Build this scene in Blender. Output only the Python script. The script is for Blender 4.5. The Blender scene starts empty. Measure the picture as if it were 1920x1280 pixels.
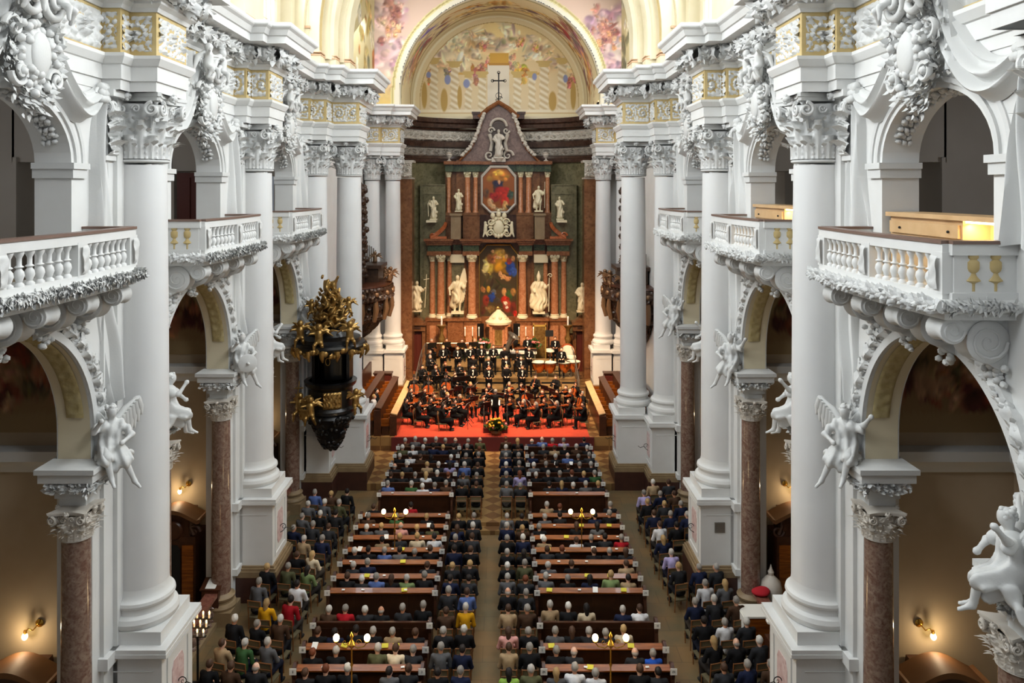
import bpy, math, random
import numpy as np
from mathutils import Vector, Matrix, Euler
PI = math.pi
sc = bpy.context.scene
COL = sc.collection
random.seed(7)
RNG = np.random.default_rng(5)

# ------------------------------------------------------------------ camera, world, exposure
F = 1430.0                       # focal length in pixels of the 1920 px wide frame
EYE = 13.0                       # the organ loft the picture is taken from
cam = bpy.data.cameras.new('camera')
cam.lens = 36.0 * F / 1920.0
cam.sensor_width = 36.0
cam.shift_x = (960 - 942) / 1920.0
cam.shift_y = (356 - 640) / 1920.0
cam.clip_end = 400
cam_o = bpy.data.objects.new('camera', cam)
cam_o.location = (0, 0, EYE)
cam_o.rotation_euler = (PI / 2, 0, 0)
COL.objects.link(cam_o)
sc.camera = cam_o
sc.view_settings.view_transform = 'Standard'
sc.view_settings.look = 'None'
sc.view_settings.gamma = 1.0
sc.view_settings.use_curve_mapping = False
sc.view_settings.exposure = 0.62
sc.cycles.use_denoising = True
sc.cycles.max_bounces = 5
sc.cycles.diffuse_bounces = 3
sc.cycles.glossy_bounces = 2
sc.cycles.transmission_bounces = 2
sc.cycles.caustics_reflective = False
sc.cycles.caustics_refractive = False
sc.cycles.sample_clamp_indirect = 4.0

w = bpy.data.worlds.new('daylight'); sc.world = w; w.use_nodes = True
bg = w.node_tree.nodes['Background']
bg.inputs[0].default_value = (0.80, 0.88, 1.0, 1)
bg.inputs[1].default_value = 0.10

AX = -0.5        # axis of the nave
AC = -0.27       # axis of the altar and apse
COLD = [9.25, 17.1, 24.95, 32.8]     # distance of the nave columns
HWC = 7.58       # column centre from the axis
HW = 7.9         # wall face from the axis

def area_light(name, loc, direction, sx, sy, power, color):
    l = bpy.data.lights.new(name, 'AREA'); l.shape = 'RECTANGLE'; l.size = sx; l.size_y = sy
    l.energy = power; l.color = color
    o = bpy.data.objects.new(name, l); COL.objects.link(o); o.location = loc
    o.rotation_euler = Vector(direction).to_track_quat('-Z', 'Y').to_euler()
    return o

def spot_light(name, loc, target, power, color, angle, blend=0.5, size=0.3):
    l = bpy.data.lights.new(name, 'SPOT'); l.energy = power; l.color = color
    l.spot_size = math.radians(angle); l.spot_blend = blend; l.shadow_soft_size = size
    o = bpy.data.objects.new(name, l); COL.objects.link(o); o.location = loc
    o.rotation_euler = (Vector(target) - Vector(loc)).to_track_quat('-Z', 'Y').to_euler()
    return o

def point_light(name, loc, power, color, size=0.06):
    l = bpy.data.lights.new(name, 'POINT'); l.energy = power; l.color = color; l.shadow_soft_size = size
    o = bpy.data.objects.new(name, l); COL.objects.link(o); o.location = loc
    return o

# daylight through the clerestory windows high on both sides of the nave
for yd in (5.3, 13.2, 21.0, 28.9):
    for s in (-1, 1):
        area_light('clerestory_daylight', (AX + s * 7.6, yd, 23.0), (-s * 1.0, 0.0, -0.18), 4.0, 4.6, (640 if yd < 15 else 820) if yd < 25 else 400, (0.88, 0.94, 1.0))
# daylight of the west window behind the organ loft
area_light('west_window_daylight', (AX, -4.0, 20.0), (0, 1, -0.25), 8, 8, 120, (0.90, 0.95, 1.0))
# daylight of the presbytery windows
for s in (-1, 1):
    area_light('presbytery_daylight', (AC + s * 6.6, 40.5, 22.5), (-s * 1.0, 0.45, -0.9), 4.5, 5.0, 520, (0.95, 0.97, 1.0))

# ------------------------------------------------------------------ materials
def srgb(r, g, b):
    return tuple((c / 255.0 / 12.92) if c / 255.0 <= 0.04045 else (((c / 255.0) + 0.055) / 1.055) ** 2.4 for c in (r, g, b)) + (1.0,)

MATS = {}
def mat(name, rgb, rough=0.6, metal=0.0, noise=None, bump=0.0, bscale=20.0, spec=0.5, coat=0.0):
    """plain or mottled surface; noise = (second colour, scale, contrast, detail)"""
    m = bpy.data.materials.new(name); m.use_nodes = True; MATS[name] = m
    nt = m.node_tree; N = nt.nodes; L = nt.links; b = N['Principled BSDF']
    b.inputs['Base Color'].default_value = srgb(*rgb)
    b.inputs['Roughness'].default_value = rough
    b.inputs['Metallic'].default_value = metal
    b.inputs['Specular IOR Level'].default_value = spec
    if coat: b.inputs['Coat Weight'].default_value = coat
    tc = N.new('ShaderNodeTexCoord')
    if noise:
        c2, scl, con, det = noise
        t = N.new('ShaderNodeTexNoise'); t.inputs['Scale'].default_value = scl; t.inputs['Detail'].default_value = det
        L.new(tc.outputs['Object'], t.inputs['Vector'])
        r = N.new('ShaderNodeValToRGB')
        r.color_ramp.elements[0].position = 0.5 - con; r.color_ramp.elements[1].position = 0.5 + con
        r.color_ramp.elements[0].color = srgb(*rgb); r.color_ramp.elements[1].color = srgb(*c2)
        L.new(t.outputs['Fac'], r.inputs['Fac']); L.new(r.outputs['Color'], b.inputs['Base Color'])
    if bump:
        t2 = N.new('ShaderNodeTexNoise'); t2.inputs['Scale'].default_value = bscale; t2.inputs['Detail'].default_value = 3
        L.new(tc.outputs['Object'], t2.inputs['Vector'])
        bp = N.new('ShaderNodeBump'); bp.inputs['Strength'].default_value = bump; bp.inputs['Distance'].default_value = 0.02
        L.new(t2.outputs['Fac'], bp.inputs['Height']); L.new(bp.outputs['Normal'], b.inputs['Normal'])
    return m

def marble(name, c1, c2, c3, scale=3.0, rough=0.2):
    m = bpy.data.materials.new(name); m.use_nodes = True; MATS[name] = m
    nt = m.node_tree; N = nt.nodes; L = nt.links; b = N['Principled BSDF']; b.inputs['Roughness'].default_value = rough
    tc = N.new('ShaderNodeTexCoord')
    n1 = N.new('ShaderNodeTexNoise'); n1.inputs['Scale'].default_value = scale; n1.inputs['Detail'].default_value = 8; n1.inputs['Distortion'].default_value = 1.6
    v = N.new('ShaderNodeTexVoronoi'); v.inputs['Scale'].default_value = scale * 3.2
    L.new(tc.outputs['Object'], n1.inputs['Vector']); L.new(n1.outputs['Color'], v.inputs['Vector'])
    L.new(tc.outputs['Object'], v.inputs['Vector'])
    r = N.new('ShaderNodeValToRGB'); e = r.color_ramp.elements
    e[0].position = 0.34; e[0].color = srgb(*c1); e[1].position = 0.66; e[1].color = srgb(*c2)
    q = e.new(0.5); q.color = tuple((a + c) / 2 for a, c in zip(srgb(*c1), srgb(*c2)))
    L.new(n1.outputs['Fac'], r.inputs['Fac'])
    r2 = N.new('ShaderNodeValToRGB'); r2.color_ramp.elements[0].position = 0.1; r2.color_ramp.elements[1].position = 0.45
    r2.color_ramp.elements[0].color = (1, 1, 1, 1); r2.color_ramp.elements[1].color = (0, 0, 0, 1)
    L.new(v.outputs['Distance'], r2.inputs['Fac'])
    mx = N.new('ShaderNodeMix'); mx.data_type = 'RGBA'
    sc_ = N.new('ShaderNodeMath'); sc_.operation = 'MULTIPLY'; sc_.inputs[1].default_value = 0.55
    L.new(r2.outputs['Color'], sc_.inputs[0]); L.new(sc_.outputs[0], mx.inputs['Factor'])
    L.new(r.outputs['Color'], mx.inputs['A']); mx.inputs['B'].default_value = srgb(*c3)
    L.new(mx.outputs['Result'], b.inputs['Base Color'])
    return m

def tinted(name, rough=0.8, spec=0.2, stripes=0.0):
    """cloth, hair or skin: the colour is the one each object carries"""
    m = bpy.data.materials.new(name); m.use_nodes = True; MATS[name] = m
    nt = m.node_tree; N = nt.nodes; L = nt.links; b = N['Principled BSDF']
    b.inputs['Roughness'].default_value = rough; b.inputs['Specular IOR Level'].default_value = spec
    oi = N.new('ShaderNodeObjectInfo'); tc = N.new('ShaderNodeTexCoord')
    t = N.new('ShaderNodeTexNoise'); t.inputs['Scale'].default_value = 14; t.inputs['Detail'].default_value = 3
    L.new(tc.outputs['Object'], t.inputs['Vector'])
    mr = N.new('ShaderNodeMapRange'); mr.inputs['To Min'].default_value = 0.78; mr.inputs['To Max'].default_value = 1.22
    L.new(t.outputs['Fac'], mr.inputs['Value'])
    v = N.new('ShaderNodeVectorMath'); v.operation = 'SCALE'
    L.new(oi.outputs['Color'], v.inputs[0]); L.new(mr.outputs['Result'], v.inputs['Scale'])
    L.new(v.outputs[0], b.inputs['Base Color'])
    return m

def painted(name, rough=0.55):
    """pigment carried by the painting's own colour attribute"""
    m = bpy.data.materials.new(name); m.use_nodes = True; MATS[name] = m
    nt = m.node_tree; b = nt.nodes['Principled BSDF']; b.inputs['Roughness'].default_value = rough
    a = nt.nodes.new('ShaderNodeVertexColor'); a.layer_name = 'pigment'
    nt.links.new(a.outputs['Color'], b.inputs['Base Color'])
    return m

def glow(name, rgb, strength):
    m = bpy.data.materials.new(name); m.use_nodes = True; MATS[name] = m
    b = m.node_tree.nodes['Principled BSDF']
    b.inputs['Base Color'].default_value = (0.8, 0.8, 0.8, 1)
    b.inputs['Emission Color'].default_value = srgb(*rgb); b.inputs['Emission Strength'].default_value = strength
    return m

PL = mat('white_plaster', (226, 226, 223), 0.65, noise=((218, 217, 213), 1.2, 0.22, 4), bump=0.05, bscale=9)
ST = mat('white_stucco', (212, 212, 209), 0.6, bump=0.12, bscale=26)
SHAFT = mat('shaft_plaster', (228, 228, 226), 0.45, noise=((221, 220, 218), 0.7, 0.2, 3))
GREYP = mat('grey_plaster', (192, 184, 174), 0.7, noise=((182, 173, 162), 1.0, 0.2, 3))
CREAM = mat('cream_plaster', (226, 208, 172), 0.7, noise=((217, 196, 156), 1.1, 0.2, 4))
CREAM2 = mat('pale_cream_plaster', (226, 214, 184), 0.6, noise=((216, 204, 170), 1.1, 0.2, 4))
OCHRE = mat('ochre_plaster', (206, 184, 132), 0.6, noise=((192, 166, 108), 4, 0.25, 4))
DULL = mat('dull_ochre_relief', (196, 180, 132), 0.7, noise=((172, 152, 100), 6, 0.2, 4), bump=0.3, bscale=16)
ROSE = mat('rose_moulding', (205, 165, 130), 0.6)
MARB = marble('pink_grey_marble', (112, 82, 70), (146, 124, 108), (92, 62, 52), 6.0, 0.16)
MARR = marble('red_marble', (118, 72, 44), (144, 96, 62), (88, 52, 34), 3.0, 0.16)
MARO = marble('salmon_marble', (176, 112, 74), (200, 142, 102), (148, 86, 54), 3.0, 0.14)
MARG = marble('olive_grey_marble', (102, 98, 70), (128, 120, 90), (80, 76, 54), 1.6, 0.25)
MARD = marble('dark_brown_marble', (56, 38, 30), (80, 56, 44), (42, 28, 24), 2.0, 0.2)
MARN = marble('green_marble', (52, 66, 50), (84, 92, 66), (40, 46, 36), 4.0, 0.2)
MARK = marble('brown_marble', (112, 72, 46), (138, 96, 62), (88, 56, 36), 1.6, 0.2)
TAN = mat('tan_stone', (150, 128, 96), 0.5, noise=((132, 110, 80), 3, 0.25, 4))
PLINTH = mat('dark_red_plinth', (74, 44, 34), 0.4, noise=((58, 34, 28), 3, 0.3, 4))
IVORY = mat('ivory_stucco', (232, 220, 184), 0.5, bump=0.1, bscale=30)
GOLD = mat('gilding', (192, 156, 92), 0.36, 0.75, noise=((128, 92, 44), 7, 0.25, 4))
GOLDP = mat('gold_paint', (206, 168, 84), 0.45, 0.35)
BLACK = mat('black_lacquer', (16, 15, 15), 0.28, bump=0.05)
BRONZ = mat('dark_carved_wood', (48, 34, 26), 0.35, noise=((70, 50, 36), 8, 0.2, 3))
IRON = mat('black_iron', (24, 22, 20), 0.5, 0.4)
STEEL = mat('grey_metal', (150, 146, 138), 0.3, 0.8)
BRASS = mat('polished_brass', (220, 168, 70), 0.22, 0.95)
COPPER = mat('copper_kettle', (206, 120, 62), 0.25, 0.9)
SKINW = mat('drum_skin', (236, 228, 206), 0.5)
DWOOD = mat('dark_walnut', (58, 32, 20), 0.35, noise=((78, 44, 26), 5, 0.2, 6))
CHAIRW = mat('chair_beech', (132, 84, 44), 0.45)
CHAIRF = mat('chair_cushion', (98, 88, 62), 0.85)
RISERW = mat('riser_board', (138, 112, 72), 0.6, noise=((120, 96, 60), 3, 0.2, 4))
LWOOD = mat('pale_birch', (212, 176, 130), 0.4, noise=((198, 160, 114), 3, 0.2, 5))
RED = mat('red_carpet', (196, 70, 42), 0.9, noise=((172, 56, 34), 3, 0.3, 5))
DRED = mat('dark_red_cloth', (84, 20, 20), 0.85)
PAPER = mat('white_paper', (238, 236, 228), 0.7)
YPAPER = mat('yellow_paper', (214, 200, 60), 0.7)
BLKM = mat('matt_black', (14, 14, 15), 0.6)
VIO = mat('violin_varnish', (172, 84, 34), 0.22, noise=((142, 62, 24), 6, 0.2, 3), coat=0.4)
GREEN = mat('green_leaf', (62, 84, 34), 0.6)
FLOWY = mat('yellow_petal', (238, 178, 40), 0.6)
FLOWR = mat('pink_petal', (222, 120, 120), 0.6)
WHITEC = mat('white_linen', (236, 232, 222), 0.8)
BULB = glow('warm_bulb', (255, 226, 160), 9.0)
FLAME = glow('candle_flame', (255, 190, 96), 8.0)
WINB = glow('daylit_glass', (226, 236, 250), 1.0)
SKIN = tinted('skin', 0.55, 0.35)
CLOTH = tinted('cloth', 0.85, 0.15)
HAIR = tinted('hair', 0.6, 0.3)
FRESCO = painted('fresco_pigment', 0.7)
OIL = painted('oil_paint', 0.3)

def pew_wood():
    m = bpy.data.materials.new('pew_oak'); m.use_nodes = True; MATS['pew_oak'] = m
    nt = m.node_tree; N = nt.nodes; L = nt.links; b = N['Principled BSDF']
    tc = N.new('ShaderNodeTexCoord'); mp = N.new('ShaderNodeMapping'); mp.inputs['Scale'].default_value = (0.6, 7, 7)
    L.new(tc.outputs['Object'], mp.inputs['Vector'])
    n = N.new('ShaderNodeTexNoise'); n.inputs['Scale'].default_value = 3.0; n.inputs['Detail'].default_value = 6
    L.new(mp.outputs['Vector'], n.inputs['Vector'])
    r = N.new('ShaderNodeValToRGB'); r.color_ramp.elements[0].position = 0.3; r.color_ramp.elements[1].position = 0.72
    r.color_ramp.elements[0].color = srgb(104, 52, 14); r.color_ramp.elements[1].color = srgb(160, 88, 30)
    L.new(n.outputs['Fac'], r.inputs['Fac']); L.new(r.outputs['Color'], b.inputs['Base Color'])
    b.inputs['Roughness'].default_value = 0.25; b.inputs['Coat Weight'].default_value = 0.3
    return m
PEW = pew_wood()

def floor_stone():
    m = bpy.data.materials.new('floor_slabs'); m.use_nodes = True
    nt = m.node_tree; N = nt.nodes; L = nt.links; b = N['Principled BSDF']
    tc = N.new('ShaderNodeTexCoord')
    br = N.new('ShaderNodeTexBrick'); br.offset = 0.5
    br.inputs['Scale'].default_value = 1.0; br.inputs['Brick Width'].default_value = 1.1; br.inputs['Row Height'].default_value = 0.75
    br.inputs['Mortar Size'].default_value = 0.012; br.inputs['Bias'].default_value = 0.0
    br.inputs['Color1'].default_value = srgb(100, 87, 61); br.inputs['Color2'].default_value = srgb(120, 98, 65)
    br.inputs['Mortar'].default_value = srgb(72, 61, 44)
    L.new(tc.outputs['Object'], br.inputs['Vector'])
    n = N.new('ShaderNodeTexNoise'); n.inputs['Scale'].default_value = 0.9; n.inputs['Detail'].default_value = 6
    L.new(tc.outputs['Object'], n.inputs['Vector'])
    r = N.new('ShaderNodeValToRGB'); r.color_ramp.elements[0].position = 0.35; r.color_ramp.elements[1].position = 0.65
    r.color_ramp.elements[0].color = srgb(146, 108, 66); r.color_ramp.elements[1].color = srgb(96, 90, 68)
    L.new(n.outputs['Fac'], r.inputs['Fac'])
    mx = N.new('ShaderNodeMix'); mx.data_type = 'RGBA'; mx.inputs['Factor'].default_value = 0.45
    L.new(br.outputs['Color'], mx.inputs['A']); L.new(r.outputs['Color'], mx.inputs['B']); L.new(mx.outputs['Result'], b.inputs['Base Color'])
    b.inputs['Roughness'].default_value = 0.42
    return m
FLOOR = floor_stone()

def diamond_stone():
    m = bpy.data.materials.new('diamond_paving'); m.use_nodes = True
    nt = m.node_tree; N = nt.nodes; L = nt.links; b = N['Principled BSDF']
    tc = N.new('ShaderNodeTexCoord'); mp = N.new('ShaderNodeMapping'); mp.inputs['Rotation'].default_value = (0, 0, PI / 4)
    L.new(tc.outputs['Object'], mp.inputs['Vector'])
    ch = N.new('ShaderNodeTexChecker'); ch.inputs['Scale'].default_value = 1.9
    ch.inputs['Color1'].default_value = srgb(150, 118, 74); ch.inputs['Color2'].default_value = srgb(110, 78, 48)
    L.new(mp.outputs['Vector'], ch.inputs['Vector']); L.new(ch.outputs['Color'], b.inputs['Base Color'])
    b.inputs['Roughness'].default_value = 0.3
    return m
DIAMOND = diamond_stone()

# ------------------------------------------------------------------ mesh helpers
class MB:
    """collects shapes of ONE mesh"""
    def __init__(s): s.v = []; s.f = []; s.mi = []; s.n = 0; s.cur = 0; s.fc = []
    def add(s, verts, faces):
        verts = np.asarray(verts, dtype=float).reshape(-1, 3)
        s.v.append(verts); n = s.n
        if isinstance(faces, np.ndarray): faces = faces.tolist()
        s.f.extend([tuple(i + n for i in f) for f in faces]); s.mi.extend([s.cur] * len(faces)); s.fc.append((n, len(faces))); s.n += len(verts)
        return s
    def box(s, x0, x1, y0, y1, z0, z1):
        return s.add([(x0,y0,z0),(x1,y0,z0),(x1,y1,z0),(x0,y1,z0),(x0,y0,z1),(x1,y0,z1),(x1,y1,z1),(x0,y1,z1)],
                     [(0,3,2,1),(4,5,6,7),(0,1,5,4),(1,2,6,5),(2,3,7,6),(3,0,4,7)])
    def cbox(s, c, d, rot=None):
        b = MB().box(-d[0]/2, d[0]/2, -d[1]/2, d[1]/2, -d[2]/2, d[2]/2)
        v = b.verts()
        if rot is not None: v = v @ np.array(Euler(rot).to_matrix()).T
        return s.add(v + np.array(c), b.f)
    def verts(s): return np.concatenate(s.v) if s.v else np.zeros((0, 3))
    def lathe(s, prof, c=(0, 0, 0), seg=24, a0=0, a1=2 * PI, sx=1, sy=1, cap=True):
        prof = np.array(prof, float); closed = abs(a1 - a0 - 2 * PI) < 1e-6
        A = np.linspace(a0, a1, seg + (0 if closed else 1), endpoint=not closed); m = len(A); k = len(prof)
        v = np.zeros((k, m, 3)); v[:, :, 0] = prof[:, :1] * np.cos(A) * sx + c[0]; v[:, :, 1] = prof[:, :1] * np.sin(A) * sy + c[1]; v[:, :, 2] = prof[:, 1:2] + c[2]
        f = []
        for i in range(k - 1):
            for j in range(m if closed else m - 1):
                j2 = (j + 1) % m; f.append((i*m+j, i*m+j2, (i+1)*m+j2, (i+1)*m+j))
        if closed and cap:
            if prof[0, 0] > 1e-4: f.append(tuple(range(m))[::-1])
            if prof[-1, 0] > 1e-4: f.append(tuple((k-1)*m + j for j in range(m)))
        return s.add(v.reshape(-1, 3), f)
    def tube(s, pts, r, seg=6, cap=True):
        P = np.array(pts, float); n = len(P); r = np.full(n, r, float) if np.isscalar(r) else np.array(r, float)
        T = np.gradient(P, axis=0); T /= np.linalg.norm(T, axis=1)[:, None] + 1e-9
        up = np.array([0, 0, 1.0]) if abs(T[0][2]) < 0.9 else np.array([1.0, 0, 0])
        v = []; a = np.cross(T[0], up); a /= np.linalg.norm(a)
        for i in range(n):
            a = a - T[i] * a.dot(T[i]); a /= np.linalg.norm(a) + 1e-9; b = np.cross(T[i], a)
            for j in range(seg):
                t = 2 * PI * j / seg; v.append(P[i] + r[i] * (a * math.cos(t) + b * math.sin(t)))
        f = [(i*seg+j, i*seg+(j+1) % seg, (i+1)*seg+(j+1) % seg, (i+1)*seg+j) for i in range(n-1) for j in range(seg)]
        if cap: f += [tuple(range(seg))[::-1], tuple((n-1)*seg + j for j in range(seg))]
        return s.add(v, f)
    def ell(s, c, r, rot=None, nu=8, nv=6):
        r = (r, r, r) if np.isscalar(r) else r
        v = [(0, 0, -1)] + [(math.cos(2*PI*j/nu) * math.sin(PI*i/nv), math.sin(2*PI*j/nu) * math.sin(PI*i/nv), -math.cos(PI*i/nv)) for i in range(1, nv) for j in range(nu)] + [(0, 0, 1)]
        v = np.array(v) * np.array(r)
        if rot is not None: v = v @ np.array(Euler(rot).to_matrix()).T
        f = [(0, 1+(j+1) % nu, 1+j) for j in range(nu)]
        f += [(1+i*nu+j, 1+i*nu+(j+1) % nu, 1+(i+1)*nu+(j+1) % nu, 1+(i+1)*nu+j) for i in range(nv-2) for j in range(nu)]
        L_ = len(v) - 1; f += [(L_, L_-nu+j, L_-nu+(j+1) % nu) for j in range(nu)]
        return s.add(v + np.array(c), f)
    def prism(s, poly, a, b, plane='xz'):
        """closed polygon extruded from a to b along the third axis"""
        n = len(poly); v = []
        for t in (a, b):
            for p, q in poly: v.append({'xz': (p, t, q), 'yz': (t, p, q), 'xy': (p, q, t)}[plane])
        f = [tuple(range(n)), tuple(range(2*n-1, n-1, -1))] + [(i, i+n, (i+1) % n + n, (i+1) % n) for i in range(n)]
        return s.add(v, f)
    def grid(s, G, mask=None):
        """G: (n,m,3)"""
        n, m, _ = G.shape; idx = np.arange(n*m).reshape(n, m)
        q = np.stack([idx[:-1, :-1], idx[1:, :-1], idx[1:, 1:], idx[:-1, 1:]], -1)
        q = q[mask] if mask is not None else q.reshape(-1, 4)
        if mask is not None:
            used = np.unique(q); re = np.full(n*m, -1); re[used] = np.arange(len(used))
            return s.add(G.reshape(-1, 3)[used], re[q])
        return s.add(G.reshape(-1, 3), q)
    def spiral(s, c, R, turns, r0, plane='xz', flip=1, depth=0.0, seg=6, steps=26, start=0.0):
        pts = []; rr = []
        for i in range(steps):
            t = i / (steps - 1); a = start + flip * turns * 2 * PI * t; q = R * (1 - t) ** 0.9 + R * 0.06
            p, w_ = q * math.cos(a), q * math.sin(a); d = depth * t
            pts.append({'xz': (c[0]+p, c[1]-d, c[2]+w_), 'yz': (c[0]-d, c[1]+p, c[2]+w_), 'xy': (c[0]+p, c[1]+w_, c[2]+d)}[plane]); rr.append(r0 * (1 - 0.55 * t))
        return s.tube(pts, rr, seg)
    def xf(s, fn):
        """map every vertex"""
        s.v = [fn(s.verts())]; return s
    def build_each(s, name, material, parent=None, smooth=35):
        """every shape collected becomes an object of its own"""
        i = 0; out = []
        for V, (n0, nf) in zip(s.v, s.fc):
            q = MB(); q.add(V, [tuple(k - n0 for k in f) for f in s.f[i:i+nf]]); i += nf; out.append(q.build(name, material, parent, smooth))
        return out
    def build(s, name, material, parent=None, smooth=35, loc=None):
        me = bpy.data.meshes.new(name); V = s.verts()
        me.from_pydata(V.tolist(), [], s.f)
        for m in (material if isinstance(material, (list, tuple)) else [material]): me.materials.append(m)
        if any(s.mi): me.polygons.foreach_set('material_index', s.mi)
        me.update()
        if smooth:
            me.shade_smooth()
            if smooth < 180: me.set_sharp_from_angle(angle=math.radians(smooth))
        o = bpy.data.objects.new(name, me); COL.objects.link(o)
        if parent is not None: o.parent = parent
        if loc is not None: o.location = loc
        return o

def sweep(mb, prof, path, closed=False):
    """prof: (inward offset, z) points; path: (u, y) plan points; offset goes to the left of the path direction"""
    P = np.array(path, float); n = len(P); d = P[1:] - P[:-1]; d /= np.linalg.norm(d, axis=1)[:, None]
    nr = np.stack([-d[:, 1], d[:, 0]], 1); M = np.zeros((n, 2))
    for i in range(n):
        if i == 0: M[i] = nr[0]
        elif i == n - 1: M[i] = nr[-1]
        else:
            M[i] = (nr[i-1] + nr[i]) / (1 + nr[i-1].dot(nr[i]) + 1e-9)
    G = np.zeros((n, len(prof), 3))
    for j, (o, z) in enumerate(prof):
        G[:, j, :2] = P + M * o; G[:, j, 2] = z
    return mb.grid(G)

def side(s):
    """nave-local (u = distance from the axis, y, z) to the world for side s"""
    def fn(V):
        V = V.copy(); V[:, 0] = AX + s * V[:, 0]; return V
    return fn

def tag(o, label=None, cat=None, group=None, kind=None):
    if label:
        ws = label.split(); o['label'] = label if len(ws) <= 16 else ' '.join([w_ for w_ in ws if w_ not in ('the', 'of', 'a')][:16])
    if cat: o['category'] = cat
    if group: o['group'] = group
    if kind: o['kind'] = kind
    return o

def thing(name, label, cat, loc=(0, 0, 0), rz=0.0, group=None, scale=None):
    o = bpy.data.objects.new(name, None); COL.objects.link(o); o.location = loc; o.rotation_euler = (0, 0, rz)
    o.empty_display_size = 0.2
    if scale: o.scale = (scale,) * 3 if np.isscalar(scale) else scale
    return tag(o, label, cat, group)

KIDS = {}
def copy_tree(o, parent=None, loc=None, rz=None, label=None, group=None, colors=None):
    c = o.copy(); COL.objects.link(c)
    if parent is not None: c.parent = parent
    if loc is not None: c.location = loc
    if rz is not None: c.rotation_euler = (0, 0, rz)
    if label: tag(c, label)
    if group: c['group'] = group
    if colors:
        k = o.name.split('.')[0]
        if k in colors: c.color = colors[k]
    for ch in KIDS.get(o.name) or [x for x in o.children]:
        copy_tree(ch, c, colors=colors)
    return c

def structure(o, label=None):
    o['kind'] = 'structure'
    if label: o['label'] = label
    return o

def px(x, y, d):
    return Vector(((x - 942) * d / F, d, EYE - (y - 356) * d / F))

SIDEW = {-1: 'left', 1: 'right'}
ORD = ['nearest', 'second', 'third', 'fourth', 'fifth', 'sixth', 'seventh', 'eighth', 'ninth', 'tenth', 'eleventh', 'twelfth', 'thirteenth', 'fourteenth', 'fifteenth', 'sixteenth', 'seventeenth', 'eighteenth']

# ------------------------------------------------------------------ smooth bodies from joined tapered limbs (surface nets)
def body_mesh(prims, vox=0.03, k=0.05, fold=None):
    """prims: ('c', a, b, ra, rb) tapered limb or ('e', c, (rx,ry,rz)) rounded mass; one continuous surface"""
    lo = np.full(3, 1e9); hi = -lo
    for p in prims:
        if p[0] == 'c':
            for q, r in ((p[1], p[3]), (p[2], p[4])): lo = np.minimum(lo, np.array(q) - r); hi = np.maximum(hi, np.array(q) + r)
        else: lo = np.minimum(lo, np.array(p[1]) - np.array(p[2])); hi = np.maximum(hi, np.array(p[1]) + np.array(p[2]))
    lo -= vox * 2.5 + k * 0.3; hi += vox * 2.5 + k * 0.3
    n = np.ceil((hi - lo) / vox).astype(int) + 1
    ax = [lo[i] + vox * np.arange(n[i]) for i in range(3)]
    X, Y, Z = np.meshgrid(*ax, indexing='ij'); D = np.full(X.shape, 10.0)
    for p in prims:
        if p[0] == 'c':
            a = np.array(p[1], float); b = np.array(p[2], float); ba = b - a; L2 = ba.dot(ba) + 1e-9
            t = np.clip(((X-a[0])*ba[0] + (Y-a[1])*ba[1] + (Z-a[2])*ba[2]) / L2, 0, 1)
            d = np.sqrt((X-a[0]-ba[0]*t)**2 + (Y-a[1]-ba[1]*t)**2 + (Z-a[2]-ba[2]*t)**2) - (p[3] + (p[4]-p[3]) * t)
        else:
            c = p[1]; r = p[2]; q = np.sqrt(((X-c[0])/r[0])**2 + ((Y-c[1])/r[1])**2 + ((Z-c[2])/r[2])**2); d = (q - 1) * min(r)
        h = np.maximum(k - np.abs(D - d), 0) / k
        D = np.minimum(D, d) - h * h * k * 0.25
    if fold is not None: D = D + fold(X, Y, Z)
    ins = D < 0
    cn = [(i, j, l) for i in (0, 1) for j in (0, 1) for l in (0, 1)]
    sh = tuple(s - 1 for s in D.shape)
    cells = np.zeros(sh, int)
    for (i, j, l) in cn: cells += ins[i:i+sh[0], j:j+sh[1], l:l+sh[2]]
    act = (cells > 0) & (cells < 8); idx = np.full(sh, -1); ids = np.argwhere(act); idx[act] = np.arange(len(ids))
    acc = np.zeros((len(ids), 3)); cnt = np.zeros(len(ids))
    for a in range(8):
        for b in range(a + 1, 8):
            A, B = np.array(cn[a]), np.array(cn[b])
            if np.abs(A - B).sum() != 1: continue
            da = D[tuple((ids + A).T)]; db = D[tuple((ids + B).T)]; m = (da < 0) != (db < 0)
            t = np.where(m, da / np.where(m, da - db, 1), 0)
            acc[m] += (A + (B - A) * t[:, None])[m]; cnt[m] += 1
    V = lo + vox * (ids + acc / cnt[:, None]); faces = []
    for axn in range(3):
        e = [0, 0, 0]; e[axn] = 1; u, v = [i for i in range(3) if i != axn]
        A = ins[tuple(slice(0, D.shape[i] - e[i]) for i in range(3))]; B = ins[tuple(slice(e[i], None) for i in range(3))]
        P = np.argwhere(A != B); s_ = A[tuple(P.T)]
        ok = (P[:, u] > 0) & (P[:, v] > 0) & (P[:, u] < sh[u]) & (P[:, v] < sh[v]); P = P[ok]; s_ = s_[ok]
        du = np.zeros(3, int); du[u] = 1; dv = np.zeros(3, int); dv[v] = 1
        q = np.stack([idx[tuple((P - du - dv).T)], idx[tuple((P - dv).T)], idx[tuple(P.T)], idx[tuple((P - du).T)]], 1)
        fl = s_ if axn != 1 else ~s_
        q[~fl] = q[~fl][:, ::-1]; faces.append(q)
    return V, np.concatenate(faces)

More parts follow.
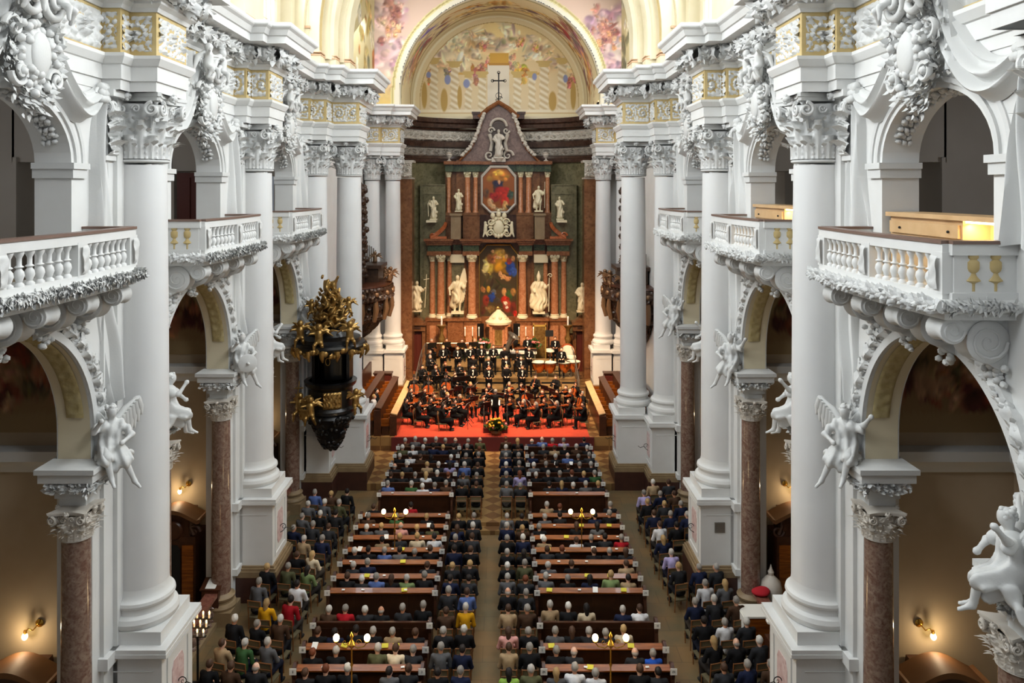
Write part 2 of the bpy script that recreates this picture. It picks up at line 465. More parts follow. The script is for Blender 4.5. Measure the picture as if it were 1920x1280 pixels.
# ------------------------------------------------------------------ carved relief patterns
def rinceau(U, V, cell=0.95, seed=0):
    """scrolling acanthus: height 0..1 over a strip (U along, V across, centred on 0)"""
    c = np.floor(U / cell); uu = U - (c + 0.5) * cell; up = np.where(np.mod(c, 2) == 0, 1.0, -1.0)
    vv = V * up; r = np.hypot(uu, vv) + 1e-4; th = np.arctan2(vv, uu)
    sp = 0.5 + 0.5 * np.cos(2 * PI * (r / (cell * 0.26)) - th)
    lob = 0.6 + 0.4 * np.cos(11 * th + 6 * r)
    h = sp * lob * np.clip(1.3 - r / (cell * 0.62), 0, 1)
    leaf = 0.5 + 0.5 * np.sin(U * 19 + 3 * np.sin(V * 15 + c)) * np.cos(V * 17 + 2.2 * np.sin(U * 11))
    h = np.maximum(h, 0.75 * leaf * np.clip(r / (cell * 0.45) - 0.55, 0, 1))
    return np.clip(h + 0.45 * np.exp(-(r / (cell * 0.08)) ** 2), 0, 1)

def bumps(U, V, sc_=9.0):
    return 0.5 + 0.25 * (np.sin(U * sc_ * 1.7 + 1.7 * np.sin(V * sc_ * 1.3)) + np.cos(V * sc_ * 2.1 + 1.9 * np.sin(U * sc_ * 0.9 + 1)) * np.sin(U * sc_ * 2.6 + V * sc_))

def relief_strip(mb, p0, p1, z0, z1, amp, nrm, res=0.045, pat=rinceau, thr=0.16, cell=None, phase=0.0):
    """carved ornament standing out of a wall strip between plan points p0 and p1"""
    p0 = np.array(p0, float); p1 = np.array(p1, float); L = np.linalg.norm(p1 - p0)
    n = max(int(L / res), 2); m = max(int((z1 - z0) / res), 2)
    U, V = np.meshgrid(np.linspace(0, L, n + 1), np.linspace(z0, z1, m + 1), indexing='ij')
    H = pat(U + phase, V - (z0 + z1) / 2, cell or (z1 - z0) * 1.05) if pat is rinceau else pat(U + phase, V)
    H = H * np.clip((V - z0) / 0.05, 0, 1) * np.clip((z1 - V) / 0.05, 0, 1)
    P = p0 + (p1 - p0) * (U[..., None] / L) + np.array(nrm) * (np.maximum(H - thr, -0.12) * amp + (0.0 if thr > 0 else 0.0))[..., None]
    G = np.concatenate([P, V[..., None]], -1)
    return mb.grid(G)

def leaves(mb, P, D, N, size, wid=0.42, curl=0.35):
    """many small pointed leaves: base points P, pointing along D, facing N, length size"""
    P = np.asarray(P, float); D = np.asarray(D, float); N = np.asarray(N, float); n = len(P)
    D = D / (np.linalg.norm(D, axis=1)[:, None] + 1e-9); W = np.cross(D, N); W /= np.linalg.norm(W, axis=1)[:, None] + 1e-9; N = np.cross(W, D)
    size = np.broadcast_to(np.asarray(size, float), (n,))[:, None]
    T = [(0, 0, 0), (0.35, -wid, 0.06), (0.38, 0, 0.22), (0.35, wid, 0.06), (0.75, -wid*0.6, 0.10+curl*0.3), (0.78, 0, 0.24+curl*0.3), (0.75, wid*0.6, 0.10+curl*0.3), (1.0, 0, 0.05+curl)]
    V = np.stack([P + size*(D*a + W*b + N*c) for a, b, c in T], 1)
    Fc = np.array([(0, 1, 2), (0, 2, 3), (1, 4, 5), (1, 5, 2), (2, 5, 6), (2, 6, 3), (4, 7, 5), (5, 7, 6)])
    return mb.add(V.reshape(-1, 3), (Fc[None] + (np.arange(n)*8)[:, None, None]).reshape(-1, 3))
# ================================================================== ARCHITECTURE
BAYC = [(COLD[i] + COLD[i+1]) / 2 for i in range(3)]     # 13.2, 21.0, 28.9
RA, ZA = 2.44, 8.02                                      # arcade arch radius, centre height
GH, GZ, GR = 1.69, 13.53, 1.22                           # gallery arch half width, springing, rise

m = MB(); m.box(-16, 15, -2, 33.0, -0.3, 0.0); structure(m.build('floor', FLOOR, smooth=0))
m = MB(); m.box(-9.2, 8.2, 33.0, 37.2, -0.3, 0.30); structure(m.build('floor_front', DIAMOND, smooth=0), 'raised diamond paving in front of the stage')
m = MB(); m.box(AX-4.6, AX+4.7, 28.75, 33.0, 0.0, 0.16).box(AX-4.6, AX+4.7, 29.15, 33.0, 0.16, 0.30)
structure(m.build('floor_step', DIAMOND, smooth=0))
m = MB(); m.box(-8.7, 7.7, 37.2, 56, -0.3, 0.96); structure(m.build('floor_choir', DIAMOND, smooth=0))

# ---- nave walls with arcade and gallery openings
def zsol(y, yc):
    """solid intervals of a nave wall over plan position y in the bay centred on yc"""
    d = abs(y - yc); iv = []
    lo = 0.0
    if d < RA - 1e-6:
        lo = ZA + math.sqrt(max(RA*RA - d*d, 0))
    hi = 18.2
    if d < GH - 1e-6:
        return [(lo, 11.25), (GZ + GR * math.sqrt(max(1 - (d/GH)**2, 0)), hi)], d < RA - 1e-6
    return [(lo, hi)], d < RA - 1e-6

def nave_wall(s):
    m = MB(); T = 0.72
    ys = []
    for yc in [BAYC[0] - 7.85] + BAYC:
        a = yc - 3.925; b = yc + 3.925
        cuts = sorted(set([a, b] + [yc + RA * math.sin(t) for t in np.linspace(-PI/2, PI/2, 29)] + [yc + GH * math.sin(t) for t in np.linspace(-PI/2, PI/2, 21)]))
        for p, q in zip(cuts[:-1], cuts[1:]):
            if q - p < 1e-5: continue
            mid = (p + q) / 2; dm = abs(mid - yc)
            def lowz(y): return ZA + math.sqrt(max(RA*RA - (y-yc)**2, 0)) if dm < RA else 0.0
            def gz(y): return GZ + GR * math.sqrt(max(1 - ((y-yc)/GH)**2, 0))
            segs = [((lowz(p), lowz(q)), (11.25, 11.25)), ((gz(p), gz(q)), (18.2, 18.2))] if dm < GH else [((lowz(p), lowz(q)), (18.2, 18.2))]
            for (z0, z0b), (z1, z1b) in segs:
                for u in (HW, HW + T):
                    m.add([(u, p, z0), (u, q, z0b), (u, q, z1b), (u, p, z1)], [(0, 1, 2, 3)])
                if z0 > 0.1: m.add([(HW, p, z0), (HW, q, z0b), (HW+T, q, z0b), (HW+T, p, z0)], [(0, 1, 2, 3)])
                if dm < GH and z1 < 12: m.add([(HW, p, z1), (HW, q, z1b), (HW+T, q, z1b), (HW+T, p, z1)], [(0, 1, 2, 3)])
        for sg in (-1, 1):
            y = yc + sg * RA; m.add([(HW, y, 0), (HW+T, y, 0), (HW+T, y, ZA), (HW, y, ZA)], [(0, 1, 2, 3)])
            y = yc + sg * GH; m.add([(HW, y, 11.25), (HW+T, y, 11.25), (HW+T, y, GZ), (HW, y, GZ)], [(0, 1, 2, 3)])
    m.xf(side(s)); o = m.build('wall_' + SIDEW[s], PL, smooth=30); structure(o)
    # pilaster strips behind the columns
    p = MB()
    for yc in COLD:
        p.box(HW-0.17, HW+0.01, yc-0.80, yc+0.80, 1.0, 15.1); p.box(HW-0.08, HW+0.01, yc-1.18, yc+1.18, 1.0, 15.1)
        p.box(HW-0.16, HW+0.01, yc-1.24, yc+1.24, 1.0, 1.2); p.box(HW-0.2, HW+0.01, yc-1.26, yc+1.26, 3.0, 3.25)
        p.box(HW-0.15, HW+0.01, yc-1.22, yc+1.22, 13.62, 13.72); p.box(HW-0.32, HW+0.01, yc-1.25, yc+1.25, 14.96, 15.1)
        for sg in (-1, 1):          # pilaster capital beside the column capital
            relief_strip(p, (HW-0.09, yc+sg*0.96-0.2), (HW-0.09, yc+sg*0.96+0.2), 13.72, 14.7, 0.2, (-1, 0), 0.035, rinceau, -0.2, cell=0.4)
            relief_strip(p, (HW-0.09, yc+sg*1.18), (HW+0.02, yc+sg*1.18), 13.72, 14.7, 0.12, (0, sg), 0.035, rinceau, -0.2, cell=0.4)
            p.spiral((HW-0.26, yc+sg*1.12, 14.74), 0.15, 1.6, 0.05, 'yz', sg); p.spiral((HW-0.18, yc+sg*1.24, 14.74), 0.15, 1.6, 0.05, 'xz', -1)
            for q in range(9): leaves(p, [(HW-0.2, yc+sg*(0.82+0.05*q), 13.9+0.3*(q % 3))], [(-0.4, 0, 1)], [(-1, 0, 0.1)], 0.26, 0.4, 1.0)
    p.xf(side(s)); structure(p.build('pilaster_wall_' + SIDEW[s], PL, parent=None, smooth=0)); bpy.data.objects['pilaster_wall_' + SIDEW[s]].parent = o
    # arcade mouldings: white band, leafy rope, ochre soffit
    r = MB(); so = MB(); gs = MB(); li = MB()
    for yc in BAYC:
        A = np.linspace(0, PI, 49)
        pr = [(RA, 0.0), (RA, -0.05), (RA+0.16, -0.05), (RA+0.16, 0.0)]
        G = np.array([[(HW + du, yc - rr*math.cos(a), ZA + rr*math.sin(a)) for rr, du in pr] for a in A]); r.grid(G)
        # leafy torus
        AA = np.linspace(-0.16, PI+0.16, 150); TT = np.linspace(-PI*0.55, PI*0.55, 9)
        G = np.zeros((150, 9, 3))
        for i, a in enumerate(AA):
            for j, t in enumerate(TT):
                b = 0.13 * (1 + 0.30 * math.sin(a*46 + abs(t)*2.2) + 0.12*math.sin(t*9))
                rr = RA + 0.31 + b * math.sin(t)
                G[i, j] = (HW - b * math.cos(t), yc - rr*math.cos(a), ZA + rr*math.sin(a))
        r.grid(G)
        nl = 330; a_ = RNG.uniform(-0.18, PI+0.18, nl); t_ = RNG.uniform(-1.4, 1.4, nl); b_ = 0.14
        rr_ = RA + 0.31 + b_*np.sin(t_); up_ = np.sign(np.cos(a_))[:, None]
        Pp = np.stack([HW - b_*np.cos(t_), yc - rr_*np.cos(a_), ZA + rr_*np.sin(a_)], 1)
        Dd = np.stack([np.zeros(nl)-0.1, np.sin(a_), np.cos(a_)], 1)*up_ + RNG.normal(0, 0.25, (nl, 3))
        Nn = np.stack([-np.cos(t_), -np.sin(t_)*np.cos(a_), np.sin(t_)*np.sin(a_)], 1); leaves(r, Pp - Nn*0.02, Dd, Nn, 0.11)
        # dull ochre lining of the reveal
        L_ = np.array([[(HW+0.03+q, yc - (RA-0.012)*math.cos(a), ZA + (RA-0.012)*math.sin(a)) for q in (0, 0.66)] for a in np.linspace(0, PI, 49)]); li.grid(L_)
        for sg in (-1, 1): li.box(HW+0.03, HW+0.69, yc+sg*RA-0.012, yc+sg*RA+0.012, 7.5, ZA)
        # soffit relief
        U, V = np.meshgrid(np.linspace(0.14, PI-0.14, 130), np.linspace(0.10, 0.46, 9), indexing='ij')
        H = bumps(U*RA, V, 13) * np.clip((V-0.10)/0.05, 0, 1) * np.clip((0.46-V)/0.05, 0, 1)
        Rr = RA - 0.03 - 0.05*H; so.grid(np.stack([HW+V+0.04, yc - Rr*np.cos(U), ZA + Rr*np.sin(U)], -1))
        # gallery soffit garland
        for i in range(34):
            t = 0.35 + (PI-0.7) * i / 33
            for q in range(3):
                gs.ell((HW+0.33+0.11*(q-1)+0.02*math.sin(i*3.1), yc - (GH-0.05)*math.cos(t), GZ + (GR-0.05)*math.sin(t) + 0.03*math.sin(i*2+q)), (0.07, 0.055, 0.05), (i*0.9, q, 0), 6, 4)
        # raised band round the gallery arch
        A = np.linspace(0, PI, 33)
        for (h, du) in ((0.10, 0.05), (0.36, 0.03)):
            G = np.array([[(HW+x, yc - (GH+e)*math.cos(a), GZ + (GR+e)*math.sin(a)) for e, x in ((h, 0), (h, -du), (h+0.09, -du), (h+0.09, 0))] for a in A]); r.grid(G)
        for sg in (-1, 1):
            # gallery imposts
            r.box(HW-0.10, HW+0.74, yc+sg*GH-(0.09 if sg>0 else 0.5), yc+sg*GH+(0.5 if sg>0 else 0.09), GZ-0.12, GZ)
            r.box(HW-0.06, HW+0.74, yc+sg*GH-(0.05 if sg>0 else 0.45), yc+sg*GH+(0.45 if sg>0 else 0.05), GZ-0.30, GZ-0.12)
            # arcade impost with stepped cap
            y0 = yc + sg*(RA-0.66); y1 = yc + sg*(RA+0.12); a, b = min(y0, y1), max(y0, y1)
            for (e, za, zb) in ((0.0, 7.40, 7.5), (-0.05, 7.22, 7.40), (-0.22, 7.0, 7.22), (-0.26, 6.84, 7.0), (-0.32, 6.66, 6.84)):
                r.box(HW-0.38-e, HW+0.80+e, a-(e if sg > 0 else 0), b+(e if sg < 0 else 0), za, zb)
            e = -0.14; nl = 120
            for (fa, fb, fn_) in (((HW-0.38-e, a-(e if sg>0 else 0)), (HW+0.80+e, a-(e if sg>0 else 0)), (0, -1)), ((HW-0.38-e, a), (HW-0.38-e, b), (-1, 0))):
                fa = np.array(fa); fb = np.array(fb); q = RNG.uniform(0, 1, nl)[:, None]; zz = RNG.uniform(7.02, 7.2, nl)
                PP = np.concatenate([fa + (fb-fa)*q, zz[:, None]], 1); leaves(r, PP, RNG.normal(0, 1, (nl, 3))*np.array([1, 1, 0.4]), np.tile([fn_[0], fn_[1], 0.2], (nl, 1)), 0.12)
    r.xf(side(s)); structure(r.build('trim_arcade_' + SIDEW[s], ST, smooth=40))
    so.xf(side(s)); structure(so.build('trim_soffit_' + SIDEW[s], DULL, smooth=60))
    gs.xf(side(s)); structure(gs.build('trim_garland_' + SIDEW[s], ST, smooth=60))
    li.xf(side(s)); structure(li.build('trim_reveal_' + SIDEW[s], MATS.get('reveal_plaster') or mat('reveal_plaster', (222, 208, 176), 0.7), smooth=40))
for s in (-1, 1): nave_wall(s)

# ---- entablature
def nave_path():
    P = [(HW, 2.0)]
    for yc in COLD[:3]:
        P += [(HW, yc-1.15), (7.5, yc-1.15), (7.5, yc-0.75), (6.93, yc-0.75), (6.93, yc+0.75), (7.5, yc+0.75), (7.5, yc+1.15), (HW, yc+1.15)]
    yc = COLD[3]
    P += [(HW, yc-1.15), (7.5, yc-1.15), (7.5, yc-0.75), (6.93, yc-0.75), (6.93, yc+0.30), (5.75, yc+0.30), (5.75, yc+2.0), (8.3, yc+2.0)]
    return P
def choir_path():
    return [(8.3, 36.2), (8.3, 46.2), (7.15, 46.2), (7.15, 46.5), (6.0, 46.5), (6.0, 48.3), (6.9, 48.3), (6.9, 48.9)]

ARCH = [(0, 15.1), (0.02, 15.1), (0.02, 15.32), (0.06, 15.32), (0.06, 15.62), (0.10, 15.64), (0.18, 15.78), (0.18, 15.85), (0, 15.85)]
FRZ = [(0.02, 15.85), (0.02, 16.82)]
CORN = [(0, 16.8), (0.06, 16.8), (0.10, 16.88), (0.20, 16.95), (0.20, 17.0), (0.26, 17.02), (0.26, 17.08), (0.22, 17.1), (0.22, 17.46), (0.78, 17.5), (0.78, 17.72), (0.83, 17.74), (0.90, 17.9), (0.98, 17.96), (1.0, 18.0), (1.0, 18.1), (0, 18.16), (-1.6, 18.16)]

def offset_path(path, o):
    P = np.array(path, float); d = P[1:] - P[:-1]; d /= np.linalg.norm(d, axis=1)[:, None]; nr = np.stack([-d[:, 1], d[:, 0]], 1); out = []
    for i in range(len(P)):
        M = nr[0] if i == 0 else nr[-1] if i == len(P)-1 else (nr[i-1]+nr[i]) / (1 + nr[i-1].dot(nr[i]) + 1e-9)
        out.append(P[i] + M*o)
    return np.array(out)

def leaf_rope(mb, path, o, z, r, step=0.05, amp=0.42, seed=0.0, half=True):
    Q = offset_path(path, o)
    TT = np.linspace(-PI*0.5, PI*0.5, 10)
    for a, b in zip(Q[:-1], Q[1:]):
        L = np.linalg.norm(b - a)
        if L < 0.05: continue
        n = max(int(L/step), 2); t = (b - a)/L; nn = np.array([-t[1], t[0]])
        U, T = np.meshgrid(np.linspace(-0.05, L+0.05, n), TT, indexing='ij')
        bm = 0.5+0.5*np.sin(U*21 + 2.0*np.sin(T*3.1 + U*5)+seed)*np.cos(T*4.2 + 1.3*np.sin(U*13))
        R = r * (1 - amp + amp*1.6*bm)
        X = a + t*U[..., None] + nn*(R*np.cos(T))[..., None]
        mb.grid(np.concatenate([X, (z + R*np.sin(T)*1.15)[..., None]], -1))
        nl = int(L*62); u_ = RNG.uniform(0, L, nl); t_ = RNG.uniform(-1.5, 1.5, nl); fl_ = np.where(np.mod(u_, 0.9) < 0.45, 1, -1)[:, None]
        Nn = np.concatenate([nn[None]*np.cos(t_)[:, None], np.sin(t_)[:, None]], 1); Pp = np.concatenate([a + t*u_[:, None], np.full((nl, 1), z)], 1) + Nn*r*0.72
        leaves(mb, Pp, np.concatenate([t[None]*fl_, RNG.normal(0, 0.5, (nl, 1))], 1) + RNG.normal(0, 0.25, (nl, 3)), Nn, RNG.uniform(0.16, 0.28, nl), 0.4, 0.55)

def entablature(s, path, nm, cx, near=True, frieze_mat=OCHRE, wmat=PL):
    fn = lambda V: (lambda W: (W.__setitem__((slice(None), 0), cx + s*W[:, 0]), W)[1])(V.copy())
    m = MB(); sweep(m, ARCH, path); m.xf(fn); a = structure(m.build('trim_architrave_' + nm, wmat, smooth=25))
    m = MB(); sweep(m, FRZ, path); m.xf(fn); structure(m.build('trim_frieze_' + nm, frieze_mat, smooth=0))
    m = MB(); sweep(m, CORN, path); m.xf(fn); structure(m.build('trim_cornice_' + nm, wmat, smooth=25))
    m = MB(); leaf_rope(m, path, 0.30, 17.27, 0.22); m.xf(fn); structure(m.build('trim_foliage_' + nm, ST, smooth=50))
    m = MB(); P = np.array(path, float)
    for i, (p, q) in enumerate(zip(P[:-1], P[1:])):
        L = np.linalg.norm(q-p)
        if L < 0.3: continue
        t = (q-p)/L; n_ = np.array([-t[1], t[0]]); e = min(0.09, L*0.12)
        long_ = L > 2.6
        relief_strip(m, p + t*e, q - t*e, 15.93, 16.74, 0.16, n_, 0.04 if p[1] > 15 else 0.03, rinceau, -0.1 if long_ else 0.06, cell=0.95 if long_ else 0.62, phase=i*1.37)
    m.xf(fn); structure(m.build('trim_rinceau_' + nm, ST, smooth=60))

for s in (-1, 1):
    entablature(s, nave_path(), 'nave_' + SIDEW[s], AX)
    entablature(s, choir_path(), 'choir_' + SIDEW[s], AC)

# ---- capitals and columns
def capital_mesh(mb, r, H, z0=0.0, res=112):
    nz = 44; A = np.linspace(0, 2*PI, res+1); Zs = np.linspace(0, 0.84, nz)
    T, Z = np.meshgrid(A, Zs, indexing='ij')
    R = 1.0 + 0.30*np.clip(Z-0.45, 0, 1)**1.5
    def row(ph, zt, w0, out):
        k = np.round((T-ph)/(PI/4)); dt = (T-ph) - k*PI/4
        t = Z/zt; wd = w0*(1-0.35*np.clip(t, 0, 1)**2)*(0.86+0.14*np.cos(t*24))
        mk = np.clip((wd-np.abs(dt))/0.07, 0, 1)*(t < 1)
        return mk*(0.07 + out*np.clip(t, 0, 1)**3.2 + 0.035*np.cos(dt*26)*(1-t*0.4))
    h = np.maximum(row(0, 0.36, 0.33, 0.34), row(PI/8, 0.60, 0.30, 0.40))
    h = np.maximum(h, 0.05*(0.5+0.5*np.cos(T*16))*(Z > 0.55))
    R = (R + h) * r
    mb.grid(np.stack([R*np.cos(T), R*np.sin(T), z0 + Z*H], -1))
    mb.lathe([(r*1.0, z0-0.10*H*0.6), (r*1.09, z0-0.07*H*0.6), (r*1.09, z0-0.02*H), (r*1.0, z0)], seg=28)
    for (ph, z_, rr_, sz, cu) in ((0, 0.20, 1.28, 0.42, 1.1), (PI/8, 0.42, 1.38, 0.46, 1.1), (0, 0.60, 1.34, 0.36, 0.9)):
        for q in range(8):
            a = ph + q*PI/4; ca, sa = math.cos(a), math.sin(a)
            for o_ in (-0.22, 0, 0.22):
                b = a+o_; cb, sb = math.cos(b), math.sin(b)
                leaves(mb, [(r*rr_*cb*(0.94 if o_ else 1), r*rr_*sb*(0.94 if o_ else 1), z0+(z_-0.02*abs(o_)*5)*H)], [(cb*0.5, sb*0.5, 1.0)], [(cb, sb, 0.1)], sz*r*(1 if o_ == 0 else 0.75), 0.36, cu)
    hw = r*1.52
    poly = []
    for c in range(4):
        a0 = PI/4 + c*PI/2; ca, cb = np.array([math.cos(a0), math.sin(a0)])*hw*1.30, np.array([math.cos(a0+PI/2), math.sin(a0+PI/2)])*hw*1.30
        mid = (ca+cb)/2; 
        for t in np.linspace(0.06, 0.94, 7):
            p = ca*(1-t)+cb*t - mid/np.linalg.norm(mid)*hw*0.26*math.sin(PI*t); poly.append(tuple(p))
    mb.prism(poly, z0+0.88*H, z0+0.94*H, 'xy'); mb.prism([(x*1.05, y*1.05) for x, y in poly], z0+0.94*H, z0+H, 'xy')
    for c in range(4):
        a0 = PI/4 + c*PI/2; dx, dy = math.cos(a0), math.sin(a0)
        pts = []; rr = []
        for i in range(24):      # corner volute in the diagonal plane
            t = i/23; a = -0.4 + t*3.3*PI; q = 0.30*r*(1-t)**0.85+0.03*r
            if i < 5: pass
            pr = r*1.30 + 0.24*r + q*math.cos(PI*0.5-a+PI); zz = z0 + 0.70*H + q*math.sin(PI*0.5-a+PI)*1.0
            pts.append((dx*pr, dy*pr, zz)); rr.append(0.095*r*(1-0.4*t))
        mb.tube(pts, rr, 6)
        mb.tube([(dx*r*1.02, dy*r*1.02, z0+0.40*H), (dx*r*1.12, dy*r*1.12, z0+0.6*H), (dx*r*1.34, dy*r*1.34, z0+0.80*H), (dx*r*1.6, dy*r*1.6, z0+0.86*H)], [0.05*r, 0.07*r, 0.09*r, 0.08*r], 6)
        mb.ell((dx*r*1.53, dy*r*1.53, z0+0.70*H), (0.16*r, 0.16*r, 0.16*r))
        a1 = c*PI/2; ex, ey = math.cos(a1), math.sin(a1)
        mb.ell((ex*r*1.32, ey*r*1.32, z0+0.95*H), (0.2*r, 0.2*r, 0.17*r), None, 8, 6)
        for q in range(6): mb.ell((ex*r*1.38-ey*0.17*r*math.cos(q), ey*r*1.38+ex*0.17*r*math.cos(q), z0+0.95*H+0.17*r*math.sin(q)), 0.07*r, None, 5, 4)
        for sg in (-1, 1):
            mb.spiral((ex*r*1.34 - ey*sg*1.02*r, ey*r*1.34 + ex*sg*1.02*r, z0+0.745*H), 0.27*r, 1.7, 0.085*r, 'yz' if c % 2 == 0 else 'xz', sg*(1 if c in (0, 3) else -1), 0.0, 6, 26, PI*0.5)
            mb.spiral((ex*r*1.16 - ey*sg*0.30*r, ey*r*1.16 + ex*sg*0.30*r, z0+0.76*H), 0.17*r, 1.6, 0.055*r, 'yz' if c % 2 == 0 else 'xz', sg)
    return mb

def nave_column(label, grp):
    t = thing('nave_column', label, 'column', group=grp); t['kind'] = 'thing'
    m = MB(); m.box(-0.96, 0.5, -0.96, 0.96, 0, 0.80); tag(m.build('plinth', PLINTH, t, smooth=0), 'dark red stone plinth')
    m = MB()
    for z, e in ((0.80, 0.16), (0.86, 0.18), (0.98, 0.12), (1.04, 0.06), (1.12, 0.0)): pass
    pr = [(0.14, 0.80), (0.14, 0.92), (0.10, 0.98), (0.04, 1.06), (0.0, 1.12)]
    for (e, a), (e2, b) in zip(pr[:-1], pr[1:]): m.box(-0.82-e, 0.5, -0.82-e, 0.82+e, a, b)
    m.build('foot_moulding', TAN, t, smooth=0)
    m = MB(); m.box(-0.80, 0.5, -0.80, 0.80, 1.12, 2.98)
    for e, a, b in ((0.03, 2.98, 3.02), (0.08, 3.02, 3.08), (0.16, 3.08, 3.16), (0.15, 3.16, 3.25)): m.box(-0.80-e, 0.5, -0.80-e, 0.80+e, a, b)
    # panel frame on the nave face
    for a, b, c, d in ((-0.56, -0.50, 1.3, 2.85), (0.50, 0.56, 1.3, 2.85), (-0.50, 0.50, 1.3, 1.36), (-0.50, 0.50, 2.79, 2.85)): m.box(-0.83, -0.79, a, b, c, d)
    for sg in (-1, 1):
        m.box(-0.62, 0.45, min(sg*0.80, sg*0.815), max(sg*0.80, sg*0.815), 2.70, 2.72)
    m.build('pedestal', PL, t, smooth=0)
    m = MB(); n = 12; m.prism([(0.30, 1.72), (0.30, 2.42), (0.2, 2.58), (-0.2, 2.58), (-0.30, 2.42), (-0.30, 1.72), (-0.2, 1.56), (0.2, 1.56)], -0.815, -0.800, 'yz')
    m.build('panel', MATS.get('rose_panel') or marble('rose_panel', (206, 172, 168), (226, 204, 200), (176, 124, 122), 2.5, 0.4), t, smooth=0)
    m = MB(); m.spiral((-0.92, 0, 2.0), 0.10, 1.4, 0.012, 'xz'); m.tube([(-0.80, 0, 1.8), (-0.9, 0, 1.86), (-1.0, 0, 1.98), (-1.15, 0, 1.92), (-1.25, 0, 2.0)], 0.012, 5); m.build('iron_bracket', IRON, t)
    m = MB(); m.box(-0.76, 0.4, -0.76, 0.76, 3.25, 3.53)
    r = 0.57; m.lathe([(0.74, 3.53), (0.775, 3.58), (0.785, 3.66), (0.75, 3.75), (0.69, 3.79), (0.665, 3.80), (0.65, 3.86), (0.66, 3.92), (0.69, 3.95), (0.705, 4.0), (0.69, 4.06), (0.64, 4.09), (0.61, 4.12), (0.585, 4.2), (r, 4.3)], seg=48)
    m.build('column_base', PL, t, smooth=28)
    m = MB(); m.lathe([(r, 4.3), (0.57, 6.5), (0.56, 8.5), (0.55, 10.5), (0.535, 12.2), (0.52, 13.55)], seg=56); m.build('shaft', SHAFT, t, smooth=80)
    m = MB(); capital_mesh(m, 0.53, 1.42, 13.68); m.build('capital', ST, t, smooth=50)
    return t

col0 = None
for s in (-1, 1):
    places = [(AX, HWC, COLD[1], 'nearest in view, a white round column on a panelled pedestal'), (AX, HWC, COLD[2], 'second white round column from the front'),
              (AX, HWC, COLD[3], 'outer white round column of the pair at the chancel arch'), (AX, 6.32, COLD[3]+1.15, 'inner white round column of the pair at the chancel arch'),
              (AC, 7.75, 47.0, 'outer of the two pale columns flanking the altar space'), (AC, 6.5, 47.2, 'inner of the two pale columns flanking the altar space')]
    for i, (ax, hw, y, lb) in enumerate(places):
        lab = lb + ', ' + SIDEW[s] + ' side'
        if col0 is None: c = col0 = nave_column(lab, 'giant white columns along the nave'); 
        else: c = copy_tree(col0, label=lab)
        c.location = (ax + s*hw, y, 0); c.rotation_euler = (0, 0, PI if s < 0 else 0)
        if i >= 4: c.scale = (0.86, 0.86, 1.0)

# ---- pink marble columns under the arcade imposts
def small_column(label, grp):
    t = thing('marble_column', label, 'column', group=grp); t['kind'] = 'thing'
    m = MB(); m.box(-0.44, 0.44, -0.44, 0.44, 0, 0.42); m.lathe([(0.44, 0.42), (0.46, 0.5), (0.42, 0.58), (0.37, 0.6), (0.36, 0.66), (0.4, 0.7), (0.41, 0.76), (0.33, 0.8), (0.29, 0.86)], seg=32); m.build('column_base', TAN, t, smooth=30)
    m = MB(); m.lathe([(0.28, 0.86), (0.28, 3), (0.265, 6.08)], seg=36); m.build('shaft', MARB, t, smooth=80)
    m = MB(); capital_mesh(m, 0.28, 0.58, 6.10, 80); m.build('capital', MATS.get('grey_stucco') or mat('grey_stucco', (206, 198, 186), 0.6), t, smooth=50)
    return t
sm0 = None
for s in (-1, 1):
    for bi, yc in enumerate(BAYC):
        for sg in (-1, 1):
            if bi == 0 and sg < 0 and s < 0: continue
            lab = 'pink and grey marble column under the %s end of the %s arch, %s side' % ('far' if sg > 0 else 'near', ['nearest', 'middle', 'farthest'][bi], SIDEW[s])
            if sm0 is None: c = sm0 = small_column(lab, 'marble columns under the arches')
            else: c = copy_tree(sm0, label=lab)
            c.location = (AX + s*(HW+0.12), yc + sg*(RA-0.36), 0)
            if s < 0: c.rotation_euler = (0, 0, PI)

# ---- chapels behind the arcade, galleries over them
def chapel_fresco(s, yw, k):
    n, mm = 40, 24; V = []; C = []
    rs = np.random.default_rng(k + (10 if s > 0 else 0)); blobs = [(rs.uniform(-1.1, 1.1), rs.uniform(0.5, 2.1), rs.uniform(0.12, 0.4), [(120, 62, 42), (150, 96, 70), (92, 84, 60), (168, 128, 96), (80, 44, 36)][rs.integers(5)]) for _ in range(34)]
    return blobs
def paint_grid(name, P, colfn, material, parent=None, mask=None):
    """a painted surface: P (n,m,3) points, colfn(i-array,j-array)->(n,m,3) sRGB 0..255"""
    mb = MB(); mb.grid(P, mask)
    me_o = mb.build(name, material, parent, smooth=180)
    C = colfn
    n, m_, _ = P.shape
    c = np.asarray(C, float).reshape(-1, 3)
    if mask is not None:
        idx = np.arange(n*m_).reshape(n, m_); q = np.stack([idx[:-1, :-1], idx[1:, :-1], idx[1:, 1:], idx[:-1, 1:]], -1)[mask]; c = c[np.unique(q)]
    c = np.clip(c / 255.0, 0, 1); lin = np.where(c <= 0.04045, c / 12.92, ((c + 0.055) / 1.055) ** 2.4)
    at = me_o.data.color_attributes.new('pigment', 'FLOAT_COLOR', 'POINT')
    at.data.foreach_set('color', np.concatenate([lin, np.ones((len(lin), 1))], 1).ravel())
    return me_o
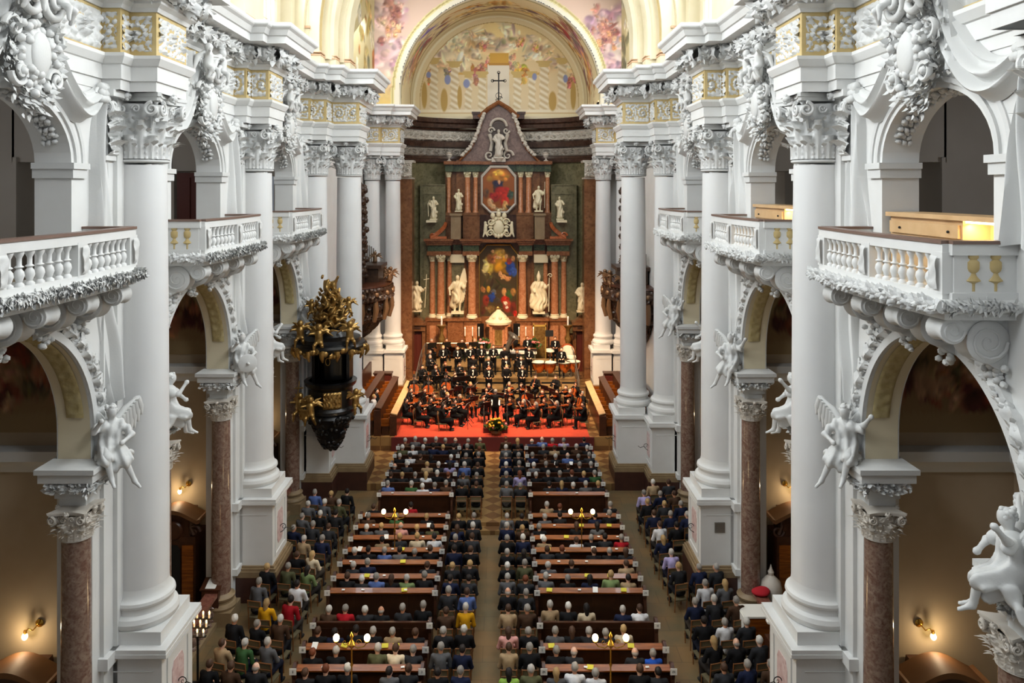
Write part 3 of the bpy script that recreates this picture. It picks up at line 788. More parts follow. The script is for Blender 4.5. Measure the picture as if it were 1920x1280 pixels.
def splat(U, V, base, blobs, fine=True):
    """base colour field plus soft-edged painted forms (u, v, ru, rv, angle, colour, [hardness])"""
    C = np.zeros(U.shape + (3,)); C[:] = base if np.ndim(base) == 1 else base
    if fine:          # brushwork: every painted form is broken into smaller lighter and darker strokes
        q_ = np.random.default_rng(len(blobs)*7+1); ex = []
        for b in blobs:
            ex.append(b); u, v, ru, rv, an, col = b[:6]
            for _ in range(6):
                a_ = q_.uniform(0, 2*PI); e_ = q_.uniform(0.2, 0.95); k_ = q_.uniform(0.74, 1.18)
                ex.append((u + ru*e_*math.cos(a_), v + rv*e_*math.sin(a_), ru*q_.uniform(.22, .5), rv*q_.uniform(.22, .5), q_.uniform(-1.5, 1.5), tuple(min(c_*k_ + q_.uniform(-10, 10), 250) for c_ in col), 2.0))
        blobs = ex
    for b in blobs:
        u, v, ru, rv, an, col = b[:6]; hd = b[6] if len(b) > 6 else 3.0
        du, dv = U-u, V-v; x = (du*math.cos(an)+dv*math.sin(an))/ru; y = (-du*math.sin(an)+dv*math.cos(an))/rv
        a = np.clip((1.0 - np.sqrt(x*x+y*y))*hd, 0, 1)[..., None]
        shade = 1.0 + 0.16*np.clip(x-y, -1, 1)[..., None]
        C = C*(1-a) + np.array(col, float)*shade*a
    return C

for s in (-1, 1):
    fn = side(s)
    o = MB(); UO = 11.6
    o.box(UO, UO+0.3, 2, 34, 0, 11); o.xf(fn); structure(o.build('wall_chapel_' + SIDEW[s], mat('chapel_plaster_' + SIDEW[s], (186, 168, 142), 0.7, noise=((174, 154, 126), 0.8, 0.2, 3)), smooth=0))
    cm = MATS['chapel_plaster_' + SIDEW[s]]
    for k, yc in enumerate(COLD):
        yw = yc - 0.55
        m = MB(); m.box(HW+0.70, UO, yw, yw+1.1, 0, 11.2); m.xf(fn); structure(m.build('wall_cross_%s_%d' % (SIDEW[s], k), cm, smooth=0))
        if k == 0: continue
        # cornice of the chapel
        m = MB()
        P = [(HW+0.8, yw), (UO, yw), (UO, yw-6.6)]
        P = P[::-1]
        # offset to the left of the path: reversed path gives the inside
        sweep(m, [(0, 6.9), (0.06, 6.9), (0.10, 7.02), (0.16, 7.1), (0.28, 7.2), (0.30, 7.42), (0.0, 7.46)], [(UO, yw-6.6), (UO, yw), (HW+0.75, yw)])
        relief_strip(m, (HW+0.8, yw-0.06), (UO-0.2, yw-0.06), 7.02, 7.2, 0.08, (0, -1), 0.05, bumps, 0.1)
        m.xf(fn); structure(m.build('trim_chapel_%s_%d' % (SIDEW[s], k), ST, smooth=25))
        # painted lunette above the cornice
        rs = np.random.default_rng(k*3 + (1 if s > 0 else 0))
        cu = (HW + 0.7 + UO)/2; ww = (UO-HW-0.7)/2 - 0.12
        A = np.linspace(0, PI, 40); Rr = np.linspace(0, 1, 22)
        AA, RR = np.meshgrid(A, Rr, indexing='ij'); U = -ww*RR*np.cos(AA); V = 2.5*RR*np.sin(AA)
        bl = [(rs.uniform(-1.1, 1.1), rs.uniform(0.6, 1.9), rs.uniform(0.10, 0.30), rs.uniform(0.15, 0.42), rs.uniform(-0.8, 0.8), [(136, 70, 48), (170, 112, 84), (104, 88, 60), (186, 146, 112), (92, 48, 40)][rs.integers(5)]) for _ in range(34)]
        C = splat(U, V, np.array([150, 122, 84.]), bl); C[V < 0.42] = (156, 132, 94); C[(RR > 0.9)] = (176, 158, 118)
        P = np.stack([AX + s*(cu + U), np.full(U.shape, yw-0.03), 7.75 + V], -1)
        structure(paint_grid('lunette_fresco_%s_%d' % (SIDEW[s], k), P, C, FRESCO), 'small painted lunette of red and brown figures'); bpy.data.objects['lunette_fresco_%s_%d' % (SIDEW[s], k)].name = 'wall_lunette_%s_%d' % (SIDEW[s], k)
        # painted groin vault
        yb = yw - 6.75; U, V = np.meshgrid(np.linspace(HW+0.70, UO, 30), np.linspace(yb, yw, 44), indexing='ij')
        h1 = np.sqrt(np.clip(1 - ((U-cu)/(ww+0.14))**2, 0, 1))*2.75; h2 = np.sqrt(np.clip(1 - ((V-(yw+yb)/2)/3.4)**2, 0, 1))*3.0
        Z = 7.75 + np.maximum(h1, h2)
        bl = [(rs.uniform(HW+0.7, UO), rs.uniform(yb, yw), rs.uniform(0.2, 0.6), rs.uniform(0.2, 0.7), rs.uniform(-1, 1), [(122, 52, 40), (150, 100, 72), (96, 90, 72), (172, 140, 104), (110, 96, 88)][rs.integers(5)]) for _ in range(60)]
        C = splat(U, V, np.array([142, 118, 88.]), bl)
        rib = np.abs(h1-h2) < 0.22; C[rib] = (170, 150, 110)
        P = np.stack([AX + s*U, V, Z], -1); q = paint_grid('ceiling_chapel_%s_%d' % (SIDEW[s], k), P, C, FRESCO); structure(q)
    # gallery storey
    m = MB(); m.box(HW+0.01, UO+1.5, 2, 34.6, 11.0, 11.24); m.xf(fn); structure(m.build('floor_gallery_' + SIDEW[s], TAN, smooth=0))
    m = MB(); m.box(UO+1.2, UO+1.5, 2, 34.6, 11.2, 18); m.xf(fn); structure(m.build('wall_gallery_' + SIDEW[s], GREYP, smooth=0))
    m = MB(); m.box(HW+0.7, UO+1.5, 2, 34.6, 15.6, 15.9); m.xf(fn); structure(m.build('ceiling_gallery_' + SIDEW[s], GREYP, smooth=0))
    for k, yc in enumerate(COLD):
        m = MB(); yw = yc - 0.7
        # passage from HW+1.25 to HW+2.15
        m.box(HW+0.7, HW+1.15, yw, yw+1.4, 11.2, 15.6); m.box(HW+2.1, UO+1.3, yw, yw+1.4, 11.2, 15.6); m.box(HW+1.1, HW+2.15, yw, yw+1.4, 13.6, 15.6)
        m.box(HW+2.02, HW+2.10, yw-0.06, yw, 11.2, 13.7); m.box(HW+1.12, HW+1.2, yw-0.06, yw, 11.2, 13.7)
        m.xf(fn); structure(m.build('wall_gallery_cross_%s_%d' % (SIDEW[s], k), GREYP, smooth=0))

for s in (-1, 1):
    fn = side(s)
    for k, yc in enumerate(BAYC):
        w_ = structure(bpy.data.objects.new('window_%d' % (k + (12 if s > 0 else 9)), None)); COL.objects.link(w_)
        m = MB(); m.box(UO+1.16, UO+1.19, yc-0.55, yc+0.55, 12.4, 14.6); m.xf(fn); m.build('pane', WINB, w_, smooth=0)
        m = MB()
        for q in (-0.6, 0.55, -0.02): m.box(UO+1.1, UO+1.2, yc+q, yc+q+0.05, 12.35, 14.65)
        for q in (12.35, 13.5, 14.6): m.box(UO+1.1, UO+1.2, yc-0.6, yc+0.6, q, q+0.05)
        m.xf(fn); m.build('window_frame', CREAM2, w_, smooth=0)
        area_light('gallery_daylight', (AX + s*(UO+1.0), yc, 13.5), (-s, 0, -0.1), 1.1, 2.2, 13, (0.88, 0.94, 1.0))

# ---- attic zone above the cornice with bright windows
for s in (-1, 1):
    fn = side(s); m = MB(); U0 = 8.35
    m.box(U0+0.2, U0+0.5, 2, 34, 18.1, 19.0)
    for yc in COLD:
        m.box(U0-0.75, U0+0.5, yc-0.95, yc+0.95, 18.15, 27); m.box(U0-0.25, U0+0.5, yc-1.7, yc+1.7, 18.15, 27)
        m.box(U0-0.85, U0+0.5, yc-1.05, yc+1.05, 18.15, 18.5); 
    m.xf(fn); structure(m.build('wall_attic_' + SIDEW[s], CREAM2, smooth=0))
    m = MB()
    for yc in COLD: 
        m.box(U0-0.82, U0-0.7, yc-1.02, yc+1.02, 19.75, 19.85); m.box(U0-0.82, U0-0.7, yc-1.02, yc+1.02, 18.5, 18.56)
        m.box(U0-0.80, U0+0.4, yc-1.0, yc-0.94, 19.75, 19.85)
    m.xf(fn); structure(m.build('trim_attic_' + SIDEW[s], ROSE, smooth=0))
    for k, yc in enumerate([BAYC[0]-7.85] + BAYC):
        w_ = structure(bpy.data.objects.new('window_%d' % (k + (5 if s > 0 else 1)), None)); COL.objects.link(w_)
        m = MB(); m.box(U0+0.30, U0+0.34, yc-1.75, yc+1.75, 19.0, 26); m.xf(fn); m.build('pane', WINB, w_, smooth=0)
        m = MB(); m.box(U0+0.2, U0+0.4, yc-2.25, yc-1.72, 19.0, 26.4); m.box(U0+0.2, U0+0.4, yc+1.72, yc+2.25, 19.0, 26.4)
        for q in (-1.16, -0.58, 0, 0.58, 1.16): m.box(U0+0.25, U0+0.30, yc+q-0.02, yc+q+0.02, 19, 26)
        for q in range(7): m.box(U0+0.25, U0+0.30, yc-1.75, yc+1.75, 19.6+q, 19.64+q)
        m.xf(fn); m.build('window_frame', CREAM2, w_, smooth=0)

# ---- chancel arch rings
def arch_ring(mb, prof, cx, zs, z0, n=48):
    """prof: (radius, y); jambs from z0 to the springing zs, then a half circle"""
    path = [(-1, z0)] + [(None, a) for a in np.linspace(PI, 0, n)] + [(1, z0)]
    G = np.zeros((len(path), len(prof), 3))
    for i, (f, a) in enumerate(path):
        for j, (r, y) in enumerate(prof):
            G[i, j] = (cx + f*r, y, z0) if f is not None else (cx + r*math.cos(a), y, zs + r*math.sin(a))
    return mb.grid(G)
m = MB()
pr = [(8.6, 31.6), (7.75, 31.6), (7.75, 31.9), (7.35, 31.95), (7.2, 32.05), (7.2, 32.6), (6.95, 32.6), (6.9, 32.75), (6.75, 32.8), (6.7, 32.9), (6.7, 33.5), (6.5, 33.5), (6.45, 33.65), (6.28, 33.7), (6.28, 34.75), (6.9, 34.85)]
arch_ring(m, pr, AX, 19.7, 18.6); structure(m.build('trim_chancel_arch', CREAM2, smooth=30))
m = MB(); arch_ring(m, [(7.215, 32.12), (7.195, 32.12), (7.195, 32.52), (7.215, 32.52)], AX, 19.7, 18.9)
structure(m.build('trim_arch_band', OCHRE, smooth=30))
m = MB(); pr2 = [(a-0.04 if a > 6.3 else a-0.03, b-0.04) for a, b in pr]
arch_ring(m, pr2, AX, 18.6, 18.16, 2) if False else None
for s in (-1, 1):
    for i in range(len(pr)-1): pass
    for (u0, u1, y0, y1) in ((6.22, 6.9, 33.62, 34.8), (6.66, 7.4, 32.8, 33.7), (7.1, 8.6, 31.85, 32.9), (7.7, 8.7, 31.5, 32.0)):
        m.box(min(AX+s*u0, AX+s*u1), max(AX+s*u0, AX+s*u1), y0, y1, 18.15, 18.62)
structure(m.build('trim_arch_foot', CREAM2, smooth=0))
m = MB()
for s in (-1, 1):
    for (u0, u1, y0, y1) in ((6.19, 6.9, 33.59, 34.8), (6.63, 7.4, 32.77, 33.7), (7.07, 8.6, 31.82, 32.9), (7.67, 8.7, 31.47, 32.0)):
        m.box(min(AX+s*u0, AX+s*u1), max(AX+s*u0, AX+s*u1), y0, y1, 18.62, 18.68); m.box(min(AX+s*u0, AX+s*u1), max(AX+s*u0, AX+s*u1), y0, y1, 18.74, 18.77)
structure(m.build('trim_arch_rose', ROSE, smooth=0))
# presbytery side walls
for s in (-1, 1):
    m = MB(); a = AC + s*8.3; m.box(min(a, a+s*0.3), max(a, a+s*0.3), 34.8, 49, 0.0, 18.2); structure(m.build('wall_choir_' + SIDEW[s], PL, smooth=0))
    m = MB(); a = AC+s*6.95; m.box(min(a, a+s*1.6), max(a, a+s*1.6), 48.0, 49.1, 0, 18.2); structure(m.build('wall_pier_' + SIDEW[s], PL, smooth=0))
# ---- vault over the nave
m = MB(); A = np.linspace(0, PI, 33); G = np.array([[(AX - 8.8*math.cos(a), y, 24.5 + 6.0*math.sin(a)) for y in (1.0, 34.0)] for a in A]); m.grid(G)
structure(m.build('ceiling', PL, smooth=180))
m = MB(); m.box(AC-9, AC+9, 34.0, 48.5, 28.5, 28.8); structure(m.build('ceiling_choir', PL, smooth=0))

# ================================================================== PRESBYTERY UPPER WALLS WITH FRESCOES
def rgbf(*c): return np.array(c, float)
rs = np.random.default_rng(21)
# spandrel wall over the inner arch, y = 46
CXA, RAA, ZAA = -0.12, 6.08, 18.72
nx, nz = 230, 150
Xg, Zg = np.meshgrid(np.linspace(-8.1, 7.9, nx), np.linspace(18.1, 27.2, nz), indexing='ij')
bl = []
cloud = [(196, 160, 158), (214, 186, 176), (180, 142, 148), (222, 200, 182)]
for sgn in (-1, 1):
    for i in range(34):
        bl.append((CXA + sgn*rs.uniform(5.4, 7.7), rs.uniform(18.6, 26.5), rs.uniform(0.4, 1.1), rs.uniform(0.35, 0.9), rs.uniform(-1, 1), cloud[rs.integers(4)], 1.6))
    # groups of figures in red drapery
    fx, fz = (CXA-6.55, 23.3) if sgn < 0 else (CXA+6.35, 22.6)
    for i in range(26):
        bl.append((fx + rs.normal(0, 0.42), fz + rs.normal(0, 0.62), rs.uniform(0.12, 0.36), rs.uniform(0.2, 0.55), rs.uniform(-1.2, 1.2), [(168, 112, 96), (186, 132, 112), (206, 166, 142), (150, 96, 86), (182, 146, 136)][rs.integers(5)], 2))
    for i in range(10):
        bl.append((fx + rs.normal(0, 0.6), fz - 0.7 + rs.normal(0, 0.3), 0.16, 0.2, 0, [(226, 178, 136), (206, 150, 104)][rs.integers(2)], 3))
    bl.append((fx + sgn*0.1, fz - 1.9, 0.62, 0.7, 0.2, (206, 172, 170), 2)); bl.append((fx+0.4, fz - 2.6, 0.6, 0.5, 0.2, (194, 158, 160), 2))
C = splat(Xg, Zg, rgbf(204, 176, 156), bl)
Rg = np.hypot(Xg - CXA, np.maximum(Zg - ZAA, 0))
grad = np.clip((Zg - 18.2)/2.2, 0, 1)[..., None]; C = C*grad + rgbf(206, 176, 104)*(1-grad)
edge = (Rg < RAA + 0.52); C[edge] = (206, 196, 140)
ln = (Rg < RAA + 0.30); C[ln] = (216, 208, 186)
ln = (Rg > RAA + 0.38) & (Rg < RAA + 0.46); C[ln] = (168, 150, 96)
mk = Rg > RAA - 0.02; hm = mk[:-1, :-1] & mk[1:, 1:] & mk[1:, :-1] & mk[:-1, 1:]
P = np.stack([Xg, np.full(Xg.shape, 46.0), Zg], -1)
o = paint_grid('wall_spandrel', P, C, FRESCO, mask=hm); structure(o)
# side walls above the cornice, painted green and gold with pale figures
for s in (-1, 1):
    U, V = np.meshgrid(np.linspace(34.8, 46.0, 110), np.linspace(18.16, 27.2, 70), indexing='ij')
    bl = []
    for i in range(60): bl.append((rs.uniform(34.8, 46), rs.uniform(18.5, 27), rs.uniform(0.3, 1.2), rs.uniform(0.2, 0.6), rs.uniform(-1, 1), [(206, 198, 168), (164, 140, 74), (122, 118, 84), (226, 216, 190), (176, 118, 62), (190, 166, 104)][rs.integers(6)], 3))
    C = splat(U, V, rgbf(202, 188, 140), bl); C[V < 19.3] = (226, 210, 164); C[(V > 19.2) & (V < 19.4)] = (180, 140, 60)
    P = np.stack([np.full(U.shape, AC + s*7.45), U, V], -1); structure(paint_grid('wall_presbytery_' + SIDEW[s], P, C, FRESCO))
    m = MB(); m.box(min(AC+s*7.4, AC+s*9), max(AC+s*7.4, AC+s*9), 34.8, 48.9, 18.1, 18.17); structure(m.build('trim_ledge_' + SIDEW[s], PL, smooth=0))
# painted barrel between the inner arch and the apse lunette
na, nb = 150, 50
Aa, Yy = np.meshgrid(np.linspace(-0.10, PI+0.10, na), np.linspace(46.0, 53.0, nb), indexing='ij')
bl = []
for k in range(9):
    a = PI*(0.08 + 0.105*k)
    for i in range(7): bl.append((a + rs.normal(0, 0.05), 49.8 + rs.normal(0, 0.9), rs.uniform(0.03, 0.09), rs.uniform(0.3, 0.8), rs.uniform(-0.6, 0.6), [(196, 132, 52), (226, 190, 112), (160, 104, 60), (222, 206, 160), (126, 92, 104)][rs.integers(5)], 3))
for a, c in ((0.62, (150, 110, 128)), (PI-0.62, (150, 110, 128)), (0.40, (210, 160, 110)), (PI-0.36, (206, 140, 96)), (PI-0.8, (160, 84, 50))):
    for i in range(6): bl.append((a + rs.normal(0, 0.05), 48.6 + rs.normal(0, 0.8), 0.07, 0.7, rs.uniform(-0.5, 0.5), tuple(np.clip(np.array(c)+rs.normal(0, 22, 3), 0, 255)), 3))
for k in range(-2, 3): bl.append((PI/2 + k*0.05, 48.6, 0.04, 0.8, 0, (190, 130, 50) if k % 2 else (230, 200, 130), 3))
C = splat(Aa, Yy, rgbf(232, 214, 170), bl)
band = (Yy > 51.2); C[band] = (228, 216, 180); C[(Yy > 51.2) & (Yy < 51.45)] = (170, 142, 84); C[(Yy > 52.3) & (Yy < 52.5)] = (200, 182, 132); C[Yy < 46.5] = (240, 234, 214); C[(Yy > 46.5) & (Yy < 46.75)] = (180, 166, 116)
Rv = RAA - 0.15*(Yy-46)/7.0; Zc = ZAA + 0.46*(Yy-46)/7.0; cx = CXA - 0.15*(Yy-46)/7
P = np.stack([cx - Rv*np.cos(Aa), Yy, Zc + Rv*np.sin(Aa)], -1); structure(paint_grid('wall_apse_vault', P, C, FRESCO))
for s in (-1, 1):
    m = MB(); x = CXA + s*RAA; m.box(min(x, x+s*1.5), max(x, x+s*1.5), 46.02, 53.0, 17.9, 19.4); structure(m.build('wall_apse_jamb_' + SIDEW[s], CREAM2, smooth=0))

# apse lunette with painted twisted columns, hanging lamps and angels round an altar
LX, LZ, LR = -0.22, 19.15, 5.98
nx, nz = 300, 190
X, Z = np.meshgrid(np.linspace(LX-LR-0.1, LX+LR+0.1, nx), np.linspace(17.5, LZ+LR+0.1, nz), indexing='ij')
u = (X - LX)/LR; v = (Z - 18.35)/6.8
base = np.zeros(X.shape + (3,)); t = np.clip(v, 0, 1)[..., None]
base[:] = rgbf(226, 206, 166); base = base*(1-t) + rgbf(230, 206, 150)*t
gl = np.exp(-((u/0.30)**2 + ((v-0.80)/0.22)**2))[..., None]; base = base*(1-gl) + rgbf(248, 224, 156)*gl
bl = []
for i in range(60):
    a = rs.uniform(0.1, PI-0.1); q = rs.uniform(0.45, 0.95); bl.append((q*math.cos(a)*0.95, 0.42+0.5*q*math.sin(a), rs.uniform(0.06, 0.2), rs.uniform(0.03, 0.08), rs.uniform(-0.6, 0.6), [(238, 222, 184), (226, 196, 142), (216, 186, 140), (242, 228, 192), (212, 188, 158)][rs.integers(5)], 1.6))
def fig(fx, fz, col, k=9, sx_=0.05, sz=0.07):
    col = tuple(0.72*c_ + 0.28*b_ for c_, b_ in zip(col, (222, 200, 158))); sx_ *= 0.62; sz *= 0.7
    for i in range(int(k*1.6)): bl.append((fx + rs.normal(0, sx_*0.7), fz + rs.normal(0, sz*0.6), rs.uniform(0.02, sx_), rs.uniform(0.025, sz), rs.uniform(-1.2, 1.2), tuple(np.clip(np.array(col) + rs.normal(0, 16, 3), 0, 255)), 3.2))
    bl.append((fx, fz + sz*1.1, 0.022, 0.024, 0, (222, 176, 136), 4))
fig(-0.24, 0.40, (168, 92, 74), 14, 0.07, 0.09); fig(-0.13, 0.50, (206, 150, 112), 8); fig(0.24, 0.42, (206, 146, 40), 14, 0.08, 0.07); fig(0.16, 0.50, (206, 176, 130), 7)
fig(-0.20, 0.68, (196, 126, 84), 7, 0.04, 0.04); fig(0.24, 0.72, (206, 140, 96), 7, 0.05, 0.04); fig(0.42, 0.66, (206, 160, 110), 6, 0.05, 0.04)
fig(-0.58, 0.40, (132, 112, 128), 10, 0.05, 0.06); fig(-0.80, 0.36, (190, 110, 84), 9, 0.05, 0.07); fig(0.84, 0.33, (196, 110, 84), 9, 0.05, 0.07); fig(0.96, 0.12, (160, 96, 72), 6, 0.04, 0.06)
for i in range(24):
    a = 0.12 + 0.033*i; bl.append((-math.cos(a)*1.0, 0.12+math.sin(a)*0.82, 0.035, 0.06, 0.5, [(170, 96, 70), (206, 140, 100), (150, 120, 110)][i % 3], 3))
    bl.append((math.cos(a)*1.0, 0.12+math.sin(a)*0.82, 0.03, 0.05, -0.5, [(206, 176, 140), (150, 84, 60), (120, 116, 120)][i % 3], 3)) if 5 < i < 18 else None
bl = [b for b in bl if b]
C = splat(u, v, base, bl)
def over(mask, col): C[mask] = col
# painted architecture
over((np.abs(v-0.018) < 0.018) & (np.abs(u) < 0.98), (236, 222, 190)); over((np.abs(v-0.40) < 0.012) & (np.abs(np.abs(u)-0.46) < 0.12), (210, 170, 96))
over((np.abs(u+0.01) < 0.125) & (v > 0.03) & (v < 0.50), (238, 228, 206)); over((np.abs(u) < 0.11) & (np.abs(v-0.56) < 0.05), (214, 166, 70)); over((np.abs(u) < 0.125) & (np.abs(v-0.50) < 0.012), (190, 140, 60))
for cu, ht, ww_ in ((-0.76, 0.50, 0.050), (-0.52, 0.46, 0.055), (-0.36, 0.36, 0.045), (-0.20, 0.36, 0.05), (0.21, 0.36, 0.05), (0.38, 0.36, 0.045), (0.52, 0.47, 0.06), (0.73, 0.50, 0.055)):
    wob = 0.008*np.sin(v*62); m_ = (np.abs(u - cu - wob) < ww_*0.86) & (v > 0.03) & (v < ht)
    tw = 0.5+0.5*np.sin(v*62*1.6 + (u-cu)*52); cc = rgbf(240, 230, 204)*tw[..., None] + rgbf(206, 184, 140)*(1-tw[..., None]); C[m_] = cc[m_]
    over((np.abs(u-cu) < ww_*1.25) & (v > 0.0) & (v < 0.035), (238, 226, 196)); over((np.abs(u-cu) < ww_*(0.8+0.9*np.clip(v-ht, 0, 1)/0.07+0.15*np.sin(v*160))) & (v >= ht) & (v < ht+0.065), (206, 178, 112))
def spot_(uu, vv, ru, rv, col, hd=5): 
    a = np.clip((1-np.sqrt(((u-uu)/ru)**2 + ((v-vv)/rv)**2))*hd, 0, 1)[..., None]; C[:] = C*(1-a) + rgbf(*col)*a
for uu, vv, ru, rv in ((-0.60, 0.34, 0.04, 0.055), (-0.38, 0.30, 0.042, 0.05), (-0.82, 0.39, 0.03, 0.035), (0.41, 0.37, 0.03, 0.04), (0.77, 0.35, 0.03, 0.045)): spot_(uu, vv, ru, rv, (140, 148, 184))
for uu, vv, ru, rv in ((-0.64, 0.13, 0.045, 0.13), (0.62, 0.12, 0.05, 0.11), (-0.87, 0.18, 0.035, 0.15), (0.86, 0.18, 0.035, 0.16), (-0.46, 0.16, 0.03, 0.13)): spot_(uu, vv, ru, rv, (188, 154, 84))
Rl = np.hypot(X-LX, np.maximum(Z-LZ, 0)); over(Rl > LR-0.45, (232, 214, 170)); over((Rl > LR-0.50) & (Rl < LR-0.44), (196, 168, 112)); over((Rl > LR-0.14), (240, 228, 194))
over(Z < 18.35, (226, 214, 178)); over((Z > 18.28) & (Z < 18.36), (206, 178, 130))
mk = Rl < LR + 0.08; hm = mk[:-1, :-1] & mk[1:, 1:]
P = np.stack([X, np.full(X.shape, 53.0), Z], -1); structure(paint_grid('wall_apse_lunette', P, C, FRESCO, mask=hm))

# ================================================================== APSE WALL
DA = 52.0; SA = F/DA                     # altar plane scale: pixels per metre
def AXX(p): return (p - 942)/SA
def AZZ(p): return EYE - (p - 356)/SA
Rx, Y0, Ry = 6.55, 49.0, 4.4
def apse(a, off=0.0): return (AC - (Rx-off)*math.cos(a), Y0 + (Ry-off)*math.sin(a))
aa = np.linspace(0.0, PI, 49)
m = MB(); m.grid(np.array([[(*apse(a), z) for z in (0.9, 17.9)] for a in aa])); structure(m.build('wall_apse', MARG, smooth=180))
m = MB(); sweep(m, [(0.3, 17.9), (-1.5, 17.9)], [apse(a) for a in aa[::-1]]); m.box(AC-6.6, AC+6.6, 52.8, 53.4, 17.2, 18.1)
structure(m.build('trim_apse_ledge', CREAM2, smooth=0))
def ring(prof, name, material, sm=25):
    m = MB(); G = np.array([[(*apse(a, o), z) for o, z in prof] for a in aa]); m.grid(G); structure(m.build(name, material, smooth=sm))
ring([(0, 17.05), (0.12, 17.08), (0.18, 17.2), (0.5, 17.25), (0.52, 17.5), (0.66, 17.6), (0.70, 17.88), (0.0, 17.92)], 'trim_apse_cornice', MARD)
ring([(0.02, 15.85), (0.04, 15.87), (0.24, 15.95), (0.24, 16.3), (0.10, 16.36), (0.0, 16.4)], 'trim_apse_band', MARD)
ring([(0.0, 14.85), (0.22, 14.88), (0.22, 15.1), (0.12, 15.15), (0.10, 15.3), (0.0, 15.35)], 'trim_apse_astragal', MARD)
def ring_relief(z0, z1, amp, off, name, material, cell):
    L = 14.5; n = 330; mz = max(int((z1-z0)/0.05), 4); T, V = np.meshgrid(np.linspace(0.02, PI-0.02, n), np.linspace(z0, z1, mz), indexing='ij')
    H = rinceau(T*4.8, V-(z0+z1)/2, cell)*np.clip((V-z0)/0.06, 0, 1)*np.clip((z1-V)/0.06, 0, 1); O = off + amp*H
    m = MB(); m.grid(np.stack([AC-(Rx-O)*np.cos(T), Y0+(Ry-O)*np.sin(T), V], -1)); structure(m.build(name, material, smooth=60))
gs_ = mat('grey_relief', (150, 142, 130), 0.6); gs2 = mat('pale_relief', (196, 188, 174), 0.6)
ring_relief(16.38, 17.05, 0.30, 0.03, 'trim_apse_foliage', gs2, 0.45)
ring_relief(15.34, 15.88, 0.24, 0.03, 'trim_apse_rinceau', gs_, 0.55)
# raised frames on the green-grey wall and brown pilasters
for s in (-1, 1):
    m = MB(); x = AC + s*6.02; m.box(x-0.52, x+0.52, 48.7, 49.9, 0.9, 13.7)
    o = m.build('pilaster_wall', MARK, smooth=0); o.name = 'trim_apse_pilaster_' + SIDEW[s]; structure(o)
    m = MB(); m.box(x-0.56, x+0.56, 48.64, 49.9, 13.7, 13.8); m.box(x-0.62, x+0.62, 48.6, 49.9, 14.75, 14.9)
    relief_strip(m, (x-0.54, 48.68), (x+0.54, 48.68), 13.8, 14.75, 0.18, (0, -1), 0.05, rinceau, -1, cell=0.5)
    structure(m.build('trim_pilaster_capital_' + SIDEW[s], gs2, smooth=50))
    m = MB(); x2 = AC + s*4.4
    y2 = 51.25
    for (a, b, c, d) in ((-0.85, -0.78, 3.4, 13.3), (0.78, 0.85, 3.4, 13.3), (-0.85, 0.85, 13.3, 13.38), (-0.85, 0.85, 3.4, 3.48), (-0.62, -0.57, 7.2, 12.7), (0.57, 0.62, 7.2, 12.7), (-0.62, 0.62, 12.7, 12.76)):
        v0 = np.array([(x2+a, y2-0.12, c), (x2+b, y2-0.12, c), (x2+b, y2+0.4, c), (x2+a, y2+0.4, c), (x2+a, y2-0.12, d), (x2+b, y2-0.12, d), (x2+b, y2+0.4, d), (x2+a, y2+0.4, d)])
        m.add(v0, [(0,3,2,1),(4,5,6,7),(0,1,5,4),(1,2,6,5),(2,3,7,6),(3,0,4,7)])
    m.box(x2-0.82, x2+0.82, y2-0.06, y2+0.4, 3.44, 13.34)
    structure(m.build('trim_wall_panel_' + SIDEW[s], MARG, smooth=0))

# ================================================================== ALTAR
def abox(m, x0, x1, y0, y1, d0, d1):
    """box given by its outline seen on the altar front (pixels) and two distances"""
    return m.box(AXX(x0), AXX(x1), d0, d1, AZZ(max(y0, y1)), AZZ(min(y0, y1)))
altar = thing('high_altar', 'towering red and brown marble altar with two columned storeys and a painting', 'altar', (0, 0, 0))
m = MB()
abox(m, 800, 1070, 590, 665, 51.3, 52.9)
for a, b in ((803, 846), (868, 902), (968, 1002), (1024, 1062)): abox(m, a, b, 592, 660, 50.75, 51.4); abox(m, a-2, b+2, 590, 596, 50.68, 51.4)
abox(m, 846, 870, 600, 660, 50.85, 51.4); abox(m, 1000, 1024, 600, 660, 50.85, 51.4)
m.build('lower_base', MARR, altar, smooth=0)
m = MB()
for a, b in ((809, 820), (826, 842), (872, 898), (972, 998), (1028, 1044), (1048, 1058)): abox(m, a, b, 604, 640, 50.70, 50.8)
abox(m, 850, 866, 604, 640, 50.80, 50.9); abox(m, 1004, 1020, 604, 640, 50.8, 50.9)
m.build_each('base_panel', MARO, altar, smooth=0)
m = MB(); abox(m, 806, 1064, 448, 592, 51.7, 52.9); abox(m, 846, 874, 470, 592, 51.5, 52.0); abox(m, 996, 1026, 470, 592, 51.5, 52.0); m.build('lower_wall', MARK, altar, smooth=0)
m = MB()
for a in (848, 1001): abox(m, a, a+23, 478, 590, 51.40, 51.6)
m.build_each('niche_panel', MARG, altar, smooth=0)
CP = [(813, 0.19, 51.1), (829, 0.25, 50.95), (844, 0.17, 51.4), (886, 0.27, 50.95), (979, 0.27, 50.95), (1022, 0.17, 51.4), (1038, 0.25, 50.95), (1055, 0.19, 51.1)]
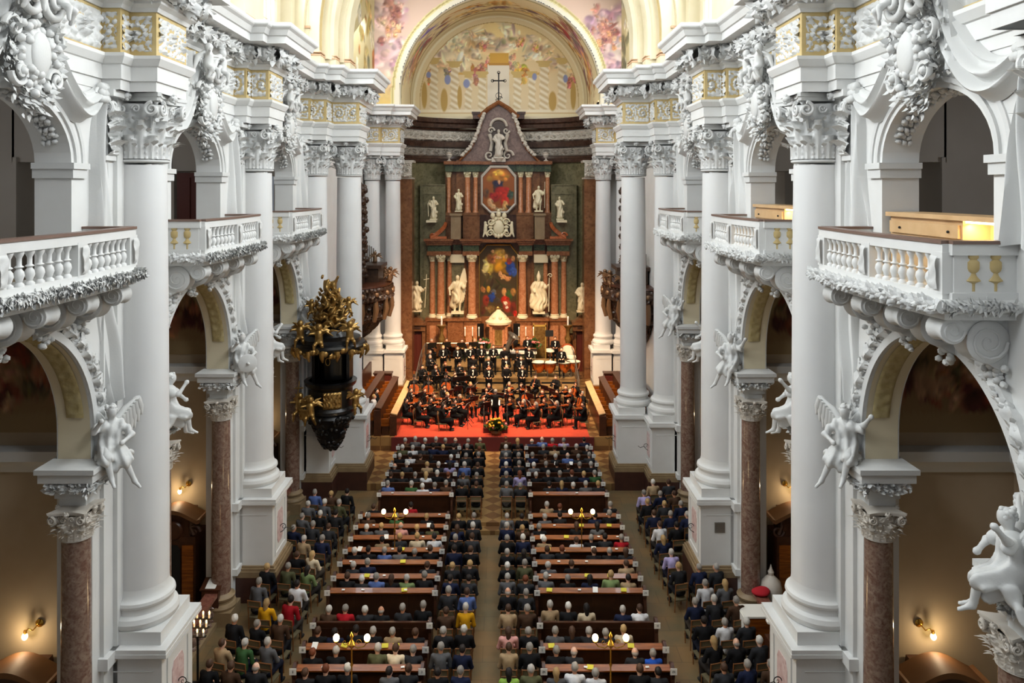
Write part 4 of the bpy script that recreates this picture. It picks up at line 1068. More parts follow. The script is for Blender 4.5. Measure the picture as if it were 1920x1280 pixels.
for i, (cx, r, d) in enumerate(CP):
    m = MB(); z0, z1 = AZZ(591), AZZ(487); x = AXX(cx)
    m.lathe([(r, z0+0.25), (r*0.98, (z0+z1)/2), (r*0.86, z1)], (x, d, 0), 24); c = m.build('column', MARO, altar, smooth=80)
    m = MB(); m.lathe([(r*1.4, z0), (r*1.4, z0+0.08), (r*1.35, z0+0.14), (r*1.1, z0+0.18), (r*1.2, z0+0.24), (r, z0+0.28)], (x, d, 0), 20); m.build('column_base', IVORY, c, smooth=30)
    m = MB(); capital_mesh(m, r*0.9, 0.44, z1, 56); m.xf(lambda V: V + np.array([x, d, 0])); m.build('column_capital', IVORY, c, smooth=50)
def ent(y0, y1, zs, mats, dep0, name, segs):
    for (a, b, d) in segs: pass
m1, m2, m3 = MB(), MB(), MB()
for a, b, d in ((803, 849, 50.7), (849, 868, 51.2), (868, 901, 50.7), (971, 998, 50.7), (998, 1022, 51.2), (1022, 1066, 50.7)):
    abox(m1, a+1, b-1, 468, 476, d, 52.0); abox(m2, a+2, b-2, 457, 468, d+0.04, 52.0); abox(m1, a, b, 453, 457, d-0.06, 52.0); abox(m3, a-2, b+2, 449, 453, d-0.16, 52.0); abox(m3, a-4, b+4, 445, 449, d-0.28, 52.0)
abox(m3, 896, 976, 446, 452, 50.6, 52.0)
m1.build_each('architrave', MARR, altar, smooth=0); m2.build_each('frieze', MARN, altar, smooth=0); m3.build('cornice', MARR, altar, smooth=0)
m = MB()
for a in (847, 1001): abox(m, a-1, a+25, 475, 490, 51.1, 51.4)
m.build_each('festoon_panel', IVORY, altar, smooth=0)
# upper storey
m = MB(); abox(m, 835, 1031, 308, 446, 52.0, 53.0); abox(m, 856, 1012, 300, 446, 51.8, 52.4)
for a, b in ((835, 850), (869, 900), (968, 1000), (1020, 1033)): abox(m, a, b, 402, 446, 51.3, 52.2); abox(m, a-1, b+1, 398, 403, 51.25, 52.2)
m.build('upper_wall', MARK, altar, smooth=0)
m = MB(); abox(m, 900, 970, 402, 446, 51.4, 52.0); abox(m, 854, 866, 402, 440, 51.2, 52.0); abox(m, 1003, 1015, 402, 440, 51.2, 52.0); m.build_each('dark_panel', MARD, altar, smooth=0)
for i, (cx, r) in enumerate(((842, 0.15), (877, 0.2), (892, 0.16), (976, 0.16), (991, 0.2), (1026, 0.15))):
    x = AXX(cx); z0, z1 = AZZ(399), AZZ(332); d = 51.6
    m = MB(); m.lathe([(r*1.3, z0), (r*1.3, z0+0.1), (r, z0+0.2), (r*0.88, z1)], (x, d, 0), 20); c = m.build('column', MARO, altar, smooth=40)
    m = MB(); capital_mesh(m, r*0.9, 0.34, z1, 48); m.xf(lambda V: V + np.array([x, d, 0])); m.build('column_capital', IVORY, c, smooth=50)
m1, m3 = MB(), MB()
for a, b, d in ((836, 850, 51.3), (850, 869, 51.6), (869, 900, 51.3), (900, 968, 51.7), (968, 1000, 51.3), (1000, 1020, 51.6), (1020, 1032, 51.3)):
    abox(m1, a, b, 309, 322, d, 52.5); abox(m3, a-2, b+2, 303, 309, d-0.22, 52.5)
m1.build('upper_frieze', MARN, altar, smooth=0); m3.build('upper_cornice', MARR, altar, smooth=0)
# side scrolls of the upper storey
for sg, cx in ((-1, 826), (1, 1043)):
    m = MB(); n = 22; pts = []
    for i in range(n):
        t = i/(n-1); pts.append((AXX(cx - sg*-1*(-14 + 30*t)*1.0 if False else cx + sg*(-12 + 26*t)), 0, AZZ(418 + 26*t**0.6)))
    for i in range(5): m.tube([(p[0]+sg*0.0, 50.9 + 0.22*i, p[2] + 0.1*math.sin(i)) for p in pts], 0.12, 6)
    m.spiral((AXX(cx + sg*12), 51.0, AZZ(440)), 0.22, 1.4, 0.08, 'xz', sg)
    abox(m, min(cx-14*sg, cx+16*sg), max(cx-14*sg, cx+16*sg), 441, 446, 50.8, 52)
    m.build('scroll', MATS.get('orange_marble') or marble('orange_marble', (176, 92, 52), (200, 120, 76), (140, 70, 44), 3, 0.2), altar, smooth=40)
# gable with niche
gb = MB()
outl = [(862, 303), (868, 294), (882, 280), (892, 262), (899, 244), (904, 226), (900, 219), (935, 195), (970, 219), (966, 226), (971, 244), (978, 262), (988, 280), (1002, 294), (1008, 303)]
gb.prism([(AXX(a), AZZ(b)) for a, b in outl], 51.7, 52.5); gb.build('gable', MATS.get('mauve_marble') or marble('mauve_marble', (98, 76, 68), (128, 104, 94), (72, 54, 50), 2.5, 0.3), altar, smooth=0)
m = MB(); m.tube([(AXX(a), 51.55, AZZ(b)) for a, b in ((898, 221), (916, 205), (935, 193), (954, 205), (972, 221))], 0.17, 6); m.tube([(AXX(a), 51.55, AZZ(b)) for a, b in ((862, 302), (882, 281), (892, 262), (899, 244), (904, 228))], 0.09, 6); m.tube([(AXX(a), 51.55, AZZ(b)) for a, b in ((1008, 302), (988, 281), (978, 262), (971, 244), (966, 228))], 0.09, 6); m.build_each('gable_moulding', MARR, altar, smooth=60)
m = MB()
for sg in (-1, 1):
    pts = [(935 + sg*27, 214), (935+sg*34, 230), (935+sg*38, 246), (935+sg*45, 263), (935+sg*55, 280), (935+sg*70, 294)]
    P_ = np.array([(AXX(a), 51.45, AZZ(b)) for a, b in pts])
    for i in range(5):
        for q in range(9):
            c = P_[i]*(1-q/9) + P_[i+1]*(q/9); m.ell(tuple(c + RNG.normal(0, 0.03, 3)), (0.13, 0.11, 0.12), (q, i, q), 6, 4)
    m.spiral((AXX(935+sg*17), 51.5, AZZ(292)), 0.36, 1.3, 0.10, 'xz', sg)
    m.spiral((AXX(935+sg*14), 51.5, AZZ(246)), 0.22, 1.2, 0.08, 'xz', -sg)
    m.tube([(AXX(935+sg*15), 51.5, AZZ(284)), (AXX(935+sg*12), 51.5, AZZ(268)), (AXX(935+sg*17), 51.5, AZZ(252))], 0.14, 6)
m.tube([(AXX(935 + 15*math.cos(a)), 51.5, AZZ(238 - 14*math.sin(a))) for a in np.linspace(0, PI, 12)], 0.10, 6)
m.build('gable_garland', gs2, altar, smooth=60)
m = MB(); m.prism([(AXX(921), AZZ(299)), (AXX(949), AZZ(299))] + [(AXX(935 + 14*math.cos(a)), AZZ(244 - 14*math.sin(a))) for a in np.linspace(0, PI, 12)], 51.62, 51.72); m.build('gable_niche', BRONZ, altar, smooth=0)
m = MB(); abox(m, 922, 948, 296, 304, 51.2, 51.9); m.lathe([(0.2, AZZ(304)), (0.36, AZZ(297))], (AXX(935), 51.3, 0), 16); m.build('niche_sill', gs2, altar, smooth=30)
m = MB()
for x_ in (893, 977): abox(m, x_-6, x_+6, 214, 224, 51.5, 52.3); abox(m, x_-8, x_+8, 211, 215, 51.4, 52.3)
m.build_each('gable_pier', MARD, altar, smooth=0)

# paintings with frames
def frame_poly(pts, wd, d, name, material, parent):
    P = np.array([(AXX(a), AZZ(b)) for a, b in pts]); c = P.mean(0); m = MB(); n = len(P)
    Q = c + (P-c)*(1 + wd/np.linalg.norm(P-c, axis=1)[:, None])
    R_ = [(P, d+0.04), (P + (Q-P)*0.15, d-0.10), (P + (Q-P)*0.6, d-0.14), (Q, d-0.02), (Q, d+0.2)]
    V = np.array([[(p[0], y, p[1]) for p in X_] for X_, y in R_]); idx = np.arange(len(R_)*n).reshape(len(R_), n); f = []
    for i in range(len(R_)-1):
        for j in range(n): f.append((idx[i, j], idx[i, (j+1) % n], idx[i+1, (j+1) % n], idx[i+1, j]))
    m.add(V.reshape(-1, 3), f); return m.build(name, material, parent, smooth=20)
def inside(px_, pz_, poly):
    r = np.zeros(px_.shape, bool); n = len(poly); j = n-1
    for i in range(n):
        xi, zi = poly[i]; xj, zj = poly[j]
        c = ((zi > pz_) != (zj > pz_)) & (px_ < (xj-xi)*(pz_-zi)/(zj-zi+1e-12) + xi); r ^= c; j = i
    return r
def altar_painting(name, outline, d, base_, blobs, res, parent):
    xs = [p[0] for p in outline]; ys = [p[1] for p in outline]
    U, V = np.meshgrid(np.linspace(min(xs), max(xs), res), np.linspace(min(ys), max(ys), int(res*(max(ys)-min(ys))/(max(xs)-min(xs)))), indexing='ij')
    C = splat(U, V, base_, blobs); mk = inside(U, V, outline); hm = mk[:-1, :-1] | mk[1:, 1:]
    P = np.stack([AXX(U), np.full(U.shape, d), AZZ(V)], -1); return paint_grid(name, P, C, OIL, parent, mask=hm)
octo = [(918, 312), (952, 312), (967, 331), (967, 384), (952, 399), (918, 399), (902, 384), (902, 331)]
octo = [(921, 316), (950, 316), (964, 333), (964, 380), (950, 395), (921, 395), (906, 380), (906, 333)]
fr = frame_poly(octo, 0.2, 51.45, 'octagonal_frame', gs2, altar); fr['label'] = 'pale stone octagonal frame'
bl = [(935, 330, 22, 14, 0, (206, 132, 40), 1.5), (935, 324, 12, 7, 0, (226, 170, 60), 1.5), (935, 352, 9, 15, 0, (64, 44, 40), 3), (933, 345, 12, 7, 0.4, (48, 44, 62), 3), (940, 360, 15, 12, 0.3, (170, 36, 24), 3), (928, 370, 12, 10, -0.4, (150, 34, 24), 3), (946, 375, 9, 14, 0.2, (186, 46, 30), 3), (936, 341, 3.4, 4, 0, (206, 150, 110), 3), (919, 378, 6, 8, 0, (210, 160, 110), 3), (924, 386, 7, 5, 0.5, (214, 172, 120), 3), (947, 384, 6, 9, 0.2, (214, 160, 96), 3), (957, 366, 7, 9, 0, (60, 70, 60), 2), (912, 362, 6, 12, 0, (98, 60, 36), 2), (956, 388, 8, 4, 0, (60, 50, 30), 2), (936, 392, 12, 3, 0, (190, 170, 130), 2)]
altar_painting('upper_painting', octo, 51.44, rgbf(142, 78, 30), bl, 56, altar)
big = [(914, 459), (956, 459), (969, 476), (969, 590), (900, 590), (900, 476)]
frame_poly(big, 0.10, 51.5, 'painting_frame', GOLDP, altar)
bl = [(936, 490, 30, 22, 0, (196, 132, 36), 1.2), (934, 474, 14, 12, 0, (236, 190, 84), 1.2), (917, 496, 8, 18, -0.3, (206, 176, 70), 2.5), (911, 500, 7, 14, 0.3, (222, 206, 130), 2.5), (925, 483, 5, 12, 0.7, (182, 110, 60), 3), (919, 484, 7, 11, -0.2, (140, 84, 44), 2.5), (924, 470, 3, 4, 0, (214, 160, 110), 3), (934, 481, 7, 3, 0.2, (220, 170, 120), 3),
      (957, 500, 10, 14, 0.3, (44, 70, 140), 3), (955, 488, 6, 7, 0, (150, 60, 50), 3), (964, 509, 6, 10, 0.2, (60, 90, 160), 3), (949, 479, 3.5, 4.5, 0, (216, 166, 120), 3), (962, 483, 4, 6, 0, (200, 140, 90), 3), (944, 517, 7, 5, 0.4, (226, 164, 100), 3), (952, 521, 6, 5, -0.3, (214, 146, 84), 3), (938, 512, 4, 6, 0, (220, 160, 100), 3), (917, 518, 14, 8, 0, (92, 80, 44), 1.5),
      (935, 535, 36, 8, 0, (60, 56, 34), 1.4), (906, 541, 5, 6, 0, (170, 110, 60), 3), (916, 540, 4, 7, 0, (196, 150, 50), 3), (926, 545, 5, 6, 0, (90, 90, 90), 3), (922, 556, 9, 9, 0.4, (40, 64, 128), 3), (911, 561, 7, 12, 0, (140, 50, 34), 3), (932, 561, 8, 6, 0, (70, 60, 50), 3), (945, 545, 5, 8, 0, (210, 150, 90), 3), (954, 552, 7, 10, -0.2, (60, 84, 44), 3), (946, 560, 8, 9, 0.3, (188, 44, 28), 3), (962, 545, 6, 8, 0, (170, 120, 60), 3), (951, 572, 10, 14, 0, (160, 60, 40), 3), (962, 575, 7, 14, 0, (110, 40, 30), 3), (906, 578, 6, 12, 0, (90, 44, 28), 2), (920, 577, 10, 8, 0, (120, 90, 50), 2), (966, 585, 5, 6, 0, (190, 40, 30), 3), (948, 566, 4, 4, 0, (232, 210, 180), 3), (950, 574, 3, 3, 0, (236, 214, 190), 3)]
altar_painting('lower_painting', big, 51.48, rgbf(74, 58, 34), bl, 64, altar)
# coat of arms
m = MB(); cx, cz = AXX(935), AZZ(424); m.ell((cx, 50.75, cz), (0.38, 0.14, 0.50), None, 16, 10)
for i in range(16):
    a = 2*PI*i/16; m.ell((cx+0.52*math.cos(a), 50.7, cz+0.60*math.sin(a)), (0.16, 0.10, 0.12), (0, a, 0), 6, 5)
for sg in (-1, 1):
    m.spiral((cx+sg*0.5, 50.62, cz+0.35), 0.22, 1.5, 0.07, 'xz', sg); m.spiral((cx+sg*0.55, 50.62, cz-0.4), 0.22, 1.5, 0.07, 'xz', -sg)
    V_, F_ = body_mesh([('e', (cx+sg*0.88, 50.7, cz+0.28), (0.10, 0.10, 0.12)), ('c', (cx+sg*0.86, 50.7, cz+0.12), (cx+sg*0.88, 50.7, cz-0.22), 0.12, 0.13), ('c', (cx+sg*0.88, 50.7, cz-0.25), (cx+sg*0.74, 50.6, cz-0.6), 0.09, 0.05), ('c', (cx+sg*0.9, 50.7, cz-0.25), (cx+sg*1.02, 50.6, cz-0.62), 0.09, 0.05), ('c', (cx+sg*0.84, 50.7, cz+0.08), (cx+sg*0.6, 50.6, cz+0.18), 0.05, 0.04)], 0.045, 0.05); m.add(V_, F_)
for q in (-1, 0, 1): m.ell((cx+q*0.38, 50.65, cz+0.86-0.1*abs(q)), (0.17, 0.14, 0.22), None, 8, 6); 
m.ell((cx, 50.65, cz+1.08), (0.1, 0.1, 0.14)); m.build('coat_of_arms', IVORY, altar, smooth=60)
# tabernacle
m = MB(); x = AXX(935); m.box(x-0.62, x+0.62, 50.0, 50.9, AZZ(640), AZZ(600)); m.box(x-0.78, x+0.78, 49.9, 50.9, AZZ(602), AZZ(598)); 
tb = m.build('tabernacle', MARO, altar, smooth=0)
m = MB(); m.lathe([(0.85, AZZ(598)), (0.88, AZZ(594)), (0.66, AZZ(590)), (0.52, AZZ(584)), (0.34, AZZ(579)), (0.2, AZZ(576)), (0.12, AZZ(573))], (x, 50.4, 0), 24)
for i in range(26): a = i*0.7; m.ell((x+0.6*math.cos(a), 50.4-abs(0.6*math.sin(a)), AZZ(590)+0.2*math.sin(i*1.3)), (0.1, 0.08, 0.08), (i, 0, i), 6, 4)
m.build('dome', IVORY, tb, smooth=40)
m = MB(); m.box(x-0.24, x+0.24, 49.93, 50.0, AZZ(636), AZZ(608)); m.build('tabernacle_door', GOLD, tb, smooth=0)
m = MB()
for q in (-0.5, 0.5): m.lathe([(0.1, AZZ(640)), (0.09, AZZ(606)), (0.13, AZZ(602))], (x+q, 49.9, 0), 12)
m.build_each('tabernacle_column', MARO, tb, smooth=40)
m = MB()
for sg in (-1, 1): abox(m, 935+sg*33-6, 935+sg*33+6, 600, 640, 50.65, 50.74)
m.build_each('dark_recess', BLACK, altar, smooth=0)
t = tag(MB().box(0, 0, 0, 0, 0, 0) and (lambda m: (m.ell((AXX(934), 50.4, AZZ(572)), (0.16, 0.06, 0.16), None, 12, 8), [m.add([(AXX(934)+0.15*math.cos(a-0.12), 50.4, AZZ(572)+0.15*math.sin(a-0.12)), (AXX(934)+0.15*math.cos(a+0.12), 50.4, AZZ(572)+0.15*math.sin(a+0.12)), (AXX(934)+0.34*math.cos(a), 50.4, AZZ(572)+0.34*math.sin(a)), (AXX(934)+0.17*math.cos(a), 50.33, AZZ(572)+0.17*math.sin(a))], [(0, 2, 3), (3, 2, 1), (0, 1, 2)]) for a in np.linspace(0, 2*PI, 13)[:-1]], m)[-1].build('sunburst_monstrance', GOLD, smooth=30))(MB()), 'golden sunburst standing on top of the tabernacle', 'monstrance')
# crucifix on the gable
c = thing('gable_cross', 'dark ornate metal cross rising above the altar gable', 'cross', (AXX(935), 52.0, AZZ(193)))
m = MB(); H_ = 57/SA; m.tube([(0, 0, 0), (0, 0, H_)], 0.05, 6); m.tube([(-0.42, 0, H_*0.73), (0.42, 0, H_*0.73)], 0.05, 6)
for a, b in ((-0.42, 0.73), (0.42, 0.73), (0, 1.0)):
    for q in range(4): m.tube([(a+0.09*math.cos(t), 0, b*H_+0.09*math.sin(t)) for t in np.linspace(q*PI/2, q*PI/2+PI/2, 5)], 0.025, 5)
m.build('cross_bar', IRON, c, smooth=60)
m = MB(); m.spiral((0.1, 0, 0.32), 0.14, 1.3, 0.03, 'xz', 1); m.spiral((-0.1, 0, 0.22), 0.12, 1.3, 0.03, 'xz', -1); m.tube([(0.2*math.cos(a), 0, 0.5+0.2*math.sin(a)) for a in np.linspace(0, 2*PI, 14)], 0.02, 5); m.build('base_scroll', IRON, c, smooth=60)
# urns
u0 = None
for cx, w_ in ((843, 'left'), (1023, 'right')):
    if u0 is None:
        m = MB(); m.lathe([(0.14, 0), (0.16, 0.06), (0.06, 0.12), (0.05, 0.2), (0.16, 0.3), (0.22, 0.44), (0.20, 0.5), (0.24, 0.55), (0.1, 0.6), (0.0, 0.66)], (0, 0, 0), 16); u0 = c = m.build('stone_urn', gs2, smooth=40)
    else: c = u0.copy(); COL.objects.link(c)
    tag(c, 'small pale stone urn on the %s end of the altar top cornice' % w_, 'urn', 'urns on the altar'); c.location = (AXX(cx), 51.6, AZZ(303))
# side doors below the outer statues
for i, (a, b, w_) in enumerate(((760, 802, 'left'), (1070, 1112, 'right'))):
    d = thing('altar_door', 'dark red panelled door in a brown marble surround %s of the altar' % w_, 'door', (0, 0, 0), group='doors beside the altar')
    m = MB(); D0 = 50.4; abox(m, a, b, 600, 612, D0-0.1, D0+0.8); abox(m, a, a+6, 612, 690, D0, D0+0.8); abox(m, b-6, b, 612, 690, D0, D0+0.8); abox(m, a-2, b+2, 596, 601, D0-0.25, D0+0.8)
    cx = (a+b)/2; m.prism([(AXX(cx-20), AZZ(597)), (AXX(cx+20), AZZ(597)), (AXX(cx+12), AZZ(590)), (AXX(cx+5), AZZ(584)), (AXX(cx-5), AZZ(584)), (AXX(cx-12), AZZ(590))], D0-0.1, D0+0.6)
    m.build('surround', MARK, d, smooth=0)
    m = MB(); abox(m, a+8, b-8, 604, 608, D0-0.14, D0)
    m.build('lintel_inlay', MARD, d, smooth=0)
    m = MB(); abox(m, a+6, b-6, 613, 690, D0+0.2, D0+0.3)
    for q in range(5): xx = a+8+q*(b-a-16)/4.4; abox(m, xx, xx+2, 614, 690, D0+0.16, D0+0.2)
    m.build('door_leaf', MATS.get('door_red') or mat('door_red', (92, 36, 24), 0.5), d, smooth=0)
# altar table
m = MB(); abox(m, 868, 1002, 640, 643, 48.5, 49.6); tb = thing('altar_table', 'wide altar table dressed with white cloth before the tabernacle', 'table')
m.build('table_top', WHITEC, tb, smooth=0)
m = MB(); abox(m, 870, 1000, 643, 672, 48.6, 49.5); m.build('table_front', MARN, tb, smooth=0)
# ================================================================== BALCONIES, STUCCO SCULPTURE
def baluster(m, x, y, z0, h, r=0.075, seg=8):
    m.lathe([(r, z0), (r, z0+0.06*h), (r*0.55, z0+0.12*h), (r*1.05, z0+0.30*h), (r*0.9, z0+0.42*h), (r*0.45, z0+0.50*h), (r*0.95, z0+0.55*h), (r*0.5, z0+0.60*h), (r*0.5, z0+0.80*h), (r*0.8, z0+0.88*h), (r, z0+0.94*h), (r, z0+h)], (x, y, 0), seg)

def make_balcony(label):
    t = thing('gallery_balcony', label, 'balcony', group='white balconies under the gallery arches')
    D = 0.95; B = 2.15
    def fx(y): return -D - 0.10*math.cos(y/B*PI/2)
    ys = np.linspace(-B, B, 15); front = [(fx(y), y) for y in ys]
    m = MB(); pl = [(0.0, -B-0.05)] + [(x-0.06, y) for x, y in front] + [(0.0, B+0.05)]
    m.prism(pl[::-1], 11.12, 11.24, 'xy'); m.prism([(x*1.0-0.10 if x < -0.1 else x, y*1.03) for x, y in pl][::-1], 11.24, 11.42, 'xy')
    m.build('floor_slab', PL, t, smooth=0)
    m = MB(); path = [(0.0, -B-0.12), (-D-0.17, -B-0.12)] + [(x-0.17, y) for x, y in front[1:-1]] + [(-D-0.17, B+0.12), (0.0, B+0.12)]
    for (a, b) in zip(path[:-1], path[1:]):
        a = np.array(a); b = np.array(b); L = np.linalg.norm(b-a); tt = (b-a)/L; nn = np.array([tt[1], -tt[0]]) if False else np.array([-tt[1], tt[0]])
        if nn[0] > 0.5 or (abs(nn[0]) < 0.3 and nn[1]*a[1] < 0): nn = -nn
        m.tube([(a[0]+nn[0]*-0.02, a[1]+nn[1]*-0.02, 11.32), (b[0]+nn[0]*-0.02, b[1]+nn[1]*-0.02, 11.32)], 0.10, 8)
        n = max(int(L*150), 4); u = RNG.uniform(0, L, n); th = RNG.uniform(-1.3, 1.3, n)
        N3 = np.stack([nn[0]*np.cos(th), nn[1]*np.cos(th), np.sin(th)], 1); P3 = np.concatenate([a + tt*u[:, None], np.full((n, 1), 11.32)], 1) + N3*0.08
        leaves(m, P3, np.concatenate([np.tile(tt, (n, 1)), RNG.normal(0, 0.5, (n, 1))], 1)+RNG.normal(0, 0.3, (n, 3)), N3, 0.10, 0.4, 0.4)
    m.build('foliage_moulding', ST, t, smooth=60)
    m = MB(); pr = []
    for (z0, z1, w_, nm_) in ((11.42, 11.52, 0.09, 'lower_rail'), (12.06, 12.22, 0.09, 'upper_rail')):
        m = MB()
        for a, b in zip(front[:-1], front[1:]):
            m.add([(a[0]-w_, a[1], z0), (b[0]-w_, b[1], z0), (b[0]+w_, b[1], z0), (a[0]+w_, a[1], z0), (a[0]-w_, a[1], z1), (b[0]-w_, b[1], z1), (b[0]+w_, b[1], z1), (a[0]+w_, a[1], z1)], [(0,3,2,1),(4,5,6,7),(0,1,5,4),(1,2,6,5),(2,3,7,6),(3,0,4,7)])
        for sg in (-1, 1): m.box(-D, 0.0, sg*B-w_, sg*B+w_, z0, z1)
        m.build(nm_, PL, t, smooth=0)
    m = MB()
    for a, b in zip(front[:-1], front[1:]):
        m.add([(a[0]-0.11, a[1], 12.22), (b[0]-0.11, b[1], 12.22), (b[0]+0.11, b[1], 12.22), (a[0]+0.11, a[1], 12.22), (a[0]-0.11, a[1], 12.27), (b[0]-0.11, b[1], 12.27), (b[0]+0.11, b[1], 12.27), (a[0]+0.11, a[1], 12.27)], [(0,3,2,1),(4,5,6,7),(0,1,5,4),(1,2,6,5),(2,3,7,6),(3,0,4,7)])
    for sg in (-1, 1): m.box(-D, 0.0, sg*B-0.11, sg*B+0.11, 12.22, 12.27)
    m.build('handrail', MATS.get('brown_handrail') or mat('brown_handrail', (120, 96, 84), 0.4), t, smooth=0)
    for yy, w_ in ((-B+0.13, 0.15), (-0.02, 0.15), (B-0.13, 0.15)):
        m = MB(); x = fx(yy); m.box(x-0.095, x+0.095, yy-w_, yy+w_, 11.5, 12.1)
        q = m.build('post', PL, t, smooth=0); m = MB(); relief_strip(m, (x-0.097, yy-w_*0.6), (x-0.097, yy+w_*0.6), 11.56, 12.04, 0.04, (-1, 0), 0.03, bumps, -1); m.build('post_ornament', ST, q)
    for y0, y1 in ((-B+0.30, -0.22), (0.18, B-0.30)):
        for k in range(7):
            yy = y0 + (y1-y0)*(k+0.5)/7; m = MB(); baluster(m, fx(yy), yy, 11.52, 0.54); m.build('baluster', PL, t, smooth=50)
    for sg in (-1, 1):
        m = MB(); m.box(-D+0.05, 0, sg*B-0.05, sg*B+0.05, 11.5, 12.08); m.build('side_panel', PL, t, smooth=0)
        for q in (-0.62, -0.30):
            m = MB(); m.lathe([(0.025, 0), (0.025, 0.10), (0.035, 0.12), (0.11, 0.15), (0.05, 0.22), (0.035, 0.26), (0.075, 0.29), (0.09, 0.33), (0.09, 0.42), (0.05, 0.455), (0.08, 0.48), (0.08, 0.52)], (q, sg*(B+0.045), 11.54), 12, sy=0.45); m.build('pierced_opening', OCHRE, t, smooth=30)
    for k, yy in enumerate((-1.85, -0.62, 0.62, 1.85)):
        m = MB(); w_ = 0.20
        m.lathe([(0.0, -w_), (0.19, -w_), (0.20, -w_+0.02), (0.16, 0), (0.20, w_-0.02), (0.19, w_), (0.0, w_)], (0, 0, 0), 20); m.xf(lambda V: np.stack([V[:, 0]-0.82, V[:, 2]+yy, V[:, 1]+10.94], 1))
        m2 = MB(); m2.lathe([(0.0, -w_), (0.30, -w_), (0.32, -w_+0.02), (0.26, 0), (0.32, w_-0.02), (0.30, w_), (0.0, w_)], (0, 0, 0), 24); m2.xf(lambda V: np.stack([V[:, 0]-0.30, V[:, 2]+yy, V[:, 1]+10.78], 1)); m.add(m2.verts(), m2.f)
        m.prism([(-0.82, 11.12), (-0.9, 10.98), (-0.55, 10.86), (-0.3, 10.46), (-0.0, 10.3), (0.0, 11.12)], yy-w_*0.8, yy+w_*0.8, 'xz')
        for sg in (-1, 1):
            m.spiral((-0.82, yy+sg*w_, 10.94), 0.16, 1.8, 0.022, 'xz', -1); m.spiral((-0.30, yy+sg*w_, 10.78), 0.26, 2.0, 0.028, 'xz', -1)
        for i in range(14): m.ell((-0.06-0.04*(i % 3), yy+RNG.normal(0, 0.1), 10.42-0.02*i), (0.06, 0.07, 0.05), (i, i, 0), 6, 4)
        m.build('console', ST, t, smooth=50)
    return t
bal = None; NB = ['nearest', 'middle', 'farthest']
for s in (-1, 1):
    for b, yc in enumerate(BAYC):
        lab = '%s curved white balustraded balcony on scroll brackets, %s side' % (NB[b], SIDEW[s])
        if bal is None: c = bal = make_balcony(lab)
        else: c = copy_tree(bal, label=lab)
        c.location = (AX + s*HW, yc, 0); c.rotation_euler = (0, 0, PI if s < 0 else 0)

# ---- hanging stucco cloths beside the gallery arches and over the arcade spandrels
def cloth_mesh(W0, W1, H, seedv, folds=5, amp=0.07, skew=0.0, base=0.03, pinch=0.0):
    """cloth hanging from z=0 to -H on the plane x=0, standing out towards -x"""
    n, k = 40, 26; T, S_ = np.meshgrid(np.linspace(0, 1, k), np.linspace(-1, 1, n), indexing='ij')
    w_ = (W0 + (W1-W0)*T**1.3)*(1 - pinch*np.exp(-((T-0.12)/0.08)**2)); r = np.random.default_rng(seedv); ph = r.uniform(0, 6)
    Y = S_*w_/2 + skew*T + 0.04*np.sin(T*7+ph); Z = -H*T + 0.10*np.cos(S_*3+ph)*T
    Xd = base + amp*(0.6+0.5*T)*(0.5+0.5*np.sin(S_*folds*PI/1.0*0.9 + ph + 1.4*T)) + amp*0.5*np.sin(S_*folds*2.1+T*3) 
    edge = np.clip((1-np.abs(S_))/0.12, 0, 1); Xd = Xd*edge
    m = MB(); m.grid(np.stack([-Xd, Y, Z], -1)); return m
for s in (-1, 1):
    for b, yc in enumerate(BAYC):
        for sg in (-1, 1):
            if b == 0 and sg < 0 and s < 0: continue
            yy = yc + sg*2.62; far = 'far' if sg > 0 else 'near'
            m = cloth_mesh(0.42, 0.86, 2.95, int(b*7+s+5+sg), 3, 0.19, -0.05*sg, pinch=0.35)
            for i in range(9): m.ell((-0.12-0.03*(i % 3), -0.1+0.03*i, 0.03-0.12*(i % 3)), (0.10, 0.09, 0.12), (i, i*2, 0), 6, 5)
            m.spiral((-0.1, 0.1, -0.1), 0.13, 1.2, 0.04, 'yz', 1)
            o = m.build('stucco_drapery', ST, smooth=70); o.location = (AX + s*HW, yy, 15.08)
            if s < 0: o.rotation_euler = (0, 0, PI)
            tag(o, 'white stucco cloth knotted above, %s end of %s gallery arch, %s side' % (far, NB[b], SIDEW[s]), 'drapery', 'stucco cloths')
            m = cloth_mesh(0.72, 0.40, 2.1, int(b*5+s+2+sg), 2, 0.20, -0.10*sg)
            o = m.build('stucco_drapery', ST, smooth=70); o.location = (AX + s*HW, yc+sg*2.98, 10.6)
            if s < 0: o.rotation_euler = (0, 0, PI)
            tag(o, 'short white stucco cloth under the balcony, %s end of %s arch, %s side' % (far, NB[b], SIDEW[s]), 'drapery', 'stucco cloths')

# ---- figures modelled as one continuous body
def putto_prims(c, k=1.0, aL=(-.2, -.15, .1), aR=(.2, -.15, .2)):
    x, y, z = c
    q = lambda a, b, e: (x+a*k, y+b*k, z+e*k)
    return [('e', q(0, 0, .62), (.12*k, .12*k, .13*k)), ('c', q(0, 0, .5), q(0, 0, .45), .05*k, .06*k), ('c', q(0, 0, .38), q(0, .02, .14), .13*k, .14*k), ('c', q(-.1, 0, .4), q(*[a+b for a, b in zip((-.1, 0, .3), aL)]), .055*k, .04*k), ('c', q(.1, 0, .4), q(*[a+b for a, b in zip((.1, 0, .3), aR)]), .055*k, .04*k), ('c', q(-.07, 0, .08), q(-.12, -.2, 0), .08*k, .06*k), ('c', q(-.12, -.2, 0), q(-.14, -.22, -.24), .06*k, .04*k), ('c', q(.07, 0, .08), q(.14, -.16, -.02), .08*k, .06*k), ('c', q(.14, -.16, -.02), q(.2, -.05, -.26), .06*k, .04*k)]
